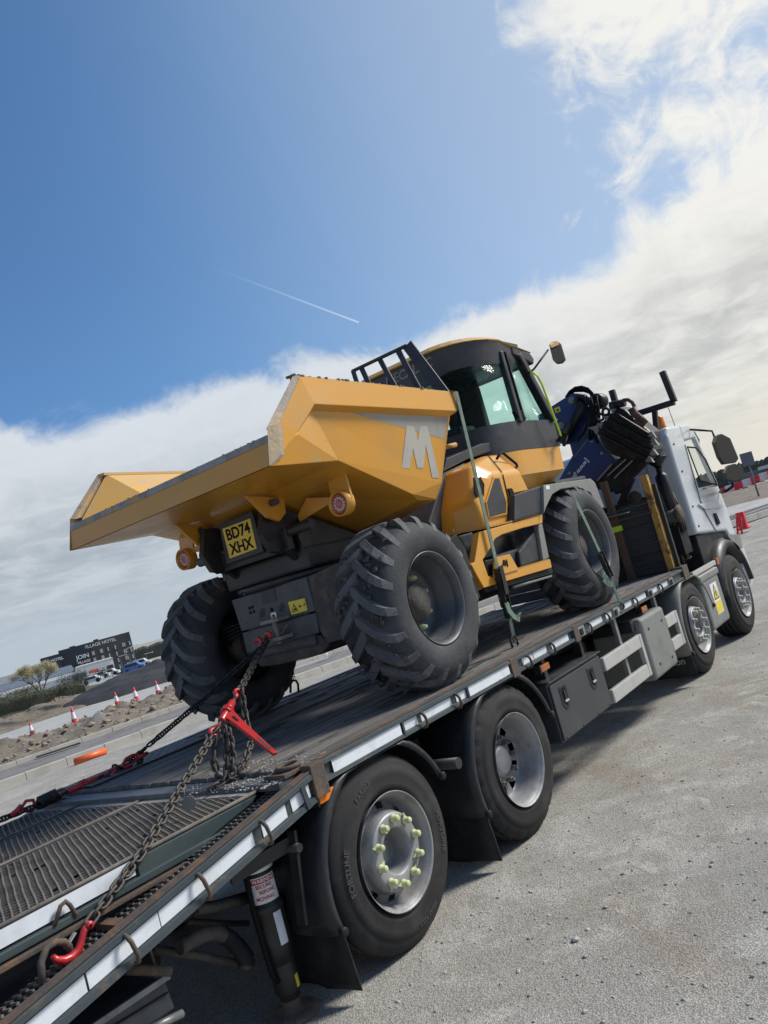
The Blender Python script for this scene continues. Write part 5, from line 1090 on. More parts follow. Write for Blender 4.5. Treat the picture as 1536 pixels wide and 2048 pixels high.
# ---- skip
def S_(px, py, y_): return VY(y_, px, py)
near = dict(a0=S_(542, 931, .165), a1=S_(537, 853, .165), a2=S_(558, 848, .150), a3=S_(562, 910, .150), c=S_(587, 751, .150), c2=S_(600, 753, .140), d=S_(911, 785, .140), e=S_(915, 822, .130), r=S_(629, 808, .128), q=S_(594, 867, .142),
            r2=S_(624, 822, .185), E2=S_(898, 834, .185), F=S_(678, 922, .235), G=S_(826, 989, .285), G2=S_(884, 965, .270), H=S_(836, 1001, .330), H2=S_(872, 999, .320))
K = dict(b1=Vector((.03, .20, 2.735)), k0=Vector((.62, YC-.36, 2.70)), k1=Vector((1.5, YC-.36, 2.34)), k2=Vector((2.02, YC-.36, 2.36)), top_in=None)
near.update(b1=K['b1'], k0=K['k0'], k1=K['k1'], k2=K['k2'])
# the rear wall
near['w'] = Vector((near['d'].x-.02, .16, near['d'].z-.02)); near['wb'] = Vector((2.02, YC-.36, 2.36))
names = list(near); V = [near[k] for k in names]+[mir(near[k]) for k in names]; nn_ = len(names); ix = {k: i for i, k in enumerate(names)}
def fN(*ks): return [ix[k] for k in ks]
def both(faces): return [fN(*f_) for f_ in faces]+[[ix[k]+nn_ for k in reversed(f_)] for f_ in faces]
skip_faces = both([('a2', 'a3', 'q'), ('a0', 'a3', 'q'), ('c2', 'a2', 'q', 'r'), ('c2', 'r', 'e', 'd'), ('r', 'r2', 'E2', 'e'), ('q', 'r2', 'r'), ('q', 'F', 'G', 'G2', 'E2', 'r2'), ('a0', 'q', 'F'), ('G', 'H', 'H2', 'G2'), ('a0', 'F', 'k0'), ('F', 'G', 'H', 'k1', 'k0'), ('H', 'H2', 'k2', 'k1'), ('E2', 'G2', 'H2', 'k2', 'w'), ('e', 'E2', 'w', 'd')])
# belly between both sides, lip underside
skip_faces += [[ix['a0'], ix['k0'], ix['k0']+nn_, ix['a0']+nn_], [ix['k0'], ix['k1'], ix['k1']+nn_, ix['k0']+nn_], [ix['k1'], ix['k2'], ix['k2']+nn_, ix['k1']+nn_], [ix['w'], ix['w']+nn_, ix['k2']+nn_, ix['k2']]]
sk = MB(); sk.add(V, skip_faces); skip = sk.build('skip', 'yellow', dump, norm=True, bevel=.006)
# worn front edges and lip
def strip(name, m, faces, pts, par=skip, bev=0): 
    b = MB(); b.add(pts, faces); return b.build(name, m, par, bevel=bev)
for fnc in (lambda p: Vector(p), mir):
    P = [fnc(near['a0']+Vector((-.012, 0, 0))), fnc(near['a1']+Vector((-.012, 0, 0))), fnc(near['a2']+Vector((-.006, -.004, 0))), fnc(near['a3']+Vector((-.006, -.004, 0)))]
    strip('wing_edge', 'wing_worn', [(0, 1, 2, 3), (4, 5, 6, 7), (0, 1, 5, 4), (1, 2, 6, 5), (2, 3, 7, 6), (3, 0, 4, 7)], P+[p+Vector((.03, 0, 0)) for p in P])
    a1i, ci = near['a1']+Vector((-.012, .0, 0)), near['c']
    P = [fnc(a1i), fnc(near['a2']+Vector((-.004, -.004, 0))), fnc(near['c2']+Vector((-.004, -.004, .003))), fnc(ci+Vector((0, 0, .003)))]
    strip('wing_edge', 'wing_worn', [(0, 1, 2, 3), (4, 5, 6, 7), (0, 1, 5, 4), (1, 2, 6, 5), (2, 3, 7, 6), (3, 0, 4, 7)], P+[p+(fnc((0, .03, 0))-fnc((0, 0, 0)))+Vector((.02, 0, -.01)) for p in P])
# front lip: worn top edge and yellow front face
zt_, xt_ = near['a1'].z-.05, near['a1'].x-.03
ya, yb = .17, 2*YC-.17
strip('lip_edge', 'worn_lip', [(0, 1, 2, 3), (4, 7, 6, 5), (0, 4, 5, 1), (1, 5, 6, 2), (2, 6, 7, 3), (3, 7, 4, 0)], [(xt_, ya, zt_), (xt_, yb, zt_), (xt_-.008, yb, zt_-.043), (xt_-.008, ya, zt_-.043), (xt_+.06, ya, zt_), (xt_+.06, yb, zt_), (xt_+.06, yb, zt_-.043), (xt_+.06, ya, zt_-.043)])
b0z = near['a0'].z-.002
strip('lip_face', 'yellow', [(0, 1, 2, 3), (4, 7, 6, 5), (0, 4, 5, 1), (1, 5, 6, 2), (2, 6, 7, 3), (3, 7, 4, 0)], [(xt_-.004, ya, zt_-.0435), (xt_-.004, yb, zt_-.0435), (near['a0'].x+.004, yb, b0z+.006), (near['a0'].x+.004, ya, b0z+.006), (xt_+.05, ya, zt_-.0435), (xt_+.05, yb, zt_-.0435), (.06, yb, b0z+.006), (.06, ya, b0z+.006)])
# inner tray (seen at the far wing): floor and walls of dusty steel
ti = [(xt_+.055, ya+.03, zt_-.01), (near['c'].x+.05, .19, near['c'].z-.008), (near['d'].x-.05, .19, near['d'].z-.008), (2.0, YC-.55, 2.56), (.65, YC-.55, 2.80)]
tm = [mir(p) for p in ti]
b = MB(); b.add([Vector(p) for p in ti]+tm, [(0, 1, 2, 3, 4), (5, 9, 8, 7, 6), (0, 4, 9, 5), (4, 3, 8, 9), (3, 2, 7, 8)]); b.build('tray', 'yellow_dusty', skip)
# top rim caps
for fnc in (lambda p: Vector(p), mir):
    P = [fnc(near['c']+Vector((0, 0, .004))), fnc(near['d']+Vector((0, 0, .004))), fnc(near['d']+Vector((0, .055, .004))), fnc(near['c']+Vector((.02, .055, .004)))]
    strip('rim_cap', 'yellow_dusty', [(0, 1, 2, 3), (4, 7, 6, 5), (0, 4, 5, 1), (1, 5, 6, 2), (2, 6, 7, 3), (3, 7, 4, 0)], P+[p-Vector((0, 0, .02)) for p in P])
dm = MB()
for _ in range(90):
    f_ = random.random(); p = near['c'].lerp(near['d'], f_*f_); s = rnd(.004, .012); dm.obox(p+Vector((0, rnd(0, .05), .006)), (s, s*.3, 0), (-s*.3, s, 0), (0, 0, s*.6))
for _ in range(60):
    f_ = random.random(); s = rnd(.002, .007); dm.obox(Vector((xt_+rnd(0, .05), ya+(yb-ya)*f_, zt_+s*.3)), (s, s*.4, 0), (-s*.3, s, 0), (0, 0, s*.5))
tag(dm.build('dirt_crumbs', 'earth', skip), kind='stuff')
# dent in the panel
dn = S_(648, 886, near['r2'].y+.008); 
MB().prism([S_(643, 884, .212), S_(651, 882, .212), S_(656, 890, .220), S_(652, 892, .220)], (0, -.006, 0)).build('gouge', 'rust_brown', skip)
# grey swoosh and M on the near panel: placed on the panel plane
pa, pb_, pc_ = near['r2'], near['E2'], near['G2']; pn = (pb_-pa).cross(pc_-pa).normalized()
if pn.y > 0: pn = -pn
def PAN(px, py, off=.004):
    d_ = ray(px, py); t_ = (pa-CAM).dot(pn)/d_.dot(pn); return CAM+d_*t_+pn*off
Z2 = zc(500, 640, 2.56)
def decal(pts, m, off, par=skip, nm='decal'): return MB().prism([PAN(*Z2(*q), off) for q in pts], pn*.0012).build(nm, m, par)
decal(((500, 472), (1012, 500), (995, 610)), 'grey_decal', .0005, nm='swoosh')
decal(((800, 540), (838, 545), (858, 620), (868, 545), (905, 542), (968, 808), (932, 808), (898, 640), (886, 757), (855, 757), (832, 655), (815, 760), (776, 757)), 'pale_decal', .0022, nm='letter_mark')
# belly ribs, lamp brackets and lamps
for fnc in (lambda p: Vector(p), mir):
    P = [fnc((x, YC-.40, z)) for x, z in ((.42, 2.712), (.76, 2.665), (.74, 2.56), (.66, 2.51), (.56, 2.55))]
    MB().prism(P, fnc((0, .03, 0))-fnc((0, 0, 0))).build('lug_plate', 'yellow', skip, bevel=.004)
    MB().tube([fnc((.62, YC-.46, 2.64)), fnc((.62, YC-.36, 2.64))], .024, 12).build('pivot_pin', 'mud_grey', skip)
    LX, LY, LZ = .80, .40, 2.50
    c_ = fnc((LX, LY, LZ))
    MB().prism([fnc((LX+.03, LY-.09, LZ+.02)), fnc((LX+.03, LY+.30, LZ+.12)), fnc((LX+.03, LY+.42, LZ+.03)), fnc((LX+.03, LY+.42, LZ-.02)), fnc((LX+.03, LY+.1, LZ+.03))], (.02, 0, 0)).build('lamp_bracket', 'yellow', skip, bevel=.003)
    MB().prism([fnc((LX+.03, LY-.085, LZ)), fnc((LX+.03, LY+.085, LZ)), fnc((LX+.06, LY+.10, LZ+.30)), fnc((LX+.06, LY-.06, LZ+.30))], (.02, 0, 0)).build('lamp_bracket', 'yellow', skip, bevel=.003)
    lr = MB().lathe([(.06, .085), (-.02, .085), (-.022, .080), (-.022, .076), (.03, .074), (.03, .001)], 'x', n=36).build('lamp_ring', 'yellow', skip, c_)
    ll = MB().lathe([(.03, .07), (.005, .07), (-.004, .062), (-.008, .04), (-.009, .001)], 'x', n=36).build('lamp', 'red_lens', lr, c_)
    led = None
    for k in range(12):
        a_ = k*math.pi/6; q = c_+Vector((-.006, math.cos(a_)*.040, math.sin(a_)*.040))
        if led is None: led = MB().lathe([(0, .0095), (-.006, .0075), (-.006, .001)], 'x', n=10).build('led', 'lens_white', lr, q)
        else: dup(led, lr, q)
# ---- skip guard: slanting bars up from the rear wall
g0 = dict()
GX = 2.45
gt0, gt1 = VX(GX, 815, 690), VX(GX, 706, 742); gb0, gb1 = VX(2.30, 885, 782), VX(2.30, 722, 775)
gtop = MB(); gtop.beam(gt0, gt1, .05, .02); gd = gtop.build('load_guard', 'charcoal', dump, bevel=.004)
for a_, c_, w_ in (((815, 690), (884, 782), .10), ((795, 699), (838, 778), .05), ((758, 716), (787, 768), .045), ((722, 734), (738, 768), .045), ((706, 741), (714, 766), .04)):
    A_, C_ = VX(GX, *a_), VX(2.32, *c_)
    MB().beam(A_, C_-(A_-C_)*.4, .02, w_, (0, 1, 0)).build('guard_bar', 'charcoal', gd, bevel=.004)
# ---- cab
ZC = zc(700, 660, 4.0421)
# plan outline of the cab (x, y) at the waist / roof; near half then mirrored
CY = 1.17
def cm(p): p = Vector(p); return Vector((p.x, 2*CY-p.y, p.z))
XFc = 3.20
def loft(name, outl0, z0_, outl1, z1_, m, par, closed_top=True, bev=.01):
    b = MB(); n = len(outl0); V = [Vector((x, y_, z0_(x, y_) if callable(z0_) else z0_)) for x, y_ in outl0]+[Vector((x, y_, z1_(x, y_) if callable(z1_) else z1_)) for x, y_ in outl1]
    F_ = [(i, (i+1) % n, n+(i+1) % n, n+i) for i in range(n)]
    if closed_top: F_ += [tuple(range(n)), tuple(range(2*n-1, n-1, -1))]
    b.add(V, F_); return b.build(name, m, par, bevel=bev)
def outline(fx_, fy, cx_, cy_, sx_, rx): # front flat (x=fx_, half width fy), corner (cx_, half cy_), rear (rx)
    qx, qy = fx_+(cx_-fx_)*.10, fy+(cy_-fy)*.92; h = []
    for k in range(7):
        t_ = k/6; h.append(((1-t_)**2*fx_+2*t_*(1-t_)*qx+t_*t_*cx_, CY-((1-t_)**2*fy+2*t_*(1-t_)*qy+t_*t_*cy_)))
    h.append((rx, CY-sx_))
    return h+[(x, 2*CY-y_) for x, y_ in reversed(h)]
o_roof = outline(3.07, .40, 3.70, .81, .78, 4.42)
tur = loft('cab_base', outline(3.04, .41, 3.50, .81, .81, 4.30), 2.50, outline(3.06, .41, 3.555, .80, .795, 4.375), 2.738, 'yellow', dump, bev=0)
loft('cab_base_lower', outline(3.30, .35, 3.55, .55, .55, 4.05), 2.28, outline(3.045, .405, 3.505, .805, .805, 4.295), 2.498, 'yellow', tur, bev=.0)
MB().lathe([(2.10, .55), (2.30, .58)], 'z', (3.7, CY, 0), 32).build('cab_turret', 'black_steel', dump)
waist = loft('cab_waist', outline(3.06, .41, 3.56, .805, .80, 4.40), 2.74, outline(3.10, .41, 3.66, .80, .79, 4.42), 3.02, 'charcoal', dump, bev=0)
for o_ in (waist, tur):
    for p_ in o_.data.polygons: p_.use_smooth = len(p_.vertices) == 4
head = loft('cab_head', outline(3.12, .41, 3.72, .775, .74, 4.12), lambda x, y_: 3.60-.20*max(0., 1-abs(y_-1.45)/.75), outline(3.12, .41, 3.72, .79, .75, 4.2), 3.83, 'head_dark', dump, bev=0)  # lower edge dips in the middle: dark shape standing in for a windscreen reflection
for p_ in head.data.polygons: p_.use_smooth = len(p_.vertices) == 4
def rz(x, y_): return 3.86-max(0., x-3.75)*.13
roof = loft('cab_roof', o_roof, lambda x, y_: rz(x, y_)-.03, outline(3.14, .38, 3.70, .72, .68, 4.34), lambda x, y_: rz(x, y_)+.025, 'yellow_dusty', dump, bev=.015)
loft('roof_lining', outline(3.13, .43, 3.70, .76, .74, 4.56), 3.70, outline(3.13, .43, 3.70, .77, .75, 4.58), lambda x, y_: rz(x, y_)-.032, 'head_dark', roof, bev=.01) if False else None
b = MB(); b.prism([(4.0, CY-.775, 3.70), (4.40, CY-.775, 3.62), (4.44, CY-.775, 3.68), (4.38, CY-.775, 3.745), (4.0, CY-.775, 3.80)], (0, 1.55, 0)); b.build('roof_rear', 'head_dark', roof, bevel=.02)
# pillars and glass between waist and head
def P3(o1, i, z): return Vector((o1[i][0], o1[i][1], z))
oW = outline(3.10, .40, 3.66, .795, .785, 4.40); oH = outline(3.14, .40, 3.73, .765, .74, 4.14)
for i in (6, 7, 8, 9):
    a_, c_ = Vector((*oW[i], 3.0)), Vector((*oH[i], 3.72)); w_ = .085 if i in (7, 8) else .06
    MB().beam(a_, c_, w_, w_, (1, 0, 0)).build('pillar', 'head_dark', dump, bevel=.012)
def pane(nm, idx):
    b = MB(); V = []
    for i in idx: V += [Vector((*oW[i], 3.01)), Vector((*oW[i], 3.01)).lerp(Vector((*oH[i], 3.74)), .5)+Vector((-.012, 0, 0)), Vector((*oH[i], 3.74))]
    b.add(V, [(3*i+j, 3*i+3+j, 3*i+4+j, 3*i+1+j) for i in range(len(idx)-1) for j in (0, 1)], True); o = b.build(nm, 'cab_glass', dump); md = o.modifiers.new('s', 'SOLIDIFY'); md.thickness = .006; return o
pane('windscreen', [9, 10, 11, 12, 13, 14, 15, 0, 1, 2, 3, 4, 5, 6]); pane('window', [6, 7]); pane('window', [7, 8]); pane('window', [8, 9])
for o_ in (head, waist, tur): m_ = o_.modifiers.new('e', 'EDGE_SPLIT'); m_.split_angle = R(35)
# dashboard, seat, steering column
MB().box(3.25, 3.55, CY-.40, CY+.40, 3.0, 3.12).build('dashboard', 'seat_dark', dump, bevel=.05)
seat = MB().box(3.72, 4.15, CY-.24, CY+.24, 2.95, 3.10).build('driver_seat', 'seat_dark', dump, bevel=.05, seg=3); MB().box(4.08, 4.20, CY-.22, CY+.22, 3.08, 3.60).build('backrest', 'seat_dark', seat, bevel=.05, seg=3)
sw = MB(); cs_ = Vector((3.60, CY, 3.26)); sw.tube([cs_+Vector((math.sin(t)*.06, math.cos(t)*.18, math.sin(t)*.16)) for t in [k*.3927 for k in range(16)]], .014, 8, True); sw.tube([cs_, (3.48, CY, 3.05)], .03, 8); sw.build('steering_wheel', 'seat_dark', dump)
# headboard lettering, lamp, wiper, handle
ft_ = Vector((3.125, 0, 0)); xw = 3.121
tc_ = VX(xw-.006, *ZC(470, 345)); text_mb('MECALAC', .125, (0, -1, 0), (0, 0, 1), tc_, 0, bold=.003, shear=.15).build('lettering', 'tank_grey', head)
pl_ = VX(3.20, *ZC(722, 343)); MB().lathe([(0, .05), (-.02, .05), (-.022, .04), (-.022, .001)], 'x', pl_+Vector((-.02, 0, 0)), 24).build('work_lamp', 'hub_grey', head)
gp = [VX(3.30, *ZC(*q)) for q in ((690, 192), (700, 182), (800, 168), (805, 178))]; MB().tube([gp[0], gp[1]+Vector((-.06, 0, 0)), gp[2]+Vector((-.06, 0, 0)), gp[3]], .012, 8).build('grab_rail', 'tank_grey', head)
MB().beam(VX(3.12, *ZC(915, 700)), VX(3.16, *ZC(1035, 520)), .012, .012).build('wiper', 'ink', dump)
# door side details on the near face
yn = CY-.80
MB().prism([VY(yn-.01, *ZC(*q)) for q in ((1335, 650), (1395, 645), (1428, 720), (1375, 740))], (0, .04, 0)).build('door_hinge', 'ink', dump, bevel=.004)
gsk = MB(); gsk.beam(Vector((*oW[6], 3.02))+Vector((.09, -.012, 0)), Vector((*oH[6], 3.72))+Vector((.09, -.012, 0)), .02, .02, (1, 0, 0)); gsk.build('door_seal', 'ink', dump)
# yellow grab pole and mirror on the rear corner
yp = CY-.92
gp_ = MB(); gp_.tube([VY(yp, 1062, 743), VY(yp, 1075, 752), VY(yp, 1084, 768), VY(yp, 1122, 872)], .011, 10); gp_.build('grab_pole', 'hi_vis', dump)
MB().tube([VY(yn, 1118, 880), VY(yp, 1124, 868), VY(yp, 1132, 872), VY(yp, 1128, 890)], .02, 8).build('pole_bracket', 'black_plastic', dump)
ma = MB(); ma.tube([VY(yn, 1058, 746), VY(yp-.05, 1068, 738), VY(yp-.10, 1096, 700)], .010, 8); mo = ma.build('mirror_arm', 'black_plastic', dump)
MB().prism([VY(yp-.12, *Z3(*q)) for q in ((280, 140), (300, 122), (325, 120), (340, 130), (368, 225), (350, 245), (320, 250), (302, 230))], (.09, .02, 0)).build('mirror_housing', 'ink', mo, bevel=.015); MB().prism([VY(yp-.13, *Z3(*q)) for q in ((284, 142), (303, 126), (325, 125), (329, 140), (290, 158))], (.03, -.006, 0)).build('mirror_cap', 'stake_yellow', mo)
# ---- engine hood on the near side (faceted), mirrored to the far side as one cover
ZH = zc(860, 860, 5.908)
yN = .20
H_ = {k: VY(y_, *ZH(*q)) for k, (q, y_) in dict(
    f1=((225, 940), .44), f2=((285, 480), .44), f3=((270, 1235), .42), c0=((665, 1165), .21), c1=((520, 830), .20), c2=((500, 400), .30), t0=((665, 300), .40), t1=((800, 285), .45),
    m0=((745, 515), yN), m1=((850, 510), yN), b0=((985, 1085), yN), b1=((975, 870), yN), r0=((1060, 480), yN+.02), r1=((1175, 700), yN+.02), r2=((1000, 740), yN)).items()}
kn = list(H_); ki = {k: i for i, k in enumerate(kn)}; V = [H_[k] for k in kn]+[mir(H_[k]) for k in kn]; nk = len(kn)
hf = [('f1', 'f3', 'c0', 'c1'), ('f2', 'f1', 'c1', 'c2'), ('c1', 'c0', 'b0', 'b1', 'r2', 'm1', 'm0'), ('c2', 'c1', 'm0'), ('c2', 'm0', 'm1', 't1', 't0'), ('m1', 'r0', 't1'), ('m1', 'r2', 'r1', 'r0')]
F_ = [[ki[k] for k in f_] for f_ in hf]+[[ki[k]+nk for k in reversed(f_)] for f_ in hf]
F_ += [[ki['f2'], ki['c2'], ki['t0'], ki['t1'], ki['t1']+nk, ki['t0']+nk, ki['c2']+nk, ki['f2']+nk], [ki['f1'], ki['f2'], ki['f2']+nk, ki['f1']+nk], [ki['f3'], ki['f1'], ki['f1']+nk, ki['f3']+nk], [ki['t1'], ki['r0'], ki['r1'], ki['r1']+nk, ki['r0']+nk, ki['t1']+nk]]
hb_ = MB(); hb_.add(V, F_); hood = hb_.build('engine_hood', 'yellow', dump, bevel=.045, seg=4, angle=10, smooth=True); hood.modifiers.new('wn', 'WEIGHTED_NORMAL').weight = 80
def hp_poly(nm, pts, yy, th, m, par, bev=.004, Zf=ZH): return MB().prism([VY(yy, *Zf(*q)) for q in pts], (0, th, 0)).build(nm, m, par, bevel=bev)
hp_poly('vent_frame', ((755, 545), (830, 540), (920, 860), (915, 1000), (700, 1040), (665, 850)), yN-.014, .02, 'yellow', hood, .008)
hp_poly('vent_grille', ((765, 572), (820, 568), (905, 860), (900, 975), (710, 1025), (678, 850)), yN-.017, .01, 'charcoal', hood, .002)
hp_poly('latch', ((925, 690), (970, 685), (1000, 745), (990, 830), (970, 835)), yN-.012, .03, 'ink', hood, .004)
hp_poly('access_recess', ((518, 560), (600, 560), (640, 640), (640, 760), (560, 790), (530, 740)), yN-.004, .01, 'ink', hood, .002)
hp_poly('recess_cheek', ((590, 545), (690, 580), (700, 640), (650, 770), (640, 760), (645, 640)), yN-.008, .01, 'yellow', hood, .002)
hp_poly('information_label', ((270, 1170), (350, 1160), (370, 1220), (290, 1245)), .415, .002, 'sign_white', hood, 0)
MB().beam(H_['m1']+Vector((0, -.004, .005)), H_['t0'].lerp(H_['t1'], .1)+Vector((0, -.002, .006)), .006, .006).build('panel_gap', 'ink', hood); MB().beam(VY(yN-.004, *ZH(860, 520)), VY(yN-.004, *ZH(990, 1080)), .006, .006, (0, 1, 0)).build('panel_gap', 'ink', hood)
gr = MB(); gr.tube([VY(.30, *ZH(*q)) for q in ((790, 340), (830, 275), (860, 270), (1020, 400), (1030, 430), (990, 470), (960, 480))], .012, 10); gr.build('grab_handle', 'ink', hood)
# black tower between skip and hood
tw_ = MB().prism([VY(.52, *ZH(*q)) for q in ((-60, 1250), (20, 980), (130, 640), (160, 500), (420, 380), (420, 1240), (250, 1260))], (0, 2*(YC-.52), 0)).build('chassis_tower', 'charcoal', dump, bevel=.015)
MB().prism([VY(.50, *ZH(*q)) for q in ((160, 490), (450, 340), (900, 200), (900, 120), (600, 160), (200, 330))], (0, 1.4, 0)).build('hood_rear_panel', 'head_dark', dump, bevel=.01)
# ---- step frame
ys_ = .15
st = hp_poly('step_frame', ((585, 1205), (1330, 995), (1330, 1100), (1100, 1155), (850, 1235), (770, 1285), (730, 1370), (625, 1535), (690, 1725), (760, 1745), (900, 1690), (1420, 1525), (1442, 1625), (640, 1865), (560, 1725), (490, 1590), (530, 1560)), ys_, .06, 'yellow', dump, .006)
hp_poly('step_panel', ((755, 1508), (945, 1465), (1050, 1650), (900, 1695), (765, 1745)), ys_-.012, .014, 'yellow', st, .003)
mk = hp_poly('letter_mark', ((865, 1535), (885, 1532), (895, 1570), (900, 1530), (912, 1528), (928, 1612), (914, 1617), (905, 1575), (898, 1605), (885, 1608), (878, 1572), (874, 1605), (858, 1608)), ys_-.016, .003, 'ink', st, 0)
hp_poly('step_well', ((520, 1200), (1400, 960), (1440, 1600), (640, 1840), (480, 1580)), ys_+.22, .3, 'head_dark', dump, .01)
hp_poly('well_floor', ((760, 1480), (1350, 1300), (1420, 1560), (700, 1760)), ys_+.10, .12, 'charcoal', dump, .02)
hp_poly('well_cheek', ((1050, 1430), (1275, 1130), (1330, 1540), (1080, 1620)), ys_+.06, .04, 'charcoal', dump, .02); hp_poly('well_post', ((1275, 1120), (1330, 1105), (1410, 1510), (1340, 1540)), ys_+.03, .05, 'tank_grey', dump, .01); hp_poly('well_box', ((640, 1540), (755, 1520), (745, 1715), (690, 1730)), ys_+.03, .1, 'black_plastic', dump, .01)
hp_poly('side_box', ((340, 1250), (500, 1205), (545, 1300), (530, 1560), (480, 1590), (420, 1400)), ys_+.12, .2, 'charcoal', dump, .01)
# serrated treads along both step edges
for (ua, va, ub, vb, nT) in ((720, 1150, 1310, 1000, 34), (930, 1680, 1415, 1535, 28)):
    tg = MB()
    for k in range(nT):
        f0_, f1_ = k/nT, (k+.5)/nT; p0, p1 = VY(ys_-.001, *ZH(ua+(ub-ua)*f0_, va+(vb-va)*f0_)), VY(ys_-.001, *ZH(ua+(ub-ua)*f1_, va+(vb-va)*f1_)); tg.prism([p0, p1, p1+Vector((0, 0, .012)), p0+Vector((0, 0, .012))], (0, .05, 0))
    tag(tg.build('tread_teeth', 'yellow_dusty', st), kind='stuff')
hp_poly('skirt', ((640, 1870), (1442, 1632), (1460, 1690), (900, 1850), (660, 1920)), ys_+.03, .2, 'black_plastic', dump, .006)
MB().tube([VY(.2, *ZH(980, 1860)), VY(.2, *ZH(1430, 1725))], .012, 8).build('skirt_rail', 'tank_grey', dump)
# front mud flap behind the front wheel
hp_poly('inner_flap', ((235, 1290), (310, 1225), (420, 1400), (460, 1530), (600, 1990), (560, 1990), (420, 1620), (380, 1480)), .16, .25, 'black_plastic', dump, .006); hp_poly('flap_plate', ((490, 1600), (640, 1880), (570, 1890), (500, 1690)), .20, .1, 'tank_grey', dump, .004)
# ---- rear fender, panels, counterweight
fender = hp_poly('fender_panel', ((1000, 765), (1345, 650), (1330, 975), (1000, 1070)), .13, .30, 'charcoal', dump, .010)
fb = MB(); Pf = [VY(.10, *Z3(*q)) for q in ((250, 945), (520, 908), (545, 930), (600, 1075), (570, 1078), (520, 990), (440, 955), (350, 968), (300, 1000), (262, 1080), (255, 1110))]
fb.prism(Pf, (0, .46, 0)); fo = fb.build('rear_fender', 'tank_grey', dump, bevel=.008); MB().prism([VY(.097, *Z3(*q)) for q in ((262, 950), (282, 948), (286, 968), (266, 972))], (0, .003, 0)).build('label', 'sign_white', fo)
MB().box(4.0, 4.75, .35, 2*YC-.35, 1.75, 2.40).build('counterweight', 'charcoal', dump, bevel=.03)
MB().box(3.0, 4.3, .52, 2*YC-.52, 2.08, 2.30).build('platform', 'black_steel', dump, bevel=.01)
# orange knob on the tower, hoses near the axle
MB().tube([VY(.30, *ZH(190, 200)), VY(.30, *ZH(300, 175))], .02, 10).build('tie_pin', 'stake_yellow', dump)
hh = MB()
for k in range(4): hh.tube([(XF-.15, 2.0+.03*k, 1.75+.04*k), (XF-.25, 1.9, 1.80+.03*k), (XF-.1, 1.75, 1.85+.02*k)], .012, 6)
hh.build('brake_hoses', 'black_plastic', dump)
# ================================================================== CRANE
Z6 = zc(1090, 740, 6.144)
crane = thing('loader_crane', 'blue folding loader crane standing behind the lorry cab', 'crane', (6.2, 1.2, .95))
def cx(nm, pts, x, th, m, par=None, bev=.008, Zf=Z6): return MB().prism([VX(x, *Zf(*q)) for q in pts], (th, 0, 0)).build(nm, m, par or crane, bevel=bev)
colm = MB(); colm.box(6.05, 6.45, .95, 1.45, .95, 2.3); colm.build('column', 'crane_blue', crane, bevel=.03)
MB().box(5.98, 6.52, .25, 2.2, .92, 1.12).build('base_beam', 'black_steel', crane, bevel=.02)
kn_ = cx('knuckle', ((-90, 560), (120, 420), (330, 285), (400, 290), (440, 340), (430, 450), (330, 760), (260, 920), (150, 900), (-60, 700)), 6.10, .26, 'crane_blue')
cx('inner_boom', ((340, 560), (560, 430), (600, 640), (560, 800), (340, 1060), (300, 900)), 6.14, .22, 'crane_blue')
ob = cx('outer_boom', ((540, 770), (640, 800), (700, 930), (860, 1100), (830, 1160), (640, 1330), (480, 1480), (100, 1480), (330, 1060), (500, 830)), 6.02, .26, 'crane_blue')
cx('boom_rail', ((352, 1070), (366, 1076), (575, 800), (560, 790)), 6.012, .008, 'roof_blue', ob, 0)
for u, v in ((575, 870), (700, 1020), (300, 1268)): MB().lathe([(0, .022), (-.008, .02), (-.008, .001)], 'x', VX(6.02, *Z6(u, v)), 16).build('boom_bolt', 'hub_grey', ob)
for u, v in ((330, 372), (205, 682)): MB().lathe([(0, .045), (-.015, .043), (-.015, .001)], 'x', VX(6.10, *Z6(u, v)), 20).build('pin_cap', 'tank_grey', kn_)
ram_ = MB(); ram_.tube([VX(6.04, *Z6(470, 400)), VX(6.04, *Z6(230, 880))], .055, 16); ram_.build('lift_ram', 'bucket_black', crane)
MB().lathe([(-.02, .085), (-.07, .085), (-.07, .05), (-.05, .045), (-.05, .001)], 'x', VX(6.10, *Z6(465, 390)), 28).build('pivot_boss', 'bucket_black', crane)
MB().lathe([(.10, .095), (-.06, .095), (-.075, .08), (-.075, .05), (-.06, .04), (-.06, .001)], 'x', VX(6.15, *Z6(650, 385)), 32).build('hose_drum', 'bucket_black', crane)
hz_ = MB()
for k in range(5):
    d_ = k*14; hz_.tube([VX(6.1+.03*k, *Z6(*q)) for q in ((255+d_, 335), (300+d_, 265), (370+d_*.8, 215+d_*.8), (450+d_*.5, 203+d_), (530+d_*.3, 228+d_), (585, 285+d_), (612-d_*.4, 400), (615-d_*.5, 550), (620-d_*.6, 680))], .013, 8)
for k in range(9):
    u0_, v0_ = 560+rnd(-60, 80), 300+rnd(0, 120); hz_.tube([VX(6.0, *Z6(u0_, v0_)), VX(5.97, *Z6(u0_+rnd(0, 60), v0_+150)), VX(5.96, *Z6(u0_+rnd(-40, 60), v0_+330)), VX(6.0, *Z6(u0_+rnd(-120, 40), v0_+480))], .009+rnd(0, .006), 7)
hz_.build('hydraulic_hoses', 'ink', crane)
wl_ = cx('warning_label', ((112, 470), (178, 445), (192, 505), (130, 530)), 6.097, .002, 'sign_yellow', kn_, 0); cx('label_mark', ((138, 510), (150, 470), (176, 495)), 6.095, .0015, 'ink', wl_, 0)
lg = cx('logo_disc', [(62+48*math.cos(a_*.5236), 638+72*math.sin(a_*.5236)) for a_ in range(12)], 6.096, .003, 'sign_red', kn_, 0)
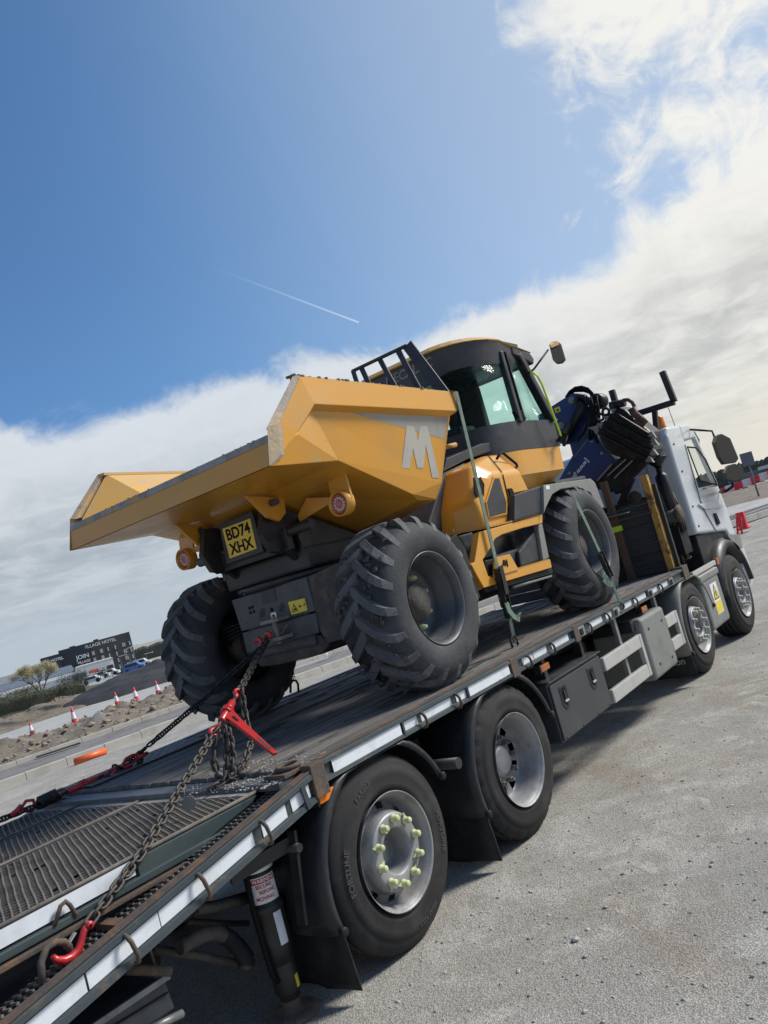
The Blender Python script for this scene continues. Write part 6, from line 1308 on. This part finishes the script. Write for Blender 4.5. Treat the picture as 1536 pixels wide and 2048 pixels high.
xd_ = (VX(6.0, *Z6(330, 1355))-VX(6.0, *Z6(520, 1110))).normalized(); yd_ = Vector((-1, 0, 0)).cross(xd_)
text_mb('PM', .15, xd_, yd_, VX(6.09, *Z6(62, 640)), 0, bold=.004).build('lettering', 'letters_white', lg)
text_mb('[www.pm', .085, xd_, yd_, VX(6.014, *Z6(425, 1232)), 0, bold=.001).build('lettering', 'letters_white', ob)
ext = MB()
for (a_, c_, w_) in (((1180, 960), (640, 1420), .13), ((1260, 1000), (760, 1480), .10), ((1300, 1050), (860, 1500), .08)): ext.beam(VX(5.98, *Z6(*a_)), VX(5.98, *Z6(*c_)), w_, .10, (1, 0, 0))
ext.build('boom_extensions', 'bucket_black', crane, bevel=.01)
ex2 = MB(); ex2.beam(VX(5.91, *Z6(820, 1160)), VX(5.91, *Z6(640, 1360)), .02, .02, (1, 0, 0)); ex2.beam(VX(5.90, *Z6(1090, 1010)), VX(5.90, *Z6(770, 1300)), .016, .016, (1, 0, 0)); ex2.beam(VX(5.90, *Z6(1130, 1060)), VX(5.90, *Z6(850, 1330)), .016, .016, (1, 0, 0)); ex2.build('extension_rods', 'tank_grey', crane)
ps = MB(); ps.beam(VX(6.4, *Z3(760, 900)), VX(6.4, *Z3(690, 1060)), .07, .07, (1, 0, 0)); ps.beam(VX(6.4, *Z3(690, 930)), VX(6.4, *Z3(735, 1060)), .06, .06, (1, 0, 0)); ps.box(6.36, 6.44, .3, 1.4, 1.95, 2.02); ps.build('support_struts', 'black_steel', crane)
MB().lathe([(0, .001), (0, .075), (.03, .08), (.03, .001)], 'x', VX(6.35, *Z3(772, 1016)), 28).build('filler_cap', 'rust', crane)
# raised stabiliser leg beside the cab, foot upward
SX, SY = 6.32, .12
def sz(u, v): return VX(SX, *Z3(u, v)).z
sl = MB(); sl.lathe([(1.62, .05), (1.66, .075), (2.20, .075), (2.22, .06), (2.24, .04), (2.30, .04)], 'z', (SX, SY, 0), 24); slo = sl.build('stabiliser_leg', 'bucket_black', crane)
MB().lathe([(2.30, .001), (2.30, .03), (2.33, .05), (2.41, .135), (2.425, .14), (2.425, .001)], 'z', (SX, SY, 0), 32).build('foot_pad', 'bucket_black', slo)
MB().lathe([(1.75, .045), (2.26, .045)], 'z', (SX+.10, SY+.02, 0), 16).build('leg_rod', 'rust', slo)
MB().tube([(SX, 1.0, 1.72), (SX, .06, 1.72)], .10, 20).build('outrigger_tube', 'black_steel', crane); MB().lathe([(0, .105), (-.03, .11), (-.05, .06), (-.05, .001)], 'y', (SX, .06, 1.72), 20).build('outrigger_end', 'rust', crane)
lv = MB()
for k in range(14):
    x_, y_ = SX+rnd(-.08, .16), .10+rnd(-.04, .14); lv.tube([(x_, y_, 1.95+rnd(-.1, .15)), (x_+rnd(-.05, .06), y_-.03+rnd(-.04, .04), 1.7), (x_+rnd(-.02, .1), y_+rnd(-.03, .06), 1.45), (x_+rnd(0, .15), y_+.06, 1.2+rnd(-.06, .1))], .012+rnd(0, .008), 6)
lv.build('control_hoses', 'hose', crane)
vb = MB()
for k in range(7): vb.box(SX-.05+.03*k, SX-.03+.03*k, .05, .16, 1.55+rnd(-.05, .05), 1.70)
vb.box(SX-.08, SX+.2, .08, .3, 1.25, 1.6); vb.build('valve_block', 'underside', crane, bevel=.004)
coil = MB(); coil.tube([(6.62+.09*math.cos(t*.7), .25+.09*math.sin(t*.7), 1.10+t*.011) for t in range(60)], .014, 6); coil.build('air_coil', 'ink', lorry)
# ================================================================== GRAB BUCKET held by the crane
GXb = 5.86
gb = thing('grab_bucket', 'black clamshell grab bucket folded up beside the blue crane boom', 'bucket', VX(GXb, *Z6(950, 1000)))
def gx(nm, pts, x, th, m, par=None, bev=.008): return MB().prism([VX(x, *Z6(*q)) for q in pts], (th, 0, 0)).build(nm, m, par or gb, bevel=bev)
body = ((640, 720), (760, 560), (890, 450), (980, 480), (1090, 590), (1300, 760), (1310, 900), (1350, 980), (1290, 1060), (1150, 1130), (920, 1080), (790, 1030), (700, 930), (650, 800))
sh_ = gx('shell', body, GXb, .36, 'bucket_black', bev=.03)
# outer shell bands (stepped plates)
for k, (a_, c_) in enumerate((((650, 770), (1250, 1090)), ((700, 690), (1300, 1000)), ((770, 600), (1310, 880)), ((850, 510), (1280, 780)))):
    p0, p1 = VX(GXb-.02, *Z6(*a_)), VX(GXb-.02, *Z6(*c_)); MB().beam(p0.lerp(p1, .04), p1, .022, .085, (1, 0, 0)).build('band', 'bucket_black', gb, bevel=.008)
    for f_ in (.1, .3, .5, .75): MB().lathe([(0, .014), (-.010, .012), (-.010, .001)], 'x', p0.lerp(p1, f_)+Vector((-.011, 0, 0)), 10).build('bolt', 'bucket_black', gb)
    d_ = (p1-p0).normalized(); b = MB(); q = p1; u_ = Vector((0, -d_.z, d_.y)); b.prism([q-u_*.04, q+u_*.04, q+d_*.09+u_*.0], (.05, 0, 0)); b.build('tooth', 'hub_grey', gb, bevel=.004)
    q = p0; b = MB(); b.prism([q-u_*.035, q+u_*.035, q-d_*.07], (.05, 0, 0)); b.build('tooth', 'hub_grey', gb, bevel=.004)
MB().prism([VX(GXb-.03, *Z6(*q)) for q in ((520, 710), (640, 680), (660, 740), (590, 740))], (.06, 0, 0)).build('point', 'hub_grey', gb, bevel=.006)
for u, v in ((748, 512), (680, 580)):
    c_ = VX(GXb+.05, *Z6(u, v)); MB().tube([c_+Vector((0, math.cos(t*.5236)*.040, math.sin(t*.5236)*.040)) for t in range(12)], .017, 8, True).build('eye', 'bucket_black', gb)
lp = MB(); lp.tube([VX(GXb, *Z6(*q)) for q in ((800, 440), (880, 420), (985, 400))], .045, 14); lp.build('hanger_bar', 'bucket_black', gb)
hk = MB(); hk.tube([VX(GXb-.06, *Z6(*q)) for q in ((940, 390), (970, 370), (1020, 365), (1070, 395), (1095, 440), (1095, 490), (1070, 510))], .022, 10); hk.build('shackle', 'hook_rust', gb)
h2 = MB(); h2.tube([VX(GXb-.08, *Z6(*q)) for q in ((1070, 470), (1100, 540), (1180, 600), (1235, 650), (1215, 670), (1150, 640), (1110, 610))], [.05, .045, .04, .035, .03, .03, .025], 12); h2.build('crane_hook', 'hook_rust', gb)

# ================================================================== CHAINS
def link_mesh(pitch, wr):
    L = pitch*.5+wr*.2; hw = wr*2.15; pts = []; n = 7
    for k in range(n): a_ = -math.pi/2+math.pi*k/(n-1); pts.append((L-hw*.35+math.cos(a_)*hw, math.sin(a_)*hw, 0))
    for k in range(n): a_ = math.pi/2+math.pi*k/(n-1); pts.append((-L+hw*.35+math.cos(a_)*hw, math.sin(a_)*hw, 0))
    return MB().tube(pts, wr, 7, True)
def resample(pts, step):
    P = [Vector(p) for p in pts]; out_ = [P[0].copy()]; acc = 0.; prev = P[0]
    for q in P[1:]:
        while (q-prev).length+acc >= step:
            d_ = (q-prev); t_ = (step-acc)/d_.length; prev = prev+d_*t_; out_.append(prev.copy()); acc = 0.
        acc += (q-prev).length; prev = q
    return out_
def chain(t, paths, pitch, wr, m):
    first = None
    for pts in paths:
        S2 = resample(pts, pitch); 
        for i in range(len(S2)-1):
            a_, c_ = S2[i], S2[i+1]; xd = (c_-a_).normalized(); up = Vector((0, 0, 1)) if abs(xd.z) < .95 else Vector((1, 0, 0)); yd = up.cross(xd).normalized(); zd = xd.cross(yd)
            ro = R(45)+(math.pi/2 if i % 2 else 0)+rnd(-.18, .18); y2 = yd*math.cos(ro)+zd*math.sin(ro); z2 = xd.cross(y2)
            e = Matrix((xd, y2, z2)).transposed().to_euler(); mid = (a_+c_)/2
            if first is None: first = link_mesh(pitch, wr).build('chain_link', m, t, mid); first.rotation_euler = e
            else: dup(first, t, mid, e)
def sag(a_, c_, s, n=10):
    a_, c_ = Vector(a_), Vector(c_); return [a_.lerp(c_, k/n)-Vector((0, 0, s*4*(k/n)*(1-k/n))) for k in range(n+1)]
A1, H1 = Vector((-1.72, .14, .992)), Vector((.655, 1.20, 1.755))
EE = VY(.205, 284, 1705)
def L1(t_):
    k_ = (EE.x-A1.x)/(H1.x-A1.x)
    return A1.lerp(EE, t_/k_) if t_ < k_ else EE.lerp(H1, (t_-k_)/(1-k_))
c1_ = thing('lashing_chain', 'near steel lashing chain from the tail anchor up to the dumper front', 'chain', A1)
pile = Vector((-.60, .55, 1.135)); bh = L1(.515); be = L1(.705)
chain(c1_, [[VY(.13, 178, 1846), EE, L1(.51)], [be, H1+Vector((-.02, .02, 0))],
            [bh+Vector((0, -.02, -.02)), Vector((-.56, .60, 1.26)), Vector((-.575, .575, 1.15)), Vector((-.50, .52, 1.135))],
            [bh+Vector((.04, -.06, .02)), Vector((-.50, .55, 1.27)), Vector((-.56, .53, 1.15)), Vector((-.66, .56, 1.135))],
            [bh+Vector((.05, -.08, .0)), Vector((-.49, .52, 1.25)), Vector((-.55, .50, 1.15))],
            [be+Vector((.0, -.02, .0)), VY(.80, 490, 1430), VY(.70, 503, 1480), VY(.60, 490, 1525), Vector((-.52, .50, 1.14)), Vector((-.60, .54, 1.13))]], .042, .0074, 'chain')
tgm = MB(); cT = L1(.315)+Vector((.02, -.05, -.03)); tgm.prism([cT+cr*(math.cos(a_*.7854+.4)*.036)-cu*(.03)+cu*(math.sin(a_*.7854+.4)*.036) for a_ in range(8)], cf*.006); tgm.build('rating_tag', 'hub_grey', c1_)
MB().tube([L1(.315)+(cr*math.cos(a_*.785)*.5+cu*math.sin(a_*.785))*.026+Vector((.006, -.02, -.006)) for a_ in range(8)], .003, 6, True).build('tag_ring', 'dust_edge', c1_)
def binder(name, label, a_, c_, ratchet, m_ch='chain_dark', r_=.019, handle_to=None, hook_l=.06):
    a_, c_ = Vector(a_), Vector(c_); d_ = (c_-a_).normalized(); t = thing(name, label, 'binder', a_)
    p = lambda f_: a_.lerp(c_, f_)
    MB().tube([p(.18), p(.20), p(.80), p(.82)], [r_*.8, r_, r_, r_*.8], 16).build('barrel', 'red', t)
    MB().tube([p(.02), p(.20)], r_*.55, 12).build('screw_rod', 'chain_dark', t); MB().tube([p(.80), p(.98)], r_*.55, 12).build('screw_rod', 'chain_dark', t)
    o_ = d_.orthogonal().normalized(); b_ = d_.cross(o_)
    for f_ in (.46, .56): MB().tube([p(f_)+(o_*math.cos(k*.5236)+b_*math.sin(k*.5236))*r_*1.25 for k in range(12)], r_*.42, 6, True).build('collar', 'red', t)
    g_ = MB()
    for k in range(12):
        a2 = k*.5236; q = p(.51)+(o_*math.cos(a2)+b_*math.sin(a2))*r_*1.25; g_.obox(q, d_*r_*.5, (o_*math.cos(a2)+b_*math.sin(a2))*r_*.25, (b_*math.cos(a2)-o_*math.sin(a2))*r_*.2)
    g_.build('ratchet_gear', 'red', t)
    for f_, s_ in ((0., -1), (1., 1)):
        e = p(f_); hk_ = MB(); q0 = e; sd_ = o_ if abs(o_.z) < .7 else b_
        hk_.tube([e-d_*s_*.02, e+d_*s_*.02, e+d_*s_*.045+sd_*.022, e+d_*s_*.075+sd_*.022, e+d_*s_*.092, e+d_*s_*.080-sd_*.022, e+d_*s_*.050-sd_*.024], [.014, .015, .012, .012, .012, .011, .007], 8); hk_.build('grab_hook', 'red', t)
    if handle_to is not None:
        hs_ = p(ratchet); he = Vector(handle_to); hd = (he-hs_); u_ = hd.normalized(); s2 = u_.cross(d_).normalized(); h = MB(); w0, w1 = .040, .018; q = u_.cross(s2).normalized()
        def quad(c0, w, th): return [c0+q*w+s2*th, c0-q*w+s2*th, c0-q*w-s2*th, c0+q*w-s2*th]
        V = quad(hs_+u_*.01, w0, .012)+quad(hs_+hd*.30, .026, .012)+quad(he, w1*.7, .009); h.add(V, [(i+4*k, (i+1) % 4+4*k, (i+1) % 4+4*k+4, i+4*k+4) for k in range(2) for i in range(4)]+[(0, 1, 2, 3), (11, 10, 9, 8)])
        ho = h.build('handle', 'red', t, bevel=.004)
        MB().prism([hs_+hd*f_+q*w+s2*.0125 for f_, w in ((.14, .008), (.26, .006), (.26, -.006), (.14, -.008))], s2*.001).build('handle_slot', 'ink', ho)
        MB().obox(hs_+hd*.62+s2*.0095, hd*.30, q*.008, s2*.001).build('handle_groove', 'hook_rust', ho)
    return t
binder('load_binder', 'red ratchet load binder with long lever on the near chain', L1(.545), L1(.675), .45, r_=.022, handle_to=VZ(1.215, 550, 1508))
for dlt in (0, 1):
    w_ = MB(); 
    for k in range(3):
        c_ = bh+Vector((0, 0, .012*k-.01)); w_.tube([c_+Vector((math.cos(a_*.6283)*.045+.004*k, math.sin(a_*.6283)*.03, math.sin(a_*.6283+k)*.022)) for a_ in range(10)], .0065, 6, True)
    if dlt == 0: w_.build('chain_wrap', 'chain', c1_)
# clevis hook at the tail anchor
hkt = thing('clevis_hook', 'red clevis hook holding the chain on the tail anchor loop', 'hook', VY(.13, 150, 1870))
hb2 = MB(); hb2.tube([VY(.13, *q) for q in ((176, 1852), (168, 1862), (163, 1880), (158, 1898), (145, 1914), (128, 1922), (112, 1920), (105, 1912))], [.015, .014, .014, .016, .018, .018, .015, .009], 12); hb2.build('body', 'red', hkt)
MB().lathe([(-.016, .001), (-.016, .016), (.016, .016), (.016, .001)], 'y', VY(.13, 177, 1850), 16).build('clevis', 'red', hkt); MB().lathe([(-.019, .001), (-.019, .005), (-.016, .005)], 'y', VY(.13, 177, 1850), 10).build('pin', 'ink', hkt)
MB().beam(VY(.15, 150, 1865), VY(.15, 130, 1897), .018, .006).build('safety_latch', 'alu', hkt)
# far chain with its binder
c2_ = thing('lashing_chain', 'far dark lashing chain sagging from the dumper to the far ramp', 'chain', (-1.0, 2.2, 1.12))
H2 = Vector((.66, 1.27, 1.73)); Bq, Bp = VY(2.12, 212, 1548), VY(2.18, 116, 1592)
e_top = VY(2.05, 290, 1497)
chain(c2_, [[H2, H2.lerp(e_top, .5)-Vector((0, 0, .012)), e_top], [e_top, VY(2.08, 268, 1517), VY(2.11, 245, 1530)],
            [VY(2.18, 100, 1600), VY(2.19, 60, 1616), VY(2.20, 0, 1640), VY(2.24, -120, 1700)],
            [VY(2.08, 285, 1507), VY(2.06, 276, 1535), VY(2.08, 250, 1541), VY(2.1, 228, 1532)],
            [VY(2.1, 218, 1545), VY(2.08, 215, 1566), VY(2.08, 195, 1582), VY(2.1, 160, 1595), VY(2.12, 128, 1604), VY(2.15, 118, 1597)]], .040, .0072, 'chain_dark')
wr_ = MB()
for k in range(9):
    c_ = VY(2.16, 112, 1590).lerp(VY(2.18, 78, 1606), k/8); wr_.tube([c_+Vector((.012*math.sin(a_*.63*2), math.cos(a_*.6283)*.034, math.sin(a_*.6283)*.036)) for a_ in range(10)], .0075, 6, True)
wr_.build('chain_wrap', 'chain_dark', c2_)
binder('load_binder', 'red load binder lying low on the far chain above the ramp', Bp, Bq, .5, r_=.021)
sk_ = MB()
def shackle(nm, pts, par, m='red', r_=.010): return MB().tube([VY(2.10, *q) for q in pts], r_, 8).build(nm, m, par)
h3 = thing('connecting_link', 'red connecting link joining far chain above the checker plate', 'link', VY(2.06, 265, 1522))
MB().tube([VY(2.06, *q) for q in ((244, 1530), (252, 1517), (265, 1510), (276, 1508), (272, 1520), (262, 1530), (250, 1535))], .010, 8, True).build('bow', 'red', h3); MB().tube([VY(2.05, 274, 1516), VY(2.05, 295, 1506)], .014, 10).build('pin', 'red', h3)
h4 = thing('connecting_link', 'red connecting link at the left end of the far chain', 'link', VY(2.18, 55, 1615))
MB().tube([VY(2.19, *q) for q in ((44, 1614), (52, 1602), (66, 1600), (70, 1610), (64, 1622), (50, 1622))], .011, 8, True).build('bow', 'red', h4); MB().tube([VY(2.19, 22, 1632), VY(2.19, 34, 1622), VY(2.19, 42, 1610)], [.018, .018, .012], 10).build('pin', 'red', h4)
# shackles at the hitch
for i, (q, lb) in enumerate((((536, 1272), 'upper red shackle under the dumper tow hitch'), ((517, 1284), 'lower red shackle left of the tow hitch'))):
    p = VX(.64, *q); s_t = thing('shackle', lb, 'shackle', p); MB().tube([p+Vector((0, math.cos(a_*.5236)*.030, math.sin(a_*.5236)*.026)) for a_ in range(0, 11)], .012, 8).build('bow', 'red', s_t); MB().tube([p+Vector((0, -.04, .012)), p+Vector((0, .04, .012))], .009, 8).build('pin', 'red', s_t)
# checker plate patch under the far chain
ck = MB().box(-.45, .55, 2.0, 2.37, DZ+.006, DZ+.010).build('checker_plate', 'deck_steel', lorry); cd_ = MB()
for i in range(24):
    for j in range(9):
        s = 1 if (i+j) % 2 else -1; cd_.obox((-.43+.042*i, 2.02+.042*j, DZ+.0115), (.013, .013*s, 0), (-.004*s, .004, 0), (0, 0, .0015))
tag(cd_.build('raised_pattern', 'deck_steel', ck), kind='stuff')

# ================================================================== RATCHET STRAPS
def ribbon(pts, w, wd, th=.003, twist=None):
    b = MB(); V = []; P = [Vector(p) for p in pts]
    for i, p in enumerate(P):
        t_ = (P[min(i+1, len(P)-1)]-P[max(0, i-1)]).normalized(); s = Vector(wd)-t_*Vector(wd).dot(t_); s.normalize(); n_ = t_.cross(s)
        V += [p+s*w/2+n_*th, p-s*w/2+n_*th, p-s*w/2-n_*th, p+s*w/2-n_*th]
    m_ = len(P); b.add(V, [(4*i+j, 4*i+(j+1) % 4, 4*i+4+(j+1) % 4, 4*i+4+j) for i in range(m_-1) for j in range(4)]+[(0, 1, 2, 3), (4*m_-1, 4*m_-2, 4*m_-3, 4*m_-4)]); return b
yS = .115
s1 = thing('ratchet_strap', 'green ratchet strap from the skip corner down to a deck ring', 'strap', VY(.25, 1028, 1290))
T0, T1 = VY(yS, 912, 783), VY(.115, 996, 1140)
ribbon([T0+Vector((-.12, .12, .012)), T0+Vector((-.02, .02, .012)), T0, T0.lerp(T1, .33), T0.lerp(T1, .66), T1], .046, (1, 0, .1)).build('webbing', 'strap_green', s1)
R0, R1 = VY(.105, 995, 1135), VY(.16, 1019, 1235)
rt = MB(); dR = (R1-R0); uR = dR.normalized(); sR = Vector((1, 0, 0))-uR*uR.x; sR.normalize(); nR = uR.cross(sR)
for s_ in (-1, 1): rt.obox(R0+dR*.5+sR*.030*s_, dR*.5, sR*.004, nR*.022)
rt.tube([R0+dR*.12-sR*.034, R0+dR*.12+sR*.034], .012, 8); rt.tube([R0+dR*.62-sR*.04, R0+dR*.62+sR*.04], .008, 8); rt.tube([R0+dR*.95-sR*.034, R0+dR*.95+sR*.034], .008, 8); rt.build('ratchet', 'black_steel', s1, bevel=.002)
MB().obox(R0+dR*.25-nR*.03*(1 if nR.y > 0 else -1), dR*.28, sR*.027, nR*.004).build('ratchet_handle', 'black_steel', s1, bevel=.002)
E1 = VY(.25, 1027, 1272); ribbon([R0+dR*.7, R1, R1.lerp(E1, .5), E1], .044, (1, 0, .1)).build('short_webbing', 'strap_green', s1)
tl_ = [VY(.13, 1012, 1205), VY(.12, 1018, 1222), VY(.11, 1027, 1233), VY(.10, 1037, 1238), VY(.11, 1040, 1230)]
ribbon(tl_, .05, (.8, 0, .5), .006).build('loose_tail', 'strap_green', s1)
rgo = MB(); qz = VY(.25, 1028, 1285)
rgo.tube([Vector((qz.x-.04, .25, 1.155)), Vector((qz.x-.045, .25, 1.21)), Vector((qz.x-.02, .25, 1.245)), Vector((qz.x+.02, .25, 1.245)), Vector((qz.x+.045, .25, 1.21)), Vector((qz.x+.05, .25, 1.155))], .010, 8); rgo.build('deck_lashing_ring', 'black_steel', lorry)
MB().tube([E1+Vector((-.022, 0, .0)), E1+Vector((-.018, 0, -.045)), E1+Vector((0, 0, -.055)), E1+Vector((.018, 0, -.045)), E1+Vector((.022, 0, 0))], .006, 7, True).build('end_fitting', 'rust', s1)
s2_ = thing('ratchet_strap', 'green strap pulled over the rear dumper wheel to the deck edge', 'strap', VY(-.03, 1243, 1212))
Q = [VY(.30, 1120, 962), VY(.20, 1130, 972), VY(.07, 1146, 995), VY(.025, 1165, 1030), VY(.02, 1186, 1075), VY(.02, 1203, 1112)]
ribbon(Q, .048, (1, 0, .5)).build('webbing', 'strap_green', s2_)
Rb = [VY(.0, 1200, 1105), VY(-.005, 1222, 1155)]; dR = Rb[1]-Rb[0]; uR = dR.normalized(); sR = Vector((1, 0, 0))-uR*uR.x; sR.normalize(); nR = uR.cross(sR); rt = MB()
for s_ in (-1, 1): rt.obox(Rb[0]+dR*.5+sR*.030*s_, dR*.5, sR*.004, nR*.020)
for f_ in (.15, .5, .9): rt.tube([Rb[0]+dR*f_-sR*.034, Rb[0]+dR*f_+sR*.034], .009, 8)
rt.build('ratchet', 'black_steel', s2_, bevel=.002)
ribbon([Rb[1], VY(-.015, 1229, 1178), VY(-.03, 1240, 1205)], .046, (1, 0, .4)).build('short_webbing', 'strap_bluegreen', s2_)
tlb = MB(); 
for (u, v, r_) in ((1205, 1148, .028), (1212, 1156, .034), (1219, 1161, .030), (1222, 1166, .022)):
    pass
ribbon([VY(-.01, 1199, 1142), VY(-.045, 1206, 1152), VY(-.03, 1213, 1158), VY(-.05, 1219, 1163), VY(-.02, 1223, 1168), VY(-.05, 1214, 1166), VY(-.04, 1206, 1158)], .055, (.7, -.2, .7), .010).build('bundled_tail', 'strap_green', s2_)
MB().tube([VY(-.03, 1240, 1205), VY(-.05, 1247, 1208), VY(-.05, 1249, 1214), VY(-.04, 1244, 1218)], .007, 8).build('end_hook', 'black_steel', s2_)
s3_ = thing('tie_strap', 'black tie-down strap behind the far dumper tyre', 'strap', VY(2.36, 588, 1385))
ytop, ybot = VY(2.20, 581, 1300), VY(2.36, 584, 1352); ribbon([ytop, ybot], .05, (1, 0, 0)).build('webbing', 'strap_black', s3_)
MB().tube([VY(2.36, *q) for q in ((580, 1353), (584, 1363), (589, 1353))], .006, 7, True).build('end_fitting', 'black_steel', s3_)
MB().tube([VY(2.36, *q) for q in ((581, 1386), (581, 1368), (585, 1361), (592, 1361), (596, 1368), (597, 1384))], .011, 8).build('deck_loop', 'black_steel', lorry)
